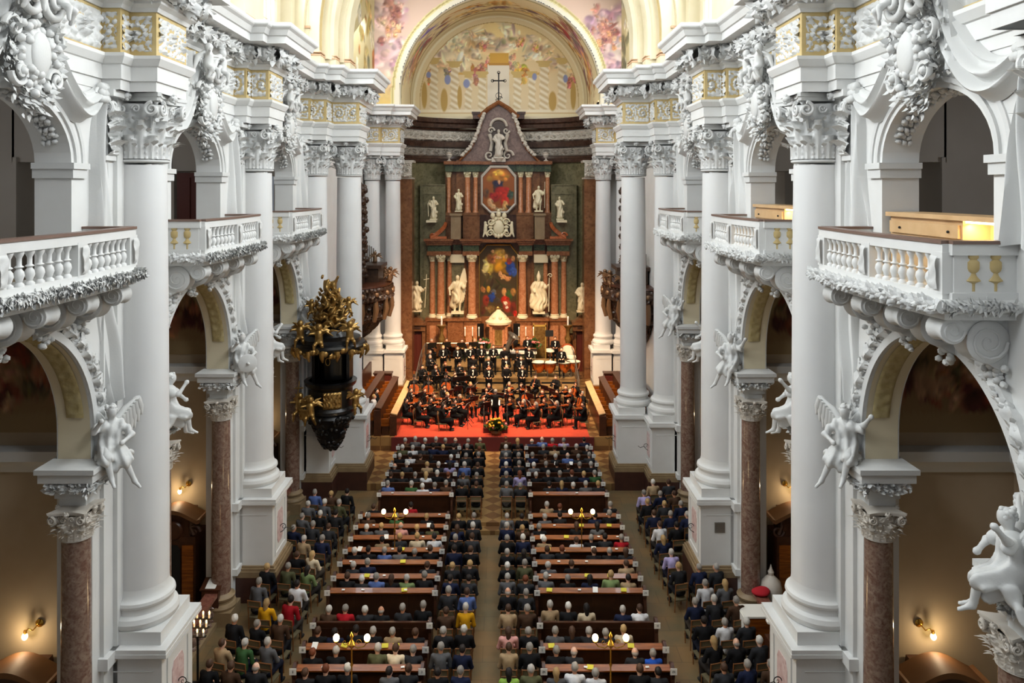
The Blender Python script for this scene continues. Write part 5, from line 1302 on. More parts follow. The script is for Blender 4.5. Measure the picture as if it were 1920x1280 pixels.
def wing(m, root, tip, drop, th=0.03):
    """feathered wing between root and tip; feathers hang along drop"""
    root = np.array(root, float); tip = np.array(tip, float); drop = np.array(drop, float)
    for i in range(9):
        t = i/8; a = root + (tip-root)*t; L = (0.55+0.6*math.sin(PI*(0.25+0.6*t))); b = a + drop*L*1.05 + (tip-root)*0.22*t
        m.tube([a, (a+b)/2, b], [0.085, 0.095, 0.03], 6)
    m.tube([root, (root+tip)/2 + np.array([0, 0, 0.05]), tip], [0.09, 0.07, 0.035], 6)
def fold_fn(amp=0.018, fx_=26.0, zmax=1.0, zmin=-9):
    return lambda X, Y, Z: amp*np.sin(fx_*X + 9*Y + 3*np.sin(Z*5))*((Z < zmax) & (Z > zmin))
def make_angel(label, variant=0):
    t = thing('stucco_angel', label, 'angel statue', group='white stucco angels on the arch imposts')
    aR = ((.19, 0, 1.2), (.42, -.12, 1.32), (.62, -.3, 1.58)) if variant == 0 else ((.19, 0, 1.2), (.40, -.22, 1.18), (.3, -.42, 1.45))
    aL = ((-.19, 0, 1.2), (-.36, -.25, 1.0), (-.1, -.42, .9))
    P = [('e', (0, -.06, 1.52), (.105, .125, .15)), ('c', (0, -.03, 1.4), (0, 0, 1.26), .06, .07), ('e', (0, 0, 1.12), (.20, .14, .2)), ('c', (0, 0, 1.05), (0, .03, .78), .15, .17)]
    for A_ in (aR, aL): P += [('c', A_[0], A_[1], .075, .055), ('c', A_[1], A_[2], .055, .038), ('e', A_[2], (.045, .05, .05))]
    P += [('c', (.10, 0, .72), (.20, -.42, .66), .15, .11), ('c', (.20, -.42, .66), (.12, -.5, .18), .085, .05), ('c', (.12, -.5, .18), (.12, -.68, .08), .045, .035),
          ('c', (-.10, 0, .72), (-.16, -.34, .55), .15, .11), ('c', (-.16, -.34, .55), (-.36, -.42, .02), .085, .05), ('c', (-.36, -.42, .02), (-.42, -.6, -.08), .045, .035)]
    V, Fc = body_mesh(P, 0.032, 0.06); m = MB(); m.add(V, Fc); m.build('body', ST, t, smooth=180)
    P = [('e', (0, 0, .82), (.26, .22, .2)), ('e', (0, .02, 1.1), (.225, .185, .25)), ('c', (.16, 0, 1.24), (.34, -.1, 1.2), .1, .09), ('c', (-.16, 0, 1.24), (-.32, -.18, 1.06), .1, .09), ('c', (.22, -.05, .55), (.4, .1, .2), .12, .05), ('c', (.1, -.02, .72), (.22, -.4, .6), .18, .15), ('c', (-.1, -.02, .72), (-.18, -.36, .48), .19, .16), ('c', (.0, .0, .6), (.05, -.3, .36), .2, .12), ('c', (-.2, -.05, .9), (.16, -.08, 1.25), .10, .09), ('c', (-.2, -.1, .6), (-.42, .05, .5), .12, .06)]
    V, Fc = body_mesh(P, 0.032, 0.06, fold_fn(0.022, 34, 2)); m = MB(); m.add(V, Fc); m.build('robe', ST, t, smooth=180)
    m = MB(); wing(m, (.08, .12, 1.2), (.35, .3, 1.6), (.12, .12, -.55)); m.build('wing', ST, t, smooth=60)
    m = MB(); wing(m, (-.08, .12, 1.2), (-.6, .2, 1.66), (-.02, .1, -.6)); m.build('wing', ST, t, smooth=60)
    m = MB(); 
    for i in range(16): a = i*2.4; m.ell((.085*math.cos(a), -.03+.085*math.sin(a), 1.58+.05*math.sin(i)), (.05, .05, .045), (a, i, 0), 6, 4)
    m.build('hair', ST, t, smooth=60)
    return t
ang = [None, None]
for s in (-1, 1):
    for b, yc in enumerate(BAYC):
        for sg in (-1, 1):
            if (b == 0 and sg < 0 and s < 0): continue
            v = 0 if s > 0 else 1
            lab = 'white winged stucco angel on the %s impost of the %s arch, %s side' % ('far' if sg > 0 else 'near', NB[b], SIDEW[s])
            if ang[v] is None: c = ang[v] = make_angel(lab, v)
            else: c = copy_tree(ang[v], label=lab)
            c.location = (AX + s*(HW-0.32), yc + sg*(RA+0.12), 7.0); c.rotation_euler = (0, 0, (-0.75 if s > 0 else 0.75) if sg > 0 else (-2.0 if s > 0 else 2.0))
            c.scale = (0.95,)*3 if v == 0 else (-0.95, 0.95, 0.95)
m = MB(); m.lathe([(0, -0.03), (0.26, -0.03), (0.28, 0), (0.24, 0.02), (0, 0.03)], (0, 0, 0), 24); m.ell((0, 0, 0.05), 0.05); 
o = m.build('medallion', ST, smooth=40); o.location = (AX-(HW-0.68), BAYC[1]+RA-0.35, 7.75); o.rotation_euler = (PI/2, 0, 0.5); tag(o, 'round white disc held by the angel on the middle left impost', 'medallion')

# ---- cartouches with scrolls, putti and swags over the gallery arches
def make_cartouche(label):
    t = thing('stucco_cartouche', label, 'cartouche', group='stucco cartouches over the gallery arches')
    m = MB(); m.ell((-.30, 0, 15.35), (.18, .40, .52), None, 16, 12); m.ell((-.42, 0, 15.35), (.10, .28, .38), None, 14, 10); m.build('shield', ST, t, smooth=70)
    m = MB()
    for sg in (-1, 1):
        m.spiral((-.42, sg*.34, 16.28), .32, 1.7, .085, 'yz', sg, 0.12, 7, 34, PI/2); m.spiral((-.36, sg*.5, 14.95), .2, 1.5, .06, 'yz', -sg, 0.08); m.spiral((-.34, sg*.62, 15.7), .2, 1.3, .06, 'yz', sg, 0.05)
        m.tube([(-.35, sg*.05, 16.6), (-.45, sg*.4, 16.75), (-.3, sg*.75, 16.55), (-.2, sg*.8, 16.2)], [.06, .09, .08, .05], 7)
    m.build_each('scroll', ST, t, smooth=60)
    m = MB(); n = 420; a = RNG.uniform(0, 2*PI, n); q = RNG.normal(1, 0.18, n)
    P3 = np.stack([-.28+RNG.normal(0, .07, n), .60*q*np.cos(a), 15.4+.78*q*np.sin(a)], 1); leaves(m, P3, np.stack([-0.2+0*a, np.cos(a), np.sin(a)], 1)+RNG.normal(0, .5, (n, 3)), np.tile([-1, 0, 0.1], (n, 1)), RNG.uniform(.08, .17, n), 0.45, 0.5)
    for i in range(46): a = i*2.4; q = 0.75+0.25*math.sin(i*1.7); m.ell((-.36+.06*math.sin(i), .58*q*math.cos(a), 15.35+.72*q*math.sin(a)), (.09, .085, .08), (i, a, 0), 6, 4)
    m.build('leaf_wreath', ST, t, smooth=60)['kind'] = 'stuff'
    V1, F1 = body_mesh(putto_prims((-.45, .0, 0), 0.95), 0.035, 0.05); 
    for sg in (-1, 1):
        m = MB(); W = V1.copy(); W = np.stack([-.25 + W[:, 1]*1.0 - .25, sg*(W[:, 0]+.95) + 0.0, W[:, 2]+16.25], 1); m.add(W, F1 if sg > 0 else F1[:, ::-1]); m.build('putto', ST, t, smooth=180)
        # swag of cloth
        k, n_ = 34, 18; T, S_ = np.meshgrid(np.linspace(0, 1, k), np.linspace(0, 1, n_), indexing='ij')
        Yc = .35 + 2.25*T; Zc = 16.75 - 1.9*np.sin(T*PI*0.62)**1.0 + 0.25*T**3; wd = .42 + .30*np.sin(PI*T)
        ed = np.clip(np.minimum(S_, 1-S_)/0.15, 0, 1)*np.clip(np.minimum(T, 1-T)/0.05, 0, 1)
        X_ = -(.05 + (.16 + .10*np.sin(S_*17 + 2*T))*(0.5+0.5*np.sin(PI*T)))*ed - .02
        G = np.stack([X_, sg*(Yc - .25*S_*(1-T)), Zc - wd*S_], -1); m = MB(); m.grid(G)
        m.build('swag', ST, t, smooth=70)
        m = MB(); k2 = 30; T, S_ = np.meshgrid(np.linspace(0, 1, k2), np.linspace(-1, 1, 16), indexing='ij')
        G = np.stack([-(.12+.10*np.cos(S_*7+T*2))*np.clip((1-np.abs(S_))/0.2, 0, 1)-.02, sg*(.72+.18*T + S_*(.10+.14*T)), 16.7-1.75*T], -1); m.grid(G); m.build('hanging_cloth', ST, t, smooth=70)
    return t
car = None
for s in (-1, 1):
    for b, yc in enumerate(BAYC):
        lab = 'white stucco cartouche with putti and cloth swags over the %s gallery arch, %s side' % (NB[b], SIDEW[s])
        if car is None: c = car = make_cartouche(lab)
        else: c = copy_tree(car, label=lab)
        c.location = (AX + s*HW, yc, 0); c.rotation_euler = (0, 0, PI if s < 0 else 0)

# ---- statues
def make_statue(name, label, loc, H=2.6, kind='robe', hold=None, material=None, rz=0.0, group='altar statues', lean=0.0, ped=True):
    t = thing(name, label, 'statue', loc, rz, group); material = material or IVORY; k = H/1.85
    def q(x, y, z): return (x*k, y*k, z*k)
    aR = (q(.2, -.02, 1.42), q(.34, -.10, 1.18), q(.26, -.30, 1.15)); aL = (q(-.2, -.02, 1.42), q(-.32, -.02, 1.15), q(-.2, -.24, 1.0))
    if kind == 'raise': aL = (q(-.2, -.02, 1.42), q(-.42, -.06, 1.52), q(-.30, -.1, 1.80)); aR = (q(.2, -.02, 1.42), q(.40, -.14, 1.25), q(.52, -.25, 1.40))
    if kind == 'bishop': aR = (q(.2, -.02, 1.42), q(.36, -.12, 1.2), q(.46, -.25, 1.34))
    if kind == 'knight': aR = (q(.2, 0, 1.42), q(.36, -.08, 1.25), q(.42, -.12, 1.5)); aL = (q(-.2, 0, 1.42), q(-.40, -.05, 1.15), q(-.36, -.2, .86))
    P = [('e', q(lean, -.03, 1.68), (.095*k, .115*k, .13*k)), ('c', q(lean, 0, 1.56), q(0, 0, 1.46), .055*k, .065*k), ('e', q(0, 0, 1.3), (.2*k, .13*k, .22*k)), ('c', q(0, 0, 1.2), q(0, 0, .95), .15*k, .16*k)]
    for A_ in (aR, aL): P += [('c', A_[0], A_[1], .07*k, .055*k), ('c', A_[1], A_[2], .055*k, .035*k), ('e', A_[2], (.045*k, .05*k, .045*k))]
    P += [('c', q(.09, 0, .92), q(.12, -.08, .5), .11*k, .075*k), ('c', q(.12, -.08, .5), q(.10, 0, .06), .07*k, .045*k), ('c', q(.10, 0, .05), q(.12, -.13, .03), .045*k, .035*k), ('c', q(-.09, 0, .92), q(-.12, 0, .5), .11*k, .075*k), ('c', q(-.12, 0, .5), q(-.14, .03, .06), .07*k, .045*k), ('c', q(-.14, .03, .05), q(-.17, -.09, .03), .045*k, .035*k)]
    if kind == 'bishop': P += [('c', q(0, -.01, 1.76), q(0, 0, 1.98), .10*k, .03*k), ('e', q(0, -.11, 1.6), (.06*k, .04*k, .1*k))]
    V, Fc = body_mesh(P, 0.042*k/1.4, 0.06*k); m = MB(); m.add(V, Fc); m.build('body', material, t, smooth=180)
    R_ = [('c', q(0, 0, 1.3), q(0, .0, 1.0), .20*k, .18*k), ('c', q(.14, -.01, 1.4), q(.3, -.08, 1.22), .10*k, .11*k), ('c', q(-.14, -.01, 1.4), q(-.3, -.0, 1.18), .10*k, .11*k)]
    if kind in ('robe', 'bishop', 'raise'): R_ += [('c', q(0, 0, 1.0), q(0, -.02, .2), .19*k, .27*k), ('c', q(-.2, -.05, 1.05), q(.2, -.12, .55), .12*k, .14*k)]
    else: R_ += [('c', q(0, 0, 1.0), q(0, 0, .62), .19*k, .24*k), ('c', q(-.15, .12, 1.35), q(-.2, .2, .3), .1*k, .2*k)]
    if kind == 'bishop': R_ += [('c', q(-.22, .02, 1.3), q(-.26, .06, .35), .12*k, .2*k), ('c', q(.22, .02, 1.3), q(.26, .06, .35), .12*k, .2*k)]
    V, Fc = body_mesh(R_, 0.045*k/1.4, 0.07*k, fold_fn(0.022*k, 30/k, 3)); m = MB(); m.add(V, Fc); m.build('robe', material, t, smooth=180)
    if ped: m = MB(); m.box(-.3*k, .3*k, -.2*k, .22*k, -.08*k, .02*k); m.build('base', material, t, smooth=0)
    if hold == 'cross':
        m = MB(); m.tube([q(.5, -.22, .2), q(.62, -.3, 2.25)], .022*k, 5); m.tube([q(.44, -.29, 1.92), q(.78, -.29, 1.98)], .022*k, 5); m.build('cross_staff', material, t)
    if hold == 'crozier':
        m = MB(); m.tube([q(.48, -.27, .05), q(.5, -.27, 1.7)], .022*k, 5); m.spiral(q(.55, -.27, 1.8), .11*k, 1.2, .025*k, 'xz', -1, start=PI); m.build('crozier', material, t)
    if hold == 'flag':
        m = MB(); m.tube([q(.42, -.14, .3), q(.46, -.1, 2.2)], .02*k, 5); T, S_ = np.meshgrid(np.linspace(0, 1, 12), np.linspace(0, 1, 6), indexing='ij'); m.grid(np.stack([k*(.44 - .05*S_ + .16*S_*np.sin(T*PI)), k*(-.08+.04*np.sin(T*9+S_*4)), k*(2.05-1.3*T)], -1)); m.build('banner', material, t)
    if hold == 'wing':
        m = MB(); wing(m, q(.1, .12, 1.4), q(.3, .2, 2.1), (.12, 0, -1.3)); m.build('wing', material, t, smooth=60)
    if hold == 'spear': m = MB(); m.tube([q(.42, -.14, .2), q(.44, -.12, 2.1)], .02*k, 5); m.build('spear', material, t)
    if hold == 'disc': m = MB(); m.tube([q(-.4, -.1, .2), q(-.46, 0, 1.2), q(-.3, 0, 1.5)], .03*k, 5); m.build('drape_band', material, t)
    return t
def alt(px_, pyb, d): return (AXX(px_)*1.0*d/52.0, d, EYE - (pyb-356)*d/F)
def spot_statue(label, px_, ytop, ybot, d, **kw):
    H = (ybot-ytop)*d/F; loc = ((px_-942)*d/F, d, EYE-(ybot-356)*d/F + 0.06*H); return make_statue('statue', label, loc, H*0.92, **kw)
spot_statue('ivory statue with a tall wing between the lower left altar columns', 858, 512, 589, 50.55, kind='knight', hold='wing')
spot_statue('ivory bishop statue with mitre and crozier between the lower right columns', 1010, 512, 589, 50.55, kind='bishop', hold='crozier')
spot_statue('ivory statue raising one arm and holding a cross, above the left door', 782, 524, 585, 50.0, kind='raise', hold='cross')
spot_statue('ivory robed statue above the right door beside the altar', 1090, 527, 586, 50.0, kind='robe', lean=0.04)
spot_statue('white robed statue on the left pedestal of the upper altar storey', 860, 352, 398, 50.95, material=gs2 if False else IVORY, kind='robe')
spot_statue('white armed statue with a raised spear, upper right altar pedestal', 1010, 346, 398, 50.95, kind='knight', hold='spear')
spot_statue('small ivory statue mounted on the green wall left of the altar', 813, 366, 413, 50.6, kind='robe', hold='disc')
spot_statue('small ivory statue mounted on the green wall right of the altar', 1050, 366, 413, 50.6, kind='robe', lean=-0.04)
spot_statue('white statue standing in the niche of the altar gable', 935, 240, 298, 51.2, kind='robe', material=MATS['pale_relief'])
for q, sg in ((857, 1), (1010, 1)):
    m = MB(); abox(m, q-9, q+9, 402, 446, 50.5, 51.4); abox(m, q-11, q+11, 399, 403, 50.4, 51.4); m.build('pedestal', IVORY if False else TAN, altar, smooth=0)
    m = MB(); abox(m, q-14, q+14, 590, 640, 50.15, 50.9); abox(m, q-16, q+16, 588, 593, 50.05, 50.9); m.build('pedestal', MARR, altar, smooth=0)
for q in (813, 1050):
    m = MB(); abox(m, q-9, q+9, 411, 415, 50.2, 51.4); m.build('bracket', IVORY, altar, smooth=0)
# ================================================================== PULPIT, CHOIR BALCONIES, STALLS, CHAPELS
def scatter_putto(t, c, k, material, rz=0.0, label=None, name='putto', wingy=True):
    V, Fc = body_mesh(putto_prims((0, 0, 0), k), 0.034, 0.045); R = np.array(Euler((0, 0, rz)).to_matrix()); m = MB(); m.add(V @ R.T + np.array(c), Fc)
    if wingy:
        for sg in (-1, 1):
            for q in range(3):
                a = np.array([sg*.06*k, .08*k, (.42+.04*q)*k]) @ R.T + np.array(c); b = np.array([sg*(.34+.06*q)*k, .2*k, (.62-.18*q)*k]) @ R.T + np.array(c); m.tube([a, (a+b)/2+np.array([0, 0, .05*k]), b], [.05*k, .06*k, .015*k], 5)
    o = m.build(name, material, t, smooth=60)
    if label: o['label'] = label
    return o
pu = thing('pulpit', 'black and gold carved pulpit with tall gilded canopy on the left column pair', 'pulpit', (-6.98, 31.0, 0))
m = MB(); seg = 40
m.lathe([(0.05, 2.4), (0.18, 2.6), (0.42, 2.85), (0.62, 3.1), (0.60, 3.35), (0.82, 3.6), (0.98, 3.9), (0.9, 4.02), (1.02, 4.1), (1.02, 4.2)], (0, 0, 0), seg); 
for i in range(150):
    a = RNG.uniform(0, 2*PI); z = RNG.uniform(2.5, 3.95); r = np.interp(z, [2.4, 2.85, 3.35, 3.9], [0.1, 0.42, 0.62, 0.95]); m.ell((r*math.cos(a), r*math.sin(a), z), (.12, .12, .09), (i, a, 0), 6, 4)
m.build('carved_foot', BLACK, pu, smooth=50)
m = MB(); m.lathe([(0.98, 4.2), (0.90, 4.3), (0.88, 5.0), (0.95, 5.08), (1.02, 5.16), (1.06, 5.3), (0.86, 5.32), (0.84, 4.4)], (0, 0, 0), seg); m.build('basket', BLACK, pu, smooth=25)
m = MB(); T, S_ = np.meshgrid(np.linspace(-0.42, 0.42, 24), np.linspace(0, 1, 20), indexing='ij'); a0 = -PI/2+0.30
H = bumps(T*2.2, S_*1.2, 12)*np.clip((0.42-np.abs(T))/0.06, 0, 1)*np.clip(np.minimum(S_, 1-S_)/0.08, 0, 1); Rr = 0.90+0.10*H; m.grid(np.stack([Rr*np.cos(a0+T), Rr*np.sin(a0+T), 4.32+0.66*S_], -1)); m.build('gilded_relief', GOLD, pu, smooth=60)
m = MB(); m.lathe([(0.62, 5.3), (0.64, 6.5)], (0.05, 0.5, 0), 24, PI*1.02, PI*1.98); m.box(-.72, -.6, -.2, .6, 5.0, 6.6); m.box(.66, .78, -.1, .7, 5.0, 6.6); m.box(-.7, .76, .45, .6, 5.0, 6.6); m.build('back_panel', BLACK, pu, smooth=30)
m = MB(); m.tube([(-.08+.09*math.cos(a), -.17, 6.05+.15*math.sin(a)) for a in np.linspace(0, 2*PI, 16)], .014, 5); m.build('oval_ornament', GOLDP, pu)
m = MB(); m.lathe([(0.9, 6.45), (1.2, 6.5), (1.42, 6.62), (1.46, 6.78), (1.38, 6.86), (1.22, 6.9), (1.2, 7.05), (0.9, 7.15), (0.72, 7.4), (0.5, 7.5), (0.0, 7.52)], (0, 0, 0), seg); m.build('canopy', BLACK, pu, smooth=25)
m = MB()
for i in range(64): a = i*0.55; m.ell((1.42*math.cos(a), 1.42*math.sin(a), 6.62+.1*math.sin(i*1.9)), (.13, .13, .08), (i, a, 0), 6, 4)
for i in range(9): a = -PI + i*PI/8; m.tube([(1.45*math.cos(a), 1.45*math.sin(a), 6.7), (1.5*math.cos(a), 1.5*math.sin(a), 6.5), (1.4*math.cos(a), 1.4*math.sin(a), 6.3)], [.12, .09, .03], 6)
m.build('gilded_fringe', GOLD, pu, smooth=50)
m = MB(); P = [('c', (0, 0, 7.4), (0, 0, 8.6), .42, .2)]
for i in range(26):
    a = i*2.4; z = 7.5+1.5*(i/26); r = 0.62*(1-i/34); P.append(('e', (r*math.cos(a), r*math.sin(a), z), (.18, .18, .15)))
P += [('c', (-.55, 0, 7.4), (-.15, 0, 8.9), .14, .09), ('c', (.6, -.1, 7.4), (.2, 0, 8.9), .14, .09), ('c', (-.1, 0, 8.7), (-.32, -.05, 9.5), .13, .04), ('c', (.12, 0, 8.7), (.3, 0, 9.45), .13, .04), ('e', (-.02, -.02, 9.15), (.16, .14, .2))]
V, Fc = body_mesh(P, 0.045, 0.07, fold_fn(0.05, 19, 12)); m.add(V, Fc)
for i in range(70): a = i*2.4; z = 7.3+1.7*(i/70); r = 0.85*(1-(z-7.3)/2.4)+.1*math.sin(i); m.tube([(r*math.cos(a), r*math.sin(a), z), (r*1.15*math.cos(a+.2), r*1.15*math.sin(a+.2), z+.14), (r*1.2*math.cos(a+.4), r*1.2*math.sin(a+.4), z+.1)], [.06, .05, .015], 5)
m.build('gilded_crown', GOLD, pu, smooth=70)
for (x, y, z, k, rz) in ((-1.05, -.7, 7.05, 1.05, 0), (.95, -.85, 7.05, 1.05, .3), (-.2, -1.15, 6.95, 1.1, 0), (.75, -.1, 8.1, .8, 0), (-.75, -.1, 8.0, .8, 0), (-1.05, -.75, 4.15, 1.1, -.3), (-.55, -1.1, 4.1, 1.1, 0), (1.1, -.4, 4.3, 1.0, .6)): scatter_putto(pu, (x, y, z), k, GOLD, rz)
m = MB(); m.tube([(-1.15, -1.0, 4.4), (-1.0, -1.0, 5.5)], .025, 5); m.tube([(-1.2, -1.0, 5.2), (-.85, -1.0, 5.22)], .025, 5); m.build('cross', GOLD, pu)
m = MB(); m.cbox((-.75, -1.3, 4.25), (.34, .06, .42), (0.3, 0, .1)); m.build('tablet', GOLD, pu, smooth=0)

def make_oratory(label, s):
    t = thing('choir_organ', label, 'organ', (AC + s*8.28, 43.0, 0), PI if s < 0 else 0, group='dark carved organ balconies in the choir')
    U, V = np.meshgrid(np.linspace(PI*0.5, PI*1.5, 90), np.linspace(0, 1, 46), indexing='ij')
    prof = np.interp(V, [0, .08, .25, .45, .5, .75, .8, 1.0], [.12, .5, 1.15, 1.75, 1.95, 2.0, 2.25, 2.2])
    Z = 4.3 + 3.4*V; H = bumps(U*5, V*4.5, 7)*0.22*np.clip(V*6, 0, 1); R = prof + H
    m = MB(); m.grid(np.stack([R*np.cos(U), 1.35*R*np.sin(U), Z], -1)); m.build('carved_basket', BRONZ, t, smooth=50)
    m = MB(); m.lathe([(0, 7.66), (2.2, 7.66), (2.3, 7.72), (2.28, 7.82), (0, 7.84)], (0, 0, 0), 30, PI*0.5, PI*1.5, 1, 1.35); m.build('ledge', DWOOD, t, smooth=20)
    m = MB()
    for i in range(9): a = PI*0.55 + i*PI*0.9/8; m.tube([(2.15*math.cos(a), 2.9*math.sin(a), 5.9), (2.3*math.cos(a), 3.05*math.sin(a), 6.5), (2.2*math.cos(a), 2.95*math.sin(a), 7.5)], [.12, .16, .10], 7); m.ell((2.35*math.cos(a), 3.1*math.sin(a), 7.35), (.14, .14, .16)); 
    m.build('herm_figure', mat('herm_bronze', (120, 92, 66), 0.35, 0.3) if 'herm_bronze' not in MATS else MATS['herm_bronze'], t, smooth=50)
    m = MB(); m.box(-1.6, -.1, -1.5, .3, 7.8, 8.6); m.box(-1.8, 0, -1.7, .5, 8.6, 8.8); m.build('organ_case', BRONZ, t, smooth=0)
    m = MB(); m.box(-.9, -.05, .6, 2.2, 7.8, 13.2)
    for i in range(60): m.ell((-.9+.1*math.sin(i), .5+1.8*((i*0.37) % 1), 8.2+5.2*i/60), (.2, .18, .17), (i, i, 0), 6, 4)
    m.build('tall_case', BRONZ, t, smooth=50)
    for (x, y, z, k) in ((-1.2, -1.0, 8.8, .9), (-2.1, -1.0, 7.85, 1.0), (-2.2, .2, 7.85, .9), (-1.6, -2.2, 7.85, .9)): scatter_putto(t, (x, y, z), k, MATS['herm_bronze'], 0.5)
    m = MB()
    for i in range(9): m.tube([(-.2-.12*i, -1.4, 8.75), (-.2-.12*i, -1.4, 9.5+.3*math.sin(i/8*PI))], .045, 6)
    m.build('organ_pipes', STEEL, t)['kind'] = 'stuff'
    return t
make_oratory('dark carved organ balcony with figures left of the altar', -1)
make_oratory('dark carved organ balcony with figures right of the altar', 1)

# ---- choir stalls, cabinets, stage
def make_stalls(s, xr, label):
    t = thing('choir_stall', label, 'choir stall', (xr, 37.35, 0.96), 0, group='choir stalls beside the stage')
    L = 6.4
    for k in range(3):
        x0 = s*(0.05+0.78*k); z = 0.28*k
        m = MB(); a, b = sorted((x0, x0+s*0.10)); m.box(a, b, 0.1, L, 0, 1.0+z); m.build('desk_front', DWOOD, t, smooth=0)
        m = MB(); a, b = sorted((x0-s*0.04, x0+s*0.26))
        m.add([(x0-s*.04, 0.02, 1.0+z), (x0+s*.28, 0.02, 1.07+z), (x0+s*.28, L, 1.07+z), (x0-s*.04, L, 1.0+z), (x0-s*.04, 0.02, 1.05+z), (x0+s*.28, 0.02, 1.12+z), (x0+s*.28, L, 1.12+z), (x0-s*.04, L, 1.05+z)], [(0,3,2,1),(4,5,6,7),(0,1,5,4),(1,2,6,5),(2,3,7,6),(3,0,4,7)])
        m.build('desk_top', LWOOD if k == 0 else DWOOD, t, smooth=0)
        m = MB(); a, b = sorted((x0+s*0.38, x0+s*0.72)); m.box(a, b, 0.1, L, 0, 0.45+z); m.build('bench', DWOOD, t, smooth=0)
        for q in range(9):
            m = MB(); yy = 0.1+q*(L-0.2)/8; a, b = sorted((x0+s*0.34, x0+s*0.76)); m.box(a, b, yy-.03, yy+.03, 0.45+z, 0.82+z); m.ell(((x0+s*.36), yy, .84+z), (.06, .05, .06), None, 6, 5); m.build('armrest', PEW, t, smooth=0)
    m = MB(); x0 = s*2.35; a, b = sorted((x0, x0+s*.12)); m.box(a, b, 0, L, 0, 2.2); m.build('back_wall', DWOOD, t, smooth=0)
    m = MB()
    for k in range(3): a, b = sorted((s*(.02+.78*k), s*(.36+.78*k))); m.box(a, b, -.06, .08, -.6 if k == 0 else 0, .98+.28*k)
    m.build('end_panel', DWOOD, t, smooth=0)
    return t
make_stalls(-1, -5.15, 'dark walnut choir stalls with pale front rail, left of the stage')
make_stalls(1, 4.72, 'dark walnut choir stalls with pale front rail, right of the stage')
for s, lb in ((-1, 'left'), (1, 'right')):
    c = thing('wooden_cabinet', 'reddish wooden cabinet against the %s choir column pedestal' % lb, 'cabinet', (AC+s*6.75, 44.9, 0.96), 0, 'choir cabinets')
    m = MB(); m.box(-.5, .5, -.25, .3, 0, 1.25); m.build('body', MATS['door_red'], c, smooth=0); m = MB(); m.box(-.55, .55, -.3, .3, 1.25, 1.32); m.build('top', DWOOD, c, smooth=0)
    for q in (-.24, .24): m = MB(); m.box(q-.21, q+.21, -.28, -.25, .08, 1.18); m.build('door', MATS['door_red'], c, smooth=0)
m = MB(); m.box(AX-4.75, AX+4.75, 37.16, 42.7, 0.95, 0.985); tag(m.build('red_carpet', RED, smooth=0), 'bright red carpet covering the stage floor under the players', 'carpet')
m = MB(); m.box(AX-4.9, AX+4.95, 37.06, 37.17, 0.30, 0.97); tag(m.build('stage_skirt', DRED, smooth=0), 'dark red cloth hiding the front edge of the stage', 'cloth')
TIERS = [(37.2, 0.985), (42.5, 1.33), (43.6, 1.66), (44.7, 2.0), (46.2, 2.3)]
def zfloor(y):
    z = TIERS[0][1]
    for a, b in TIERS:
        if y >= a: z = b
    return z
for i, (y, z) in enumerate(TIERS[1:]):
    y1 = [43.54, 44.64, 46.14, 48.45][i]
    m = MB(); m.box(AX-4.35, AX+4.75, y, y1, 0.9, z-0.05); r = m.build('riser_body', BLKM, smooth=0); r.name = 'stage_riser'
    tag(r, '%s wooden stage riser under the %s' % (['lowest', 'second', 'third', 'top'][i], ['woodwind players', 'standing singers', 'timpani', 'back row'][i]), 'riser', 'stage risers')
    m = MB(); m.box(AX-4.4, AX+4.8, y-0.05, y1, z-0.09, z); m.build('deck', RISERW, r, smooth=0)
    m = MB(); m.box(AX-4.4, AX+4.8, y-0.03, y, z-0.24, z-0.09); m.build('fascia', RISERW, r, smooth=0)
for s, x in ((-1, AX-4.38), (1, AX+4.78)):
    t = thing('stage_railing', 'metal safety railing stepping up the %s end of the risers' % SIDEW[s], 'railing', (x, 0, 0), 0, 'riser railings')
    pts = [(0, y, zfloor(y+.01)+1.0) for y in (42.5, 43.6, 44.7, 46.2, 48.2)]
    m = MB(); m.tube(pts, .03, 6); m.tube([(a, b, c-.45) for a, b, c in pts], .02, 6); m.build('rail', STEEL, t)
    for p in pts: m = MB(); m.tube([(0, p[1], p[2]-1.0), p], .025, 6); m.build('post', STEEL, t)
t = thing('stage_railing', 'metal safety railing behind the back row of players', 'railing', (0, 48.3, 0), 0, 'riser railings')
m = MB(); m.tube([(AX-4.3, 0, 3.3), (AX-.6, 0, 3.3)], .03, 6); m.build('rail', STEEL, t)
for q in range(5): m = MB(); m.tube([(AX-4.3+q*.92, 0, 2.3), (AX-4.3+q*.92, 0, 3.3)], .025, 6); m.build('post', STEEL, t)

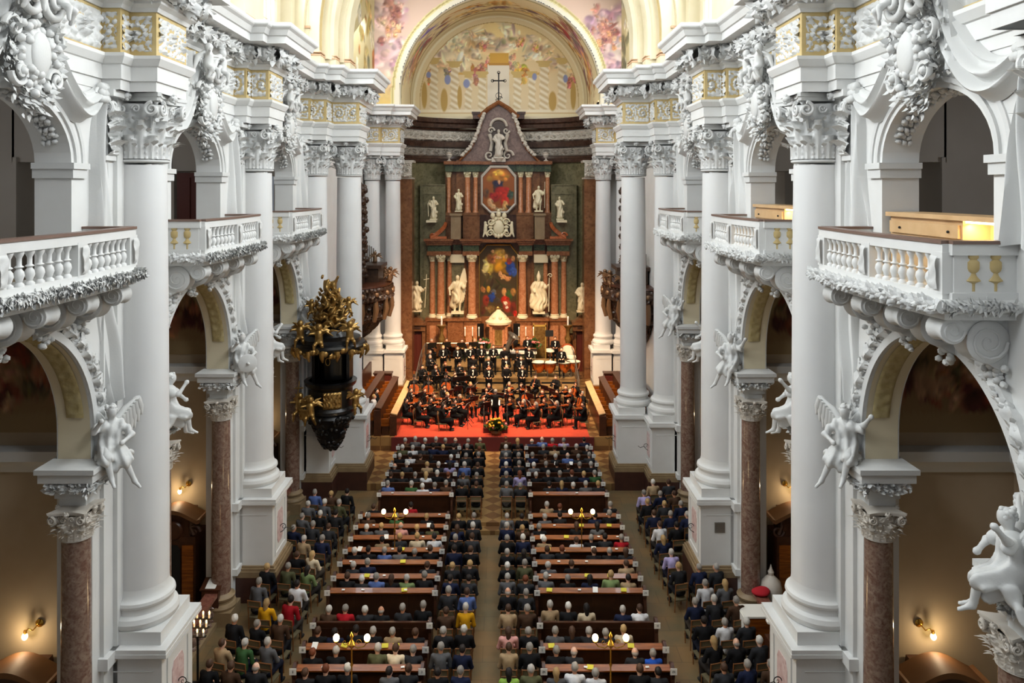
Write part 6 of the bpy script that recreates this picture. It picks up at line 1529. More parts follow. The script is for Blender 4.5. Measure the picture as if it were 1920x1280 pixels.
# ---- confessionals, wall lamps, communion rails in the chapels
def make_confessional(label):
    t = thing('confessional', label, 'confessional', group='confessionals in the side chapels')
    m = MB(); m.box(-.68, .68, -.55, .3, 0, 2.3); m.build('body', DWOOD, t, smooth=0)
    for q in (-.45, .45): m = MB(); m.box(q-.17, q+.17, -.6, -.55, .15, 2.05); m.build('side_door', PEW, t, smooth=0)
    m = MB(); m.prism([(-.22, .1), (.22, .1), (.22, 1.9), (.12, 2.05), (-.12, 2.05), (-.22, 1.9)], -.6, -.56); m.build('curtain', BLKM, t, smooth=0)
    m = MB(); m.lathe([(.26, -.05), (.30, 0), (.26, .05), (.2, .03), (.2, -.03)], (0, 0, 0), 24); m.xf(lambda V: np.stack([V[:, 0], V[:, 2]-.58, V[:, 1]+2.5], 1)); m.build('oval_frame', DWOOD, t, smooth=40)
    m = MB(); m.prism([(-.5, 2.3), (.5, 2.3), (.42, 2.95), (-.42, 2.95)], -.52, .28)
    for sg in (-1, 1): m.spiral((sg*.62, -.5, 2.45), .18, 1.3, .05, 'xz', sg); m.tube([(sg*.6, -.5, 2.35), (sg*.5, -.5, 2.6), (sg*.52, -.5, 2.9)], .06, 6)
    m.build('crest', DWOOD, t, smooth=40)
    m = MB(); top = [(-.86+1.72*i/20, 2.98+.20*math.cos((i/20-.5)*PI*1.5)+(.07 if i in (0, 20) else 0)) for i in range(21)]
    m.prism(top + [(x, z-.12) for x, z in top[::-1]], -.72, .0); m.build('curved_roof', MATS.get('roof_wood') or mat('roof_wood', (112, 74, 38), 0.65, noise=((104, 66, 32), 3, .2, 4)), t, smooth=30)
    return t
conf = None
def make_sconce(label, sg):
    t = thing('wall_lamp', label, 'lamp', group='warm wall lamps in the side chapels')
    m = MB(); m.lathe([(0, 0), (.08, 0), (.09, .03), (.04, .07)], (0, 0, 0), 16); m.xf(lambda V: np.stack([V[:, 0], -V[:, 2], V[:, 1]], 1)); m.build('wall_plate', BRASS, t, smooth=40)
    m = MB(); m.tube([(0, -.05, 0), (sg*.06, -.16, -.08), (sg*.14, -.2, -.02), (sg*.2, -.2, -.12)], .014, 6); m.tube([(sg*.2, -.2, -.06), (sg*.2, -.2, -.13)], .035, 8); m.build('arm', BRASS, t)
    m = MB(); m.ell((sg*.21, -.2, -.19), (.06, .06, .075), None, 12, 8); m.build('bulb', BULB, t, smooth=180)
    return t
for s in (-1, 1):
    for k in (1, 2, 3):
        yw = COLD[k]-0.55; x = AX+s*9.65
        lab = '%s dark wooden confessional with curved roof, %s side chapel' % (NB[k-1], SIDEW[s])
        if conf is None: c = conf = make_confessional(lab)
        else: c = copy_tree(conf, label=lab)
        c.location = (x, yw-.32, 0)
        q = make_sconce('%s glowing brass wall lamp above the confessional, %s side' % (NB[k-1], SIDEW[s]), 1 if s > 0 else -1); q.location = (x-0.12*s, yw, 3.62); 
        point_light('confessional_lamp', (x+.1*s, yw-.28, 3.42), 13, (1.0, .78, .50), 0.05)
def make_rail(label):
    t = thing('communion_rail', label, 'balustrade', group='marble communion rails')
    m = MB(); m.box(-.18, .18, -2.0, 2.0, .9, 1.0); m.build('top_slab', MATS.get('rail_red') or marble('rail_red', (112, 66, 54), (140, 90, 74), (88, 48, 40), 3, .2), t, smooth=0)
    m = MB(); m.box(-.16, .16, -2.0, 2.0, 0, .15); m.build('foot', TAN, t, smooth=0)
    for i in range(14): m = MB(); baluster(m, 0, -1.85+3.7*i/13, .15, .75, .1); m.build('baluster', MARB, t, smooth=50)
    return t
rl = None
for s in (-1, 1):
    for b, yc in enumerate(BAYC):
        lab = '%s red marble communion rail with balusters, %s side chapel' % (NB[b], SIDEW[s])
        if rl is None: c = rl = make_rail(lab)
        else: c = copy_tree(rl, label=lab)
        c.location = (AX+s*(HW+.25), yc-.15, 0)
# votive candles, lecterns, flowers, urn
t = thing('votive_stand', 'iron stand of burning votive candles beside the nearest left column', 'candle stand', (-7.93, 19.85, 0.55))
m = MB(); m.tube([(0, 0, -.55), (0, 0, 1.0)], .03, 6); m.box(-.3, .3, -.28, .28, -.55, -.5)
for k in range(3): m.box(-.3, .3, -.25+.2*k, -.17+.2*k, .95+.12*k, .97+.12*k)
m.build('rack', IRON, t, smooth=0); point_light('votive_glow', (-7.9, 19.6, 2.1), 5, (1, .6, .3), .1)
for k in range(3):
    for q in range(4):
        m = MB(); m.lathe([(.025, 0), (.025, .1)], (-.25+.16*q, -.21+.2*k, .97+.12*k), 8); c = m.build('candle', WHITEC, t); m = MB(); m.ell((-.25+.16*q, -.21+.2*k, 1.11+.12*k), (.022, .022, .045), None, 6, 6); m.build('flame', FLAME, c)
t = thing('lectern', 'dark wooden lectern holding an open white sheet, left side', 'lectern', (-8.7, 22.9, 0)); m = MB(); m.box(-.25, .25, -.22, .22, 0, 1.1); m.build('body', DWOOD, t, smooth=0); m = MB(); m.cbox((0, 0, 1.17), (.6, .5, .04), (.3, 0, 0)); m.build('top', DWOOD, t, smooth=0); m = MB(); m.cbox((0, -.02, 1.2), (.3, .4, .01), (.3, 0, 0)); m.build('sheet', PAPER, t, smooth=0)
t = thing('cloth_covered_stand', 'wooden stand draped with a cream cloth, right side aisle', 'stand', (7.15, 21.6, 0)); m = MB(); m.box(-.35, .35, -.3, .3, 0, 1.05); m.build('body', PEW, t, smooth=0); m = MB(); m.box(-.4, .38, -.33, .33, 1.05, 1.1); m.box(-.42, -.37, -.33, .33, .5, 1.08); m.build('cloth', WHITEC, t, smooth=0)
t = thing('flower_vase', 'white flowers in a vase beside the cloth covered stand', 'flowers', (7.35, 20.6, 0)); m = MB(); m.box(-.2, .2, -.2, .2, 0, .9); m.lathe([(.08, .9), (.13, 1.0), (.1, 1.15)], (0, 0, 0), 12); m.build('vase', DWOOD, t, smooth=30); m = MB()
for i in range(14): a = i*2.4; m.ell((.16*math.cos(a), .16*math.sin(a), 1.3+.1*math.sin(i*1.7)), (.07, .07, .06), None, 7, 5)
m.build('blossom', WHITEC, t); m = MB(); n = 40; a = RNG.uniform(0, 6.28, n); leaves(m, np.stack([0*a, 0*a, 1.15+0*a], 1), np.stack([np.cos(a), np.sin(a), 1.0+0*a], 1), np.tile([0, 0, 1], (n, 1)), .25); m.build('foliage', GREEN, t)
o = MB(); o.lathe([(.3, 0), (.34, .1), (.2, .25), (.22, .5), (.45, .8), (.5, 1.05), (.42, 1.3), (.2, 1.45), (.12, 1.5), (.14, 1.6), (.06, 1.7), (0.0, 1.85)], (0, 0, 0), 28); o = o.build('stone_font', MATS['grey_stucco'], smooth=40); o.location = (8.08, 22.95, 0); o.scale = (.66, .66, .95); tag(o, 'lidded grey stone holy water font by the pink column, right side', 'font')
o = MB(); o.add(*body_mesh([('e', (0, 0, .08), (.26, .22, .09)), ('e', (.1, .05, .12), (.18, .15, .08))], .03, .05)); o = o.build('red_cushion', MATS.get('red_velvet') or mat('red_velvet', (176, 22, 36), .9), smooth=180); o.location = (AX+HW+.25, BAYC[1]+1.6, 1.0); tag(o, 'bright red cushion lying on the end of the right communion rail', 'cushion')
o = MB(); o.box(-.16, .16, -.03, 0, -.16, .16)
for i in range(5): o.box(-.15, .15, -.04, -.03, -.13+.06*i, -.10+.06*i)
o = o.build('vent_grille', STEEL, smooth=0); o.location = (AX+HWC-.2, COLD[2]-.80, 2.32); tag(o, 'small square metal vent grille on the second right column pedestal', 'grille')
# birch organ consoles in the right galleries
def make_desk(label):
    t = thing('organ_console', label, 'console', group='birch consoles in the right galleries')
    m = MB(); m.box(.05, .62, -.75, 1.55, 11.24, 12.50); m.build('body', LWOOD, t, smooth=0); m = MB(); m.box(-.02, .7, -1.65, 1.62, 12.50, 12.58); m.build('top_board', LWOOD, t, smooth=0)
    m = MB(); m.box(.0, .05, -.7, 1.5, 12.2, 12.42); p = m.build('drawer_front', LWOOD, t, smooth=0)
    for q in (-.45, 1.1): m = MB(); m.ell((-.02, q, 12.3), .025); m.build('knob', BLKM, p)
    m = MB(); m.box(.5, .55, -1.6, -.75, 11.24, 12.5); m.build('niche_back', LWOOD, t, smooth=0); m = MB(); m.box(.08, .14, -1.55, -.78, 12.46, 12.5); m.build('strip_lamp', BULB, t, smooth=0)
    return t
t = make_desk('pale birch organ console with a lit recess in the nearest right gallery'); t.location = (AX+HW+.05, BAYC[0], 0)
area_light('console_lamp', (AX+HW+.2, BAYC[0]-1.15, 12.44), (.35, 0, -1), .7, .06, 9, (1, .74, .4))
c = copy_tree(t, label='pale birch organ console with a lit recess in the middle right gallery'); c.location = (AX+HW+.05, BAYC[1], 0)
area_light('console_lamp', (AX+HW+.2, BAYC[1]-1.15, 12.44), (.35, 0, -1), .7, .06, 9, (1, .74, .4))
for k, (b, x) in enumerate(((1, 9.6),)):
    o = MB(); o.box(-.45, .45, 0, .08, 0, 2.3); o.box(-.38, -.03, -.03, 0, .2, 2.15).box(.03, .38, -.03, 0, .2, 2.15); o = o.build('gallery_door', MATS['door_red'], smooth=0); o.location = (AX-9.35, COLD[2]-.82, 11.24); tag(o, 'reddish brown wooden door inside the middle left gallery', 'door')

# ---- floodlights on the choir cornices
for s in (-1, 1):
    x = AC+s*6.35; t = thing('floodlight', 'lit orange floodlight standing on the %s choir cornice' % SIDEW[s], 'floodlight', (x, 46.9, 18.17), 0, 'cornice floodlights')
    m = MB(); m.box(-.28, .28, -.1, .1, 0, .06); m.lathe([(.28, 0), (.3, .12), (.22, .2)], (0, 0, .05), 16); m.build('housing', IRON, t, smooth=30); m = MB(); m.ell((0, 0, .26), (.2, .2, .1), None, 14, 8); m.build('lamp_glass', FLAME, t, smooth=180)
# ================================================================== PEWS AND CHAIRS
def digits(m, txt, x, y, z, h):
    SEG = {'0': 'abcdef', '1': 'bc', '2': 'abged', '3': 'abgcd', '4': 'fgbc', '5': 'afgcd', '6': 'afgcde', '7': 'abc', '8': 'abcdefg', '9': 'abcdfg'}
    w_ = h*.45; th = h*.12
    for i, ch in enumerate(txt):
        ox = x + (i-(len(txt)-1)/2)*w_*1.5
        for sgm in SEG[ch]:
            b = {'a': (-w_/2, w_/2, h-th, h), 'g': (-w_/2, w_/2, h/2-th/2, h/2+th/2), 'd': (-w_/2, w_/2, 0, th), 'f': (-w_/2, -w_/2+th, h/2, h), 'e': (-w_/2, -w_/2+th, 0, h/2), 'b': (w_/2-th, w_/2, h/2, h), 'c': (w_/2-th, w_/2, 0, h/2)}[sgm]
            m.box(ox+b[0], ox+b[1], y-.004, y, z-h/2+b[2], z-h/2+b[3])
def make_pew(L, label, rz=0, plate='1', name='church_pew', ledge=True):
    t = thing(name, label, 'pew', group='oak pews of the nave'); h = L/2
    m = MB(); m.box(-h, h, .04, .46, .34, .38); m.build('seat', PEW, t, smooth=0)
    m = MB(); m.box(-h, h, -.02, .04, .12, .96)
    for q in range(4): x = -h + L*(q+.5)/4; m.box(x-L/8+.05, x+L/8-.05, -.035, -.02, .5, .84)
    m.build('backrest', MATS.get('pew_panel') or mat('pew_panel', (46, 25, 14), .35, noise=((60, 34, 18), 4, .2, 5)), t, smooth=0)
    if not ledge: m = MB(); m.box(-h, h, -.03, .05, .96, 1.0); m.build('top_rail', DWOOD, t, smooth=0)
    else: m = MB(); m.add([(-h, -.13, .95), (h, -.13, .95), (h, .03, 1.02), (-h, .03, 1.02), (-h, -.13, .98), (h, -.13, .98), (h, .03, 1.05), (-h, .03, 1.05)], [(0,3,2,1),(4,5,6,7),(0,1,5,4),(1,2,6,5),(2,3,7,6),(3,0,4,7)]); m.build('book_ledge', PEW, t, smooth=0)
    m = MB(); m.box(-h, h, -.34, -.14, .14, .18); m.build('kneeler', DWOOD, t, smooth=0)
    for sg in (-1, 1):
        m = MB(); m.prism([(-.26, 0), (.44, 0), (.46, .3), (.38, .62), (.22, .66), (.10, .8), (.10, 1.02), (.04, 1.12), (-.08, 1.16), (-.2, 1.10), (-.26, .98), (-.2, .8), (-.28, .4)], sg*h-.04, sg*h+.04, 'yz'); e = m.build('end_panel', DWOOD, t, smooth=0)
        m = MB(); m.box(sg*h-.085, sg*h+.085, -.285, -.272, .97, 1.13); p = m.build('number_plate', PAPER, e, smooth=0); m = MB(); digits(m, plate, sg*h, -.285, 1.05, .055); m.build('number', BLKM, p, smooth=0)
    return t
ORDR = ['front', 'second', 'third', 'fourth', 'fifth', 'sixth', 'seventh']
PEWS = []       # (block, x0, x1, y, z, description)
for s, (xa, xb) in ((-1, (-4.72, -1.95)), (1, (1.08, 4.0))):
    for k in range(6): PEWS.append((s, xa, xb, 29.45+1.06*k, .30, '%s pew of the %s front block by the stage' % (ORDR[5-k], SIDEW[s])))
for s, (xa, xb) in ((-1, (-5.2, -2.0)), (1, (1.03, 4.25))):
    for k, y in enumerate((22.9, 23.75, 24.65, 25.5, 26.4, 27.3, 28.2)): PEWS.append((s, xa, xb, y, 0, '%s pew of the %s middle block' % (ORDR[6-k], SIDEW[s])))
    for k, y in enumerate((18.4, 19.2, 20.1, 21.2)): PEWS.append((s, xa, xb, y, 0, '%s pew of the %s rear block' % (ORDR[3-k], SIDEW[s])))
first = {}
for i, (s, xa, xb, y, z, ds) in enumerate(PEWS):
    L = round(xb-xa, 2); lab = 'brown oak pew, ' + ds; num = str(3 + (i*7) % 28)
    t = make_pew(L, lab, plate=num, ledge=(y != 21.2 and (y < 29 or y == 29.45))); t.location = ((xa+xb)/2, y, z)
PEWTOP = []
# booklets and sheets lying on the ledges
bk = {}
for kind, mt, sz in (('yellow', YPAPER, (.17, .13)), ('white', PAPER, (.15, .2)), ('small', PAPER, (.09, .05))):
    m = MB(); m.cbox((0, 0, 0), (sz[0], sz[1], .012)); bk[kind] = m
rb = random.Random(4); nb = 0; bobj = {}
for i, (s, xa, xb, y, z, ds) in enumerate(PEWS):
    if z > 0 and 'sixth' not in ds and i % 3: continue
    if y == 21.2: continue
    n = rb.randint(2, 4) if y < 29 else 2
    for q in range(n):
        x = xa+.2+(xb-xa-.4)*(q+rb.random())/n; kd = rb.choice(['yellow', 'white', 'small', 'small', 'yellow'] if y < 25.6 else ['small', 'small', 'white', 'yellow'])
        pos = ['at the outer end', 'left of its middle', 'right of its middle', 'near its right end', 'at its far right'][min(int(5*(x-xa)/(xb-xa)), 4)]
        lab = {'yellow': 'yellow programme booklet', 'white': 'open white programme', 'small': 'small white card'}[kd] + ' on the ' + ds + ' ledge, ' + pos
        lab = ' '.join(lab.split()[:16])
        if kd not in bobj: o = bobj[kd] = bk[kd].build('booklet' if kd != 'small' else 'card', YPAPER if kd == 'yellow' else PAPER, smooth=0)
        else: o = bobj[kd].copy(); COL.objects.link(o)
        o.location = (x, y-.06, z+1.035); o.rotation_euler = (.36, 0, rb.uniform(-.2, .2)); tag(o, lab, 'booklet', 'papers on the pew ledges')
def make_chair(label, material=CHAIRW):
    t = thing('chair', label, 'chair', group='wooden chairs')
    m = MB(); m.cbox((0, .2, .36), (.42, .42, .04)); m.build('seat', CHAIRF, t, smooth=0)
    m = MB(); m.cbox((0, -.03, .77), (.38, .03, .20), (-.1, 0, 0)); m.build('backrest', CHAIRF, t, smooth=0)
    for sg in (-1, 1):
        m = MB(); m.tube([(sg*.2, .02, 0), (sg*.2, .0, .38), (sg*.2, -.06, .90)], .018, 5); m.build('leg', material, t)
        m = MB(); m.tube([(sg*.2, .4, 0), (sg*.2, .4, .36)], .018, 5); m.build('leg', material, t)
    m = MB(); m.tube([(-.2, -.05, .72), (.2, -.05, .72)], .014, 5); m.tube([(-.2, -.06, .89), (.2, -.06, .89)], .014, 5); m.build('crossbar', material, t)
    return t
# ---- brass double lamps standing between the pews
def make_lamp(label):
    t = thing('pew_lamp', label, 'lamp', group='brass double lamps on the pews')
    m = MB(); m.lathe([(.09, .95), (.05, .99), (.018, 1.05), (.018, 1.55), (.04, 1.6), (.018, 1.66), (.018, 1.98), (.05, 2.03), (.09, 2.1), (.05, 2.17), (.02, 2.22), (.045, 2.3), (0.0, 2.4)], (0, 0, 0), 14); m.build('pole', BRASS, t, smooth=50)
    for sg in (-1, 1):
        m = MB(); m.tube([(0, 0, 2.1), (sg*.14, 0, 2.0), (sg*.3, 0, 2.04), (sg*.37, 0, 2.14)], .014, 6); m.spiral((sg*.16, 0, 2.14), .07, 1.2, .01, 'xz', sg); a = m.build('arm', BRASS, t); m = MB(); m.lathe([(.02, 2.12), (.05, 2.15), (.06, 2.18)], (sg*.37, 0, 0), 10); m.build('cup', BRASS, a); m = MB(); m.ell((sg*.37, 0, 2.25), (.075, .075, .085), None, 14, 10); m.build('bulb', BULB, a, smooth=180)
    return t
lp = None
for (x, y, lb) in ((-3.62, 18.32, 'rear left block'), (2.6, 18.32, 'rear right block'), (-3.6, 25.5, 'middle left block'), (2.65, 25.5, 'middle right block')):
    lab = 'brass pole lamp with two glowing bulbs over the pews of the ' + lb
    if lp is None: c = lp = make_lamp(lab)
    else: c = copy_tree(lp, label=lab)
    c.location = (x, y, 0)
    for sg in (-1, 1): point_light('pew_lamp_bulb', (x+sg*.37, y-.02, 2.40), 14, (1.0, .70, .36), .07)
# ================================================================== ORCHESTRA FURNITURE AND INSTRUMENTS
def make_stand(label):
    t = thing('music_stand', label, 'music stand', group='black music stands of the orchestra')
    m = MB(); m.cbox((0, 0, 1.12), (.52, .02, .36), (-.5, 0, 0)); m.build('desk', BLKM, t, smooth=0)
    m = MB(); m.cbox((0, -.02, 1.135), (.44, .012, .28), (-.5, 0, 0)); m.build('sheet_music', PAPER, t, smooth=0)
    m = MB(); m.tube([(0, 0, .3), (0, 0, 1.08)], .014, 5); m.build('pole', BLKM, t)
    for k in range(3): a = k*2.09+.5; m = MB(); m.tube([(0, 0, .35), (.28*math.cos(a), .28*math.sin(a), .01)], .011, 5); m.build('leg', BLKM, t)
    return t
def body_outline(L, W1, W2, W0):
    pts = []
    for i in range(33):
        t = i/32; z = L*t; w_ = W2*math.sqrt(max(1-((t-.25)/.27)**2, 0)) if t < .40 else 0
        if .36 <= t <= .62: w_ = max(w_, W0 + 0*t)
        if t > .56: w_ = max(w_, W1*math.sqrt(max(1-((t-.78)/.225)**2, 0)))
        pts.append((max(w_, .004), z))
    return pts
def make_string(name, label, L, W2, D, neck, group, pin=0.0):
    """violin family instrument standing on z=0, front towards +y"""
    t = thing(name, label, name.replace('_', ' '), group=group); o = body_outline(L, W2*.8, W2, W2*.62)
    m = MB(); m.prism([(w_, z) for w_, z in o] + [(-w_, z) for w_, z in o[::-1]], -D/2, D/2); b = m.build('body', VIO, t, smooth=30)
    m = MB(); m.box(-W2*.12, W2*.12, D/2, D/2+D*.35, L*.42, L*.44); m.build('bridge', RISERW, t, smooth=0)
    m = MB(); m.box(-W2*.1, W2*.1, D/2+.002, D/2+D*.2, L*.55, L+neck); m.build('fingerboard', BLKM, t, smooth=0)
    m = MB(); m.tube([(0, 0, L-.02), (0, 0, L+neck), (0, D*.1, L+neck*1.15)], W2*.10, 6); m.spiral((0, 0, L+neck*1.2), W2*.16, 1.2, W2*.05, 'yz', 1); m.build('neck', VIO, t)
    if pin: m = MB(); m.tube([(0, 0, 0), (0, 0, -pin)], .008, 5); m.build('end_pin', STEEL, t)
    return t
def make_bow(label, L=.72):
    m = MB(); m.tube([(0, 0, 0), (0, .012, L*.5), (0, 0, L)], .008, 5); m.tube([(0, .02, .03), (0, .02, L-.02)], .004, 4); m.cbox((0, .012, .05), (.015, .03, .05)); o = m.build('bow', DWOOD, smooth=50); return tag(o, label, 'bow', 'bows of the string players')
def make_timpano(label, r):
    t = thing('kettle_drum', label, 'kettle drum', group='copper kettle drums')
    m = MB(); m.lathe([(.05, .22), (r*.5, .28), (r*.85, .48), (r*.98, .70), (r, .84)], (0, 0, 0), 32); m.build('kettle', COPPER, t, smooth=80)
    m = MB(); m.lathe([(0, .885), (r*1.0, .885), (r*1.02, .86)], (0, 0, 0), 32, cap=False); m.build('drumhead', SKINW, t, smooth=20); m = MB(); m.lathe([(r, .82), (r*1.05, .84), (r*1.05, .88), (r, .885)], (0, 0, 0), 32, cap=False); m.build('rim', STEEL, t, smooth=30)
    for k in range(3): a = k*2.09; m = MB(); m.tube([(r*.9*math.cos(a), r*.9*math.sin(a), .75), (r*.75*math.cos(a), r*.75*math.sin(a), .2), (r*.95*math.cos(a), r*.95*math.sin(a), .02)], .02, 5); m.build('leg', STEEL, t)
    return t
td = None
for i, (px_, r, y, nm) in enumerate(((1010, .42, 44.95, 'leftmost of the four'), (1031, .38, 44.85, 'second from left of the four'), (1058, .36, 44.85, 'third from left of the four'), (1075, .40, 45.1, 'rightmost of the four'))):
    t = make_timpano('copper kettle drum with pale skin, ' + nm, r); t.location = ((px_-942)*y/F, y, 2.0)
t = thing('bass_drum', 'upright round bass drum on a frame, back right of the orchestra', 'drum', ((1064-942)*47.3/F, 47.3, 2.3)); m = MB(); m.lathe([(.42, -.2), (.44, -.18), (.42, 0), (.44, .18), (.42, .2)], (0, 0, 0), 30); m.xf(lambda V: np.stack([V[:, 0], V[:, 2], V[:, 1]+.72], 1)); m.build('shell', VIO, t, smooth=30); m = MB(); m.lathe([(0, .205), (.4, .205)], (0, 0, 0), 30, cap=False); m.xf(lambda V: np.stack([V[:, 0], -V[:, 2], V[:, 1]+.72], 1)); m.build('drumhead', SKINW, t)
for sg in (-1, 1): m = MB(); m.tube([(sg*.4, -.3, 0), (sg*.42, 0, .7), (sg*.4, .3, 0)], .025, 5); m.build('stand_leg', STEEL, t)
t = thing('xylophone', 'wide percussion table covered with a dark cloth, behind the singers', 'percussion', ((985-942)*47.4/F, 47.2, 2.3)); m = MB(); m.box(-.7, .7, -.25, .25, .82, .88); m.build('frame', BLKM, t, smooth=0)
for q in range(16): m = MB(); m.box(-.66+.083*q, -.60+.083*q, -.2+.006*q, .2-.006*q, .885, .90); m.build('bar', VIO, t, smooth=0)
for sg in (-1, 1): m = MB(); m.tube([(sg*.6, -.2, 0), (sg*.6, .2, .82)], .02, 5); m.tube([(sg*.6, .2, 0), (sg*.6, -.2, .82)], .02, 5); m.build('leg', STEEL, t)
for px_, y in ((1032, 46.5), (1072, 46.0)):
    t = thing('cymbal_stand', 'small flat drum on a metal stand %s the timpani player' % ('left of' if px_ < 1050 else 'right of'), 'percussion', ((px_-942)*y/F, y, zfloor(y)), 0, 'small percussion'); m = MB(); m.lathe([(.0, 1.0), (.26, 1.0), (.27, .9), (.27, .86), (0, .86)], (0, 0, 0), 20); m.build('drum', SKINW, t, smooth=20); m = MB(); m.tube([(0, 0, .3), (0, 0, .86)], .02, 5)
    m.build('pole', STEEL, t)
    for k in range(3): a = 2.09*k; m = MB(); m.tube([(0, 0, .4), (.25*math.cos(a), .25*math.sin(a), 0)], .015, 5); m.build('leg', STEEL, t)
# podium, flowers
CX = (929-942)*38.1/F
t = thing('conductor_podium', 'red podium with thin metal rail under the conductor', 'podium', (CX, 38.2, .985)); m = MB(); m.box(-.6, .6, -.5, .5, 0, .24); m.build('step', DRED, t, smooth=0)
for sx_ in (-.58, .58): m = MB(); m.tube([(sx_, -.45, .24), (sx_, -.45, 1.15), (sx_, .3, 1.15), (sx_, .3, .24)], .018, 5); m.build('rail', STEEL, t)
t = thing('flower_arrangement', 'yellow and orange bouquet in a basket at the stage front centre', 'flowers', ((930-942)*37.45/F, 37.5, .985)); m = MB(); m.lathe([(.2, 0), (.27, .12), (.24, .25), (0, .26)], (0, 0, 0), 16); m.build('basket', CHAIRW, t, smooth=40)
m = MB(); n = 260; a = RNG.uniform(0, 2*PI, n); e = RNG.uniform(.1, 1.4, n); D = np.stack([np.cos(a)*np.cos(e), np.sin(a)*np.cos(e), np.sin(e)], 1); leaves(m, np.array([0, 0, .22])+D*RNG.uniform(.1, .45, (n, 1))*np.array([1.15, .8, 1]), D, np.tile([0, -1, .3], (n, 1)), RNG.uniform(.12, .24, n)); m.build('foliage', GREEN, t)
for mt, nm, sd, n_ in ((FLOWY, 'yellow_flower', 3, 22), (mat('orange_petal', (226, 110, 30), .6), 'orange_flower', 5, 14), (FLOWR, 'pink_flower', 8, 8)):
    rr = random.Random(sd)
    for i in range(n_): a = rr.uniform(0, 2*PI); e = rr.uniform(.3, 1.5); q = rr.uniform(.42, .58); m = MB(); m.ell((q*1.1*math.cos(a)*math.cos(e), q*.8*math.sin(a)*math.cos(e), .26+q*.95*math.sin(e)), (.06, .055, .06), (i, a, 0), 7, 5); m.build(nm, mt, t)
# flowers, candles, candelabra at the altar
for px_, lb in ((908, 'left'), (1000, 'right')):
    t = thing('altar_flowers', 'pink and green flower arrangement beside the altar table, %s' % lb, 'flowers', ((px_-942)*48.9/F, 48.9, 3.02 if False else 2.95), 0, 'altar flowers'); m = MB(); n = 120; a = RNG.uniform(0, 6.28, n); e = RNG.uniform(.0, 1.5, n); D = np.stack([np.cos(a)*np.cos(e), np.sin(a)*np.cos(e), np.sin(e)], 1); leaves(m, D*.1, D, np.tile([0, -1, .3], (n, 1)), RNG.uniform(.25, .5, n)); m.build('foliage', GREEN, t)
    m = MB()
    for i in range(16): a = i*2.4; m.ell((.34*math.cos(a), .25*math.sin(a)-.05, .25+.18*math.sin(i*1.3)), .09, None, 7, 5)
    m.build('blossom', FLOWR, t)
for i, px_ in enumerate((872, 886, 898, 973, 986, 1000)):
    t = thing('candlestick', 'slim altar candlestick with lit candle, %s in the row of six' % ['first from the left', 'second from the left', 'third from the left', 'third from the right', 'second from the right', 'first from the right'][i], 'candlestick', ((px_-942)*49.2/F, 49.2, 3.11), 0, 'altar candlesticks')
    m = MB(); m.lathe([(.09, 0), (.03, .06), (.05, .2), (.02, .3), (.05, .42), (.07, .48)], (0, 0, 0), 12); m.build('stick', BRASS, t, smooth=50); m = MB(); m.lathe([(.03, .48), (.03, .95)], (0, 0, 0), 10); c = m.build('candle', WHITEC, t, smooth=50); m = MB(); m.ell((0, 0, 1.0), (.025, .025, .055), None, 8, 6); m.build('flame', FLAME, c)
for px_, lb in ((828, 'left'), (1065, 'right')):
    t = thing('candelabrum', 'tall golden candelabrum beside the altar, %s' % lb, 'candelabrum', ((px_-942)*49.6/F, 49.6, .96), 0, 'tall candelabra'); m = MB(); m.lathe([(.34, 0), (.36, .1), (.16, .3), (.1, .8), (.2, 1.2), (.1, 1.5), (.12, 2.0), (.24, 2.4), (.1, 2.7), (.14, 3.0), (.3, 3.2), (.32, 3.26)], (0, 0, 0), 20); m.build('shaft', GOLD, t, smooth=50); m = MB(); m.lathe([(.06, 3.26), (.06, 3.7)], (0, 0, 0), 10); c = m.build('candle', WHITEC, t); m = MB(); m.ell((0, 0, 3.77), (.03, .03, .06), None, 8, 6); m.build('flame', FLAME, c)
t = thing('gilded_screen', 'square golden panel standing right of the tabernacle', 'screen', ((1012-942)*50.0/F, 50.0, 0.96)); m = MB(); m.box(-.38, .38, -.05, .05, 0, 3.1); m.build('panel', GOLD, t, smooth=0); m = MB(); m.box(-.42, -.36, -.07, .07, 0, 3.3).box(.36, .42, -.07, .07, 0, 3.3).box(-.42, .42, -.07, .07, 3.1, 3.2); m.build('frame', GOLDP, t, smooth=0)
t = thing('black_board', 'black square board on a pole beside the standing percussionist', 'board', ((1030-942)*47.9/F, 47.9, 2.3)); m = MB(); m.tube([(0, 0, 0), (0, 0, 1.5)], .02, 5); m.build('pole', BLKM, t); m = MB(); m.box(-.25, .25, -.02, .02, 1.5, 1.9); m.build('board', BLKM, t, smooth=0)

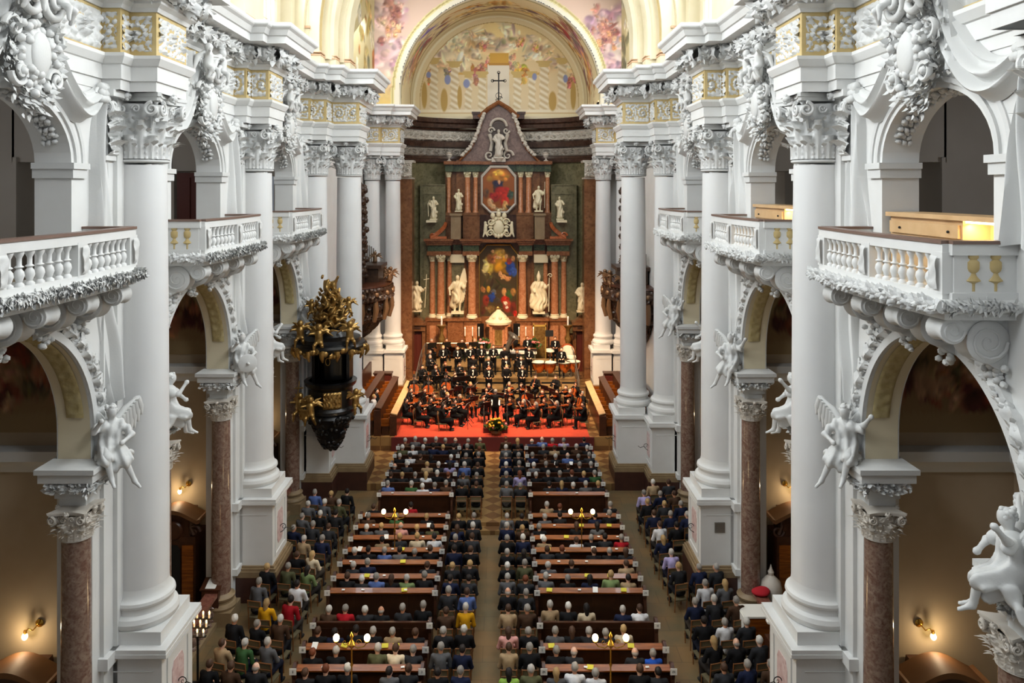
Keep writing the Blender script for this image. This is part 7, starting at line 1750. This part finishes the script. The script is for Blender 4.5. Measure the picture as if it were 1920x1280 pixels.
# ================================================================== PEOPLE
def person_meshes(seated=True, aL=None, aR=None, female=False, vox=.034, k=.035, bend=0.0, head_turn=0.0, long_hair=False, bald=False):
    """body facing +y: skin body with face and fingers, jacket, trousers, hair as separate meshes"""
    hz = .48 if seated else .92
    ch = (0, .0+bend*.5, hz+.42); nk = (0, .02+bend, hz+.60); hd = (0, .045+bend*1.15, hz+.735)
    aL = aL or ((-.19, .02+bend, hz+.52), (-.25, .10, hz+.26), (-.11, .34, hz+.18)); aR = aR or ((.19, .02+bend, hz+.52), (.25, .10, hz+.26), (.11, .34, hz+.18))
    ct, st = math.cos(head_turn), math.sin(head_turn)
    def hp(x, y, z): return (hd[0]+x*ct-y*st, hd[1]+x*st+y*ct, hd[2]+z)
    P = [('e', hd, (.076, .092, .112)), ('c', hp(0, .05, -.06), hp(0, .03, -.03), .045, .055), ('c', hp(0, .085, .01), hp(0, .112, -.022), .014, .017), ('e', hp(-.078, 0, -.01), (.014, .022, .03)), ('e', hp(.078, 0, -.01), (.014, .022, .03)),
         ('c', (nk[0], nk[1]-.01, nk[2]-.03), (nk[0], nk[1], nk[2]+.06), .055, .05), ('c', ch, (0, .0, hz+.1), .13, .12)]
    for A_ in (aL, aR): P += [('c', A_[0], A_[1], .045, .038), ('c', A_[1], A_[2], .036, .024), ('e', A_[2], (.036, .04, .024))]
    if seated: legs = [((-.09, .0, hz), (-.12, .42, hz+.02), (-.13, .40, .06)), ((.09, .0, hz), (.12, .42, hz+.02), (.13, .42, .06))]
    else: legs = [((-.09, 0, hz), (-.11, .03, .5), (-.12, 0, .07)), ((.09, 0, hz), (.11, .03, .5), (.12, 0, .07))]
    for A_ in legs: P += [('c', A_[0], A_[1], .07, .05), ('c', A_[1], A_[2], .045, .035)]
    V, Fc = body_mesh(P, vox, k); m = MB(); m.add(V, Fc)
    for A_, sg in ((aL, -1), (aR, 1)):          # palms with four curled fingers and a side thumb
        h = np.array(A_[2]); d = np.array(A_[2])-np.array(A_[1]); d /= np.linalg.norm(d); sd = np.cross(d, [0, 0, 1.0]); sd /= np.linalg.norm(sd)+1e-6; up = np.cross(sd, d)
        for q in range(4): b = h + d*.03 + sd*(q-1.5)*.018; L_ = (.062, .072, .068, .054)[q]; m.tube([b, b+d*L_*.55-up*.006, b+d*L_*.85-up*.03], [.009, .0085, .006], 5)
        b = h - sd*sg*.034; m.tube([b, b-sd*sg*.02+d*.025, b-sd*sg*.018+d*.05-up*.01], [.011, .010, .007], 5)
    m.cur = 1
    for sg in (-1, 1): m.ell(hp(sg*.030, .084, .012), (.012, .008, .007), None, 6, 4)
    m.ell(hp(0, .088, -.058), (.022, .010, .006), None, 6, 4); m.cur = 0
    J = [('c', (0, .0+bend*.3, hz+.46), (0, -.01, hz+.04), .155 if not female else .14, .15), ('c', (-.15, .0+bend, hz+.53), (.15, .0+bend, hz+.53), .07, .07)]
    for A_ in (aL, aR):
        w_ = tuple(np.array(A_[1])+(np.array(A_[2])-np.array(A_[1]))*.82); J += [('c', A_[0], A_[1], .066, .055), ('c', A_[1], w_, .053, .040)]
    Vj, Fj = body_mesh(J, vox, .05, fold_fn(.006, 30, 9)); mj = MB(); mj.add(Vj, Fj)
    T = []
    for A_ in legs: T += [('c', A_[0], A_[1], .098, .072), ('c', A_[1], A_[2], .066, .05)]
    T.append(('e', (0, -.01, hz+.02), (.175, .14, .11)))
    if female and seated: T += [('c', (0, .02, hz+.0), (0, .40, hz-.02), .15, .15), ('c', (0, .42, hz-.02), (0, .42, .3), .15, .13)]
    Vt, Ft = body_mesh(T, vox, .05); mt = MB(); mt.add(Vt, Ft); mt.cur = 1
    for A_ in legs: f = A_[2]; mt.ell((f[0], f[1]+.05, .04), (.05, .13, .045), None, 8, 6)
    if not bald:
        Hh = [('e', hp(0, -.018, .028), (.090, .100, .108))]
        if long_hair: Hh += [('c', hp(0, -.06, .0), hp(0, -.08, -.16), .075, .06)]
        Vh, Fh = body_mesh(Hh, .024, .03, lambda X, Y, Z: np.where((Y*ct - X*st > (hd[1]*ct) + .035) & (Z < hd[2]+.062), .2, 0) + .004*np.sin(70*X+40*Z))
    else:
        Hh = [('e', hp(0, -.03, -.015), (.087, .085, .065))]; Vh, Fh = body_mesh(Hh, .024, .03, lambda X, Y, Z: np.where((Y > hd[1]+.03), .2, 0))
    mh = MB(); mh.add(Vh, Fh)
    return m, mj, mt, mh
def person_proto(**kw):
    m, mj, mt, mh = person_meshes(**kw)
    r = m.build('person', [SKIN, BLKM], smooth=180); a = mj.build('jacket', CLOTH, r, smooth=180); b = mt.build('trousers', [CLOTH, BLKM], r, smooth=180); c = mh.build('hair', HAIR, r, smooth=180)
    KIDS[r.name] = [a, b, c]; PROTO_FRESH.add(r.name); return r
PROTO_FRESH = set()
def short(l):
    ws = l.split(); return l if len(ws) <= 16 else ' '.join([w_ for w_ in ws if w_ not in ('the', 'of', 'a', 'in')][:16])
def put_person(proto, loc, rz, label, group, skin, coat, legs, hair, front=None):
    kids = KIDS[proto.name]
    if proto.name in PROTO_FRESH: PROTO_FRESH.discard(proto.name); r = proto; ks = kids
    else:
        r = proto.copy(); COL.objects.link(r); ks = []
        for q in kids: c = q.copy(); COL.objects.link(c); c.parent = r; ks.append(c)
    r.location = loc; r.rotation_euler = (0, 0, rz); r.color = skin
    for q, col in zip(ks, (coat, legs, hair)): q.color = col
    tag(r, short(label), 'person', group); return r
SKC = [srgb(214, 160, 130), srgb(222, 174, 146), srgb(200, 144, 112), srgb(226, 182, 158)]
HC = {'white-haired': (206, 202, 194), 'grey-haired': (146, 140, 132), 'silver-haired': (178, 172, 164), 'brown-haired': (74, 52, 38), 'dark-haired': (34, 28, 26), 'fair-haired': (178, 146, 98), 'bald': (150, 140, 130), 'auburn-haired': (104, 56, 34)}
CC = {'black jacket': (24, 24, 26), 'dark grey jacket': (46, 47, 50), 'navy jacket': (28, 34, 58), 'charcoal coat': (36, 36, 38), 'brown jacket': (70, 50, 36), 'grey jacket': (92, 92, 94), 'white shirt': (206, 206, 208), 'beige jacket': (160, 136, 104), 'blue shirt': (84, 104, 156), 'red jacket': (158, 24, 34), 'lilac top': (160, 150, 190), 'green top': (56, 90, 52), 'olive jacket': (84, 84, 58), 'pale green top': (120, 138, 90), 'pink jacket': (206, 150, 142), 'bright blue shirt': (40, 88, 190), 'mustard cardigan': (206, 150, 22), 'burgundy top': (84, 26, 40), 'cream blouse': (214, 196, 166), 'patterned purple blouse': (140, 96, 160), 'light green jacket': (150, 190, 84)}
rp = random.Random(11)
AUD = [person_proto(), person_proto(head_turn=.35, bend=.03), person_proto(head_turn=-.35, bend=-.02), person_proto(female=True, long_hair=True), person_proto(bald=True), person_proto(female=True, bend=.06, head_turn=.15)]
chair0 = None
def put_chair(loc, rz, label, group='wooden chairs'):
    global chair0
    if chair0 is None: c = chair0 = make_chair(label)
    else: c = copy_tree(chair0, label=label)
    c.location = loc; c.rotation_euler = (0, 0, rz); c['group'] = group; return c
OV = {}    # noted people of the photograph: (x, y of the head in the picture) -> look
NOTED = [((646, 1140), 'grey-haired', 'red jacket'), ((615, 1136), 'white-haired', 'brown jacket'), ((712, 1138), 'bald', 'black jacket'), ((1100, 1140), 'dark-haired', 'cream blouse'), ((1032, 1140), 'silver-haired', 'beige jacket'), ((1066, 1133), 'white-haired', 'black jacket'), ((1200, 1137), 'brown-haired', 'white shirt'), ((1225, 1206), 'grey-haired', 'bright blue shirt'), ((953, 1150), 'brown-haired', 'beige jacket'), ((950, 1197), 'brown-haired', 'pink jacket'), ((943, 1256), 'dark-haired', 'light green jacket'), ((735, 1210), 'brown-haired', 'cream blouse'), ((704, 1087), 'grey-haired', 'blue shirt'), ((761, 1086), 'silver-haired', 'pale green top'), ((1011, 1007), 'white-haired', 'beige jacket'), ((1146, 1078), 'fair-haired', 'pale green top'), ((1106, 1078), 'dark-haired', 'navy jacket'), ((782, 1000), 'fair-haired', 'cream blouse'), ((810, 1005), 'dark-haired', 'white shirt'), ((749, 1026), 'dark-haired', 'grey jacket'), ((720, 908), 'grey-haired', 'blue shirt'), ((757, 908), 'silver-haired', 'green top'), ((786, 908), 'white-haired', 'white shirt'), ((815, 908), 'grey-haired', 'navy jacket'), ((1003, 909), 'grey-haired', 'pale green top'), ((1170, 1178), 'fair-haired', 'cream blouse'), ((520, 1098), 'dark-haired', 'white shirt'), ((552, 1090), 'dark-haired', 'white shirt'), ((492, 1140), 'fair-haired', 'mustard cardigan'), ((512, 1180), 'brown-haired', 'patterned purple blouse'), ((540, 1125), 'dark-haired', 'red jacket'), ((581, 1040), 'fair-haired', 'cream blouse'), ((1255, 988), 'brown-haired', 'white shirt'), ((1245, 975), 'brown-haired', 'bright blue shirt'), ((1218, 912), 'grey-haired', 'lilac top'), ((850, 870), 'dark-haired', 'lilac top'), ((1170, 1051), 'brown-haired', 'beige jacket'), ((1023, 1081), 'silver-haired', 'grey jacket'), ((1041, 1185), 'grey-haired', 'grey jacket')]
used_noted = set(); LABELS = {}
def audience(x, y, z, where, chair=False, rz=0.0, group='concert audience'):
    hx = 942 + x*F/(y+.04); hy = 356 + (EYE-z-1.22)*F/(y+.04)
    hair = rp.choices(list(HC), [12, 26, 14, 18, 14, 8, 5, 3])[0]; coat = rp.choices(list(CC)[:17], [30, 18, 14, 16, 6, 9, 4, 4, 2, 1, 1, 1, 4, 1, 1, 1, 1][:17])[0]
    best = None
    for i, (p, h, c) in enumerate(NOTED):
        if i in used_noted: continue
        d = abs(p[0]-hx) + abs(p[1]-hy)
        if d < 22 and (best is None or d < best[0]): best = (d, i, h, c)
    if best: used_noted.add(best[1]); hair, coat = best[2], best[3]
    fem = coat in ('cream blouse', 'patterned purple blouse', 'mustard cardigan', 'pink jacket', 'lilac top', 'green top', 'pale green top', 'light green jacket', 'burgundy top') or rp.random() < .25
    proto = AUD[4] if hair == 'bald' else (AUD[3] if rp.random() < .5 and hair in ('brown-haired', 'dark-haired', 'fair-haired', 'auburn-haired') else AUD[5]) if fem else AUD[rp.randrange(3)]
    lab = '%s person in %s %s, %s' % (hair, 'a' if coat[0] not in 'aeiou' else 'an', coat, where); ws = lab.split()
    if len(ws) > 16: lab = ' '.join(w_ for w_ in ws if w_ not in ('the', 'of'))
    hc = tuple(np.clip(np.array(srgb(*HC[hair])[:3])*rp.uniform(.8, 1.15), 0, 1)) + (1,); cc = tuple(np.clip(np.array(srgb(*CC[coat])[:3])*rp.uniform(.8, 1.15), 0, 1)) + (1,)
    r = put_person(proto, (x, y, z), rz + rp.uniform(-.12, .12), lab, group, rp.choice(SKC), cc, srgb(*rp.choice([(30, 30, 34), (44, 40, 38), (24, 26, 40), (60, 54, 48)])), hc)
    r.scale = (rp.uniform(.95, 1.05), 1, rp.uniform(.96, 1.06))
    if chair: put_chair((x, y-.22, z), rz, 'beech chair, ' + where, 'chairs of the nave')
NTH = ['first', 'second', 'third', 'fourth', 'fifth', 'sixth']
HEADS = {  # heads seen in the pews, picture x per row distance
 (-1, 26.4): (686, 714, 751, 782, 810), (-1, 25.5): (716, 749, 782, 814), (-1, 24.65): (665, 691, 720, 749, 777, 807), (-1, 23.75): (662, 687, 801), (-1, 22.9): (650, 675, 704, 726, 761, 795),
 (-1, 21.2): (615, 646, 684, 712, 755, 792), (-1, 20.1): (596, 626, 666, 699, 736, 779), (-1, 19.2): (586, 628, 707, 735, 767), (-1, 18.4): (572, 610, 650, 730, 762), (-1, 27.3): (690, 742, 800), (-1, 28.2): (700, 770),
 (1, 28.2): (1026, 1050, 1146), (1, 27.3): (1022, 1050, 1116, 1143), (1, 26.4): (1011, 1081, 1120), (1, 25.5): (1020, 1081, 1109, 1135, 1170), (1, 24.65): (1026, 1054, 1114, 1143, 1175), (1, 23.75): (1028, 1072, 1175), (1, 22.9): (1023, 1065, 1106, 1146, 1178),
 (1, 21.2): (1032, 1066, 1100, 1168, 1200), (1, 20.1): (1041, 1069, 1098, 1134, 1170), (1, 19.2): (1043, 1075, 1191, 1225), (1, 18.4): (1043, 1076, 1117, 1200, 1232)}
for (s, xa, xb, y, z, ds) in PEWS:
    yh = y + .24
    if (s, y) in HEADS: xs = [(p-942)*yh/F for p in HEADS[(s, y)]]
    else:
        n = 6; xs = [xa+.25+(xb-xa-.5)*q/(n-1)+rp.uniform(-.05, .05) for q in range(n) if rp.random() < .88]
    xs = [min(max(x, xa+.22), xb-.22) for x in xs]; xs = sorted(xs)
    for i in range(1, len(xs)):
        if xs[i]-xs[i-1] < .45: xs[i] = xs[i-1]+.45
    for i, x in enumerate(xs):
        if x > xb-.15: continue
        audience(x, yh, z+.0, '%s from the left in the %s' % (NTH[i], ds.replace(' by the stage', '')))
# chairs beside the central aisle
rows = [(29.45+1.06*k, .30, '%s row of the front block' % ORDR[5-k]) for k in range(6)] + [(y, 0, '%s row of the middle block' % ORDR[7-k] if k < 8 and 7-k < 7 else 'last row of the middle block') for k, y in enumerate((22.0, 22.9, 23.75, 24.65, 25.5, 26.4, 27.3))] + [(y, 0, '%s row of the rear block' % ORDR[3-k]) for k, y in enumerate((18.4, 19.3, 20.2, 21.1))]
for y, z, ds in rows:
    for s, pos in ((-1, (-1.58, -1.03)), (1, (.16, .70))):
        for i, x in enumerate(pos):
            near = (i == 1) if s < 0 else (i == 0); w_ = 'aisle seat' if near else 'second seat from the aisle'
            audience(x, y+.22, z, '%s, %s side, %s' % (w_, SIDEW[s], ds), chair=True)
# side aisle chairs
k = 0; yy = 18.6
while yy < 31.0:
    nearcol = any(abs(yy-c) < 1.35 for c in COLD)
    for s in (-1, 1):
        xs = ((-6.15, -6.7) if nearcol else (-6.1, -6.7, -7.3)) if s < 0 else ((5.45,) if nearcol else (5.5, 6.1, 6.7))
        for i, x in enumerate(xs):
            if rp.random() < .93: audience(x + rp.uniform(-.05, .05), yy+.22, 0, '%s side aisle, %s row, %s seat inward' % (SIDEW[s], ORD[k], ['first', 'second', 'third'][i]), chair=True, rz=(-.22 if s < 0 else .22) + rp.uniform(-.12, .12))
    yy += .98; k += 1
# listeners in the left stalls and on the step
for (x, y, z, w_) in ((-6.53, 38.6, 1.31, 'nearest seat of the left choir stall'), (-6.53, 39.5, 1.31, 'second seat of the left choir stall'), (-6.95, 36.2, .3, 'alone beside the left stall end'), (6.55, 36.0, .3, 'alone beside the right stall end')):
    audience(x, y, z, w_, chair=z < .5, rz=-PI/2 if z > .5 else (-.6 if x < 0 else .6))

# ---- musicians: they face the conductor
hzs = .48
def S(x, y, z): return (x, y, hzs+z)
PV = person_proto(aL=(S(-.19, .02, .52), S(-.30, .18, .36), S(-.14, .40, .56)), aR=(S(.19, .02, .52), S(.34, .14, .34), S(.16, .34, .50)), head_turn=.3)
PC = person_proto(aL=(S(-.19, .02, .52), S(-.30, .14, .42), S(-.10, .20, .66)), aR=(S(.19, .02, .52), S(.32, .18, .28), S(.24, .40, .18)))
PW = person_proto(aL=(S(-.19, .02, .52), S(-.26, .16, .30), S(-.04, .30, .44)), aR=(S(.19, .02, .52), S(.26, .16, .28), S(.04, .32, .30)))
PF = person_proto(female=True, long_hair=True, aL=(S(-.19, .02, .52), S(-.30, .18, .36), S(-.14, .40, .56)), aR=(S(.19, .02, .52), S(.34, .14, .34), S(.16, .34, .50)))
PSt = person_proto(seated=False, aL=((-.19, .02, 1.44), (-.25, .06, 1.18), (-.1, .28, 1.14)), aR=((.19, .02, 1.44), (.25, .06, 1.18), (.1, .28, 1.14)))
PB = person_proto(seated=False, aL=((-.19, .02, 1.44), (-.30, .16, 1.40), (-.2, .30, 1.60)), aR=((.19, .02, 1.44), (.30, .16, 1.20), (.18, .36, 1.02)))
PCo = person_proto(seated=False, aL=((-.19, .02, 1.44), (-.38, .14, 1.34), (-.46, .36, 1.50)), aR=((.19, .02, 1.44), (.38, .14, 1.34), (.48, .34, 1.46)))
BL = srgb(16, 16, 18); SHIRT = {}
vin = make_string('violin', 'x', .36, .105, .045, .16, 'violins and violas'); cel = make_string('cello', 'x', .76, .22, .12, .34, 'cellos', .25); bas = make_string('double_bass', 'x', 1.15, .34, .2, .55, 'double basses', .2)
bow0 = make_bow('x'); stand0 = None; first_inst = {vin.name, cel.name, bas.name, bow0.name, }
m = MB(); m.prism([(-.05, 1.50), (.05, 1.50), (.02, 1.20), (-.02, 1.20)], .128, .150); sf = m.build('shirt_front_standing', WHITEC, smooth=0); sf.name = 'shirt_front'
m = MB(); m.prism([(-.05, 1.06), (.05, 1.06), (.02, .76), (-.02, .76)], .128, .150); sfs = m.build('shirt_front', WHITEC, smooth=0)
for o_ in (sf, sfs): o_['kind'] = 'thing'
SF_USED = {sf.name: False, sfs.name: False}
def inst(proto, label, loc, rot, group=None, scale=1.0):
    if proto.name in first_inst: first_inst.discard(proto.name); c = proto; tag(c, label)
    else: c = copy_tree(proto, label=label) if proto.type == 'EMPTY' else proto.copy()
    if proto.type != 'EMPTY' and c is not proto: COL.objects.link(c); tag(c, label)
    c.location = loc; c.rotation_mode = 'XYZ'; c.rotation_euler = rot; c.scale = (scale,)*3; return c
COND = np.array([CX, 38.2])
def solve_d(hy, hz_):
    best = None
    for y in np.arange(37.9, 48.3, .05):
        e = abs(356 + (EYE-zfloor(y)-hz_)*F/y - hy)
        if best is None or e < best[0]: best = (e, y)
    return best[1]
MUS = [  # picture x, y of the head, role
 (809, 638, 'trombone'), (837, 637, 'trombone'), (866, 638, 'horn'), (890, 637, 'horn'), (952, 640, 'tuba'), (989, 633, 'perc'), (1041, 634, 'perc'),
 (806, 655, 'wind'), (831, 651, 'singer'), (858, 652, 'singer'), (882, 651, 'singer'), (903, 650, 'singer'), (925, 650, 'singer'), (946, 653, 'singer'), (992, 653, 'singer'), (970, 656, 'wind'),
 (806, 670, 'wind'), (835, 673, 'wind'), (862, 671, 'wind'), (887, 670, 'singer'), (916, 672, 'singer'), (949, 671, 'singer'), (977, 671, 'singer'), (1053, 659, 'timpani'),
 (791, 688, 'wind'), (816, 689, 'wind'), (853, 689, 'wind'), (887, 685, 'singer'), (917, 685, 'singer'), (950, 685, 'singer'), (979, 684, 'singer'),
 (776, 708, 'bass'), (803, 710, 'bass'), (836, 700, 'bass'), (871, 697, 'wind'), (917, 704, 'wind'), (1005, 706, 'wind'), (1043, 710, 'wind'),
 (770, 728, 'violin'), (795, 731, 'violin'), (832, 725, 'wind'), (853, 719, 'wind'), (882, 717, 'viola'), (955, 716, 'viola'), (978, 713, 'viola'), (1060, 716, 'viola'), (1080, 718, 'cello'),
 (812, 741, 'violin'), (838, 738, 'violin'), (862, 740, 'violin'), (882, 735, 'cello'), (912, 727, 'violin'), (955, 730, 'violin'), (987, 731, 'cello'), (1018, 733, 'violin'), (1045, 731, 'viola'), (1070, 733, 'viola'), (1093, 737, 'cello'),
 (760, 750, 'violin'), (785, 755, 'violin'), (805, 751, 'violin'), (830, 760, 'violin'), (850, 754, 'violin'), (906, 746, 'violin'), (957, 748, 'violin'), (983, 752, 'viola'), (1006, 757, 'viola'), (1022, 750, 'viola'), (1045, 755, 'viola'), (1068, 751, 'viola'), (1095, 757, 'viola')]
PLACED = []
ROWN = ['back', 'second', 'third', 'fourth', 'fifth', 'sixth', 'seventh', 'front']
def rowname(hy): return 'back row' if hy < 645 else 'second row from the back' if hy < 662 else 'third row from the back' if hy < 680 else 'fourth row from the back' if hy < 694 else 'bass player row' if hy < 712 else 'middle row' if hy < 736 else 'second row from the front' if hy < 744 else 'front row'
MUS.sort(key=lambda a: (ROWN.index('back') if False else round(a[1]/12), a[0])); cnt = {}
for (hx, hy, role) in MUS:
    standing = role in ('singer', 'perc', 'bass', 'timpani'); hz_ = 1.66 if standing else 1.23
    y = solve_d(hy, hz_); x = (hx-942)*y/F
    for _ in range(6):
        for (a, b) in PLACED:
            if abs(a-x) < .55 and abs(b-y) < .6: y = min(max(y + (.25 if y >= b else -.25), 37.9), 48.2)
    PLACED.append((x, y)); z = zfloor(y)
    dirv = COND - np.array([x, y]); rz = math.atan2(dirv[1], dirv[0]) - PI/2
    if standing: rz = PI + (rz-PI if abs(rz-PI) < PI else 0)*.3 if False else PI - x*.03
    female = rp.random() < .38 and role in ('violin', 'viola', 'wind', 'singer'); rn = rowname(hy); key = rn; cnt[key] = cnt.get(key, 0)+1
    hair = rp.choice(['brown-haired', 'dark-haired', 'grey-haired', 'fair-haired', 'auburn-haired', 'brown-haired'])
    side_ = 'left' if hx < 925 else 'right'
    proto = {'violin': PV, 'viola': PV, 'cello': PC, 'wind': PW, 'trombone': PW, 'horn': PW, 'tuba': PW, 'singer': PSt, 'perc': PSt, 'timpani': PSt, 'bass': PB}[role]
    if role in ('violin', 'viola') and female: proto = PF
    rl_ = {'perc': 'percussionist', 'timpani': 'timpani player', 'wind': 'wind player', 'bass': 'double bass player', 'singer': 'singer'}.get(role, role + ' player')
    spot = '%s of the %s' % (['first from the left', 'second from the left', 'third from the left', 'fourth from the left', 'fifth from the left', 'sixth from the left', 'seventh from the left', 'eighth from the left', 'ninth from the left', 'tenth from the left', 'eleventh from the left', 'twelfth from the left', 'thirteenth from the left', 'fourteenth from the left'][min(cnt[key]-1, 13)], rn)
    lab = '%s %s in black, %s' % (hair, rl_, spot)
    if role == 'timpani': lab = 'timpani player in black tailcoat standing behind the copper drums'
    r = put_person(proto, (x, y, z), rz, lab, 'orchestra and singers', rp.choice(SKC), BL, BL, srgb(*HC[hair]))
    if not female:
        o_ = sf if standing else sfs; q = o_ if not SF_USED[o_.name] else o_.copy()
        if SF_USED[o_.name]: COL.objects.link(q)
        SF_USED[o_.name] = True; q.parent = r; q.location = (0, 0, 0)
    fw = np.array([-math.sin(rz), math.cos(rz)]); rt = np.array([math.cos(rz), math.sin(rz)])
    def at_(f, r_, h): return (x+fw[0]*f+rt[0]*r_, y+fw[1]*f+rt[1]*r_, z+h)
    if not standing: put_chair((x-fw[0]*.2, y-fw[1]*.2, z), rz, 'dark chair under the %s, %s' % (rl_, spot), 'orchestra chairs')
    if role in ('violin', 'viola'):
        inst(vin, 'orange brown %s held by the %s' % (role, spot.replace('the ', '')) if False else 'brown %s of the player %s' % (role, spot), at_(.10, -.06, 1.04), (-PI/2+.1, 0, rz+.5), scale=1.15 if role == 'viola' else 1.0)
        inst(bow0, 'bow of the %s player %s' % (role, spot), at_(.32, .16, .96), (.2, -1.05, rz+.2))
    elif role == 'cello':
        inst(cel, 'orange brown cello of the player %s' % spot, at_(.34, 0, .28), (.28, 0, rz)); inst(bow0, 'bow of the cello player %s' % spot, at_(.46, .3, .68), (0, -1.5, rz))
    elif role == 'bass':
        inst(bas, 'tall orange brown double bass of the player %s' % spot, at_(.32, 0, .22), (.16, 0, rz)); inst(bow0, 'bow of the bass player %s' % spot, at_(.5, .3, 1.0), (0, -1.5, rz))
    elif role in ('wind', 'trombone', 'horn', 'tuba'):
        t = None
        if role == 'wind':
            m = MB(); m.tube([at_(.12, 0, 1.14), at_(.3, 0, .92), at_(.44, 0, .74)], [.014, .016, .03], 6); t = m.build('clarinet', BLKM if cnt[key] % 2 else VIO); tag(t, 'thin woodwind instrument of the player ' + spot, 'woodwind', 'woodwind instruments')
        elif role == 'trombone':
            m = MB(); m.tube([at_(.12, 0, 1.16), at_(.9, 0, 1.0)], .012, 6); m.tube([at_(.1, .08, 1.2), at_(.5, .08, 1.1), at_(.62, .08, 1.08)], [.012, .03, .11], 10, cap=False); t = m.build('trombone', BRASS); tag(t, 'brass trombone of the player ' + spot, 'trombone', 'brass instruments')
        elif role == 'horn':
            m = MB(); m.tube([at_(.3+.02*math.cos(a), .02+.13*math.cos(a), .95+.13*math.sin(a)) for a in np.linspace(0, 2*PI, 18)], .016, 6); m.tube([at_(.28, .1, .85), at_(.2, .22, .76), at_(.14, .3, .72)], [.02, .06, .14], 10, cap=False); t = m.build('horn', BRASS); tag(t, 'round brass horn of the player ' + spot, 'horn', 'brass instruments')
        else:
            m = MB(); m.tube([at_(.34, .1, .55), at_(.36, 0, .95), at_(.4, -.22, 1.4), at_(.42, -.36, 1.62), at_(.43, -.4, 1.68)], [.10, .14, .18, .26, .42], 18, cap=False); m.tube([at_(.3, .12*math.cos(a), .85+.2*math.sin(a)) for a in np.linspace(0, 2*PI, 16)], .035, 7); t = m.build('tuba', STEEL); tag(t, 'large silver tuba with raised bell, centre of the back row', 'tuba')
    if role in ('trombone', 'horn', 'wind') or (role in ('violin', 'viola', 'cello') and cnt[key] % 2 == 0):
        lab2 = 'black music stand before the %s, %s' % (rl_, spot)
        if stand0 is None: c = stand0 = make_stand(lab2)
        else: c = copy_tree(stand0, label=lab2)
        c.location = at_(.85, .2, 0); c.rotation_euler = (0, 0, rz)
        zz = zfloor(c.location.y); c.location.z = zz
r = put_person(PCo, (CX, 38.25, 1.225), 0, 'conductor in a black tailcoat standing on the podium, arms raised', 'orchestra and singers', SKC[0], BL, BL, srgb(*HC['grey-haired']))
c = copy_tree(stand0, label='low black music stand in front of the conductor'); c.location = (CX, 39.05, .985); c.rotation_euler = (0, 0, 0)
m = MB(); m.tube([(0, 0, 0), (.02, .04, .3)], [.006, .003], 5); o = m.build('baton', WHITEC); o.location = (CX+.47, 38.62, 2.70); tag(o, 'thin white baton in the right hand of the conductor', 'baton')
for nm, o_ in (('violin', vin), ('cello', cel), ('double_bass', bas)):
    pass
# warm stage light from lamps fixed high on both sides of the presbytery
for s in (-1, 1):
    spot_light('stage_spot', (AX+s*5.6, 35.0, 17.2), (AX-s*.6, 42.5, 1.2), 24000, (1.0, .68, .40), 60, .7, .5)
spot_light('stage_spot', (AX, 34.4, 18.9), (AX, 45.5, 2.0), 14000, (1.0, .66, .38), 56, .8, .5)
for s in (-1, 1):
    spot_light('floodlight_beam', (AC+s*6.35, 47.3, 18.5), (AC, 52.6, 8.0), 3600, (1.0, .74, .48), 100, .8, .3)
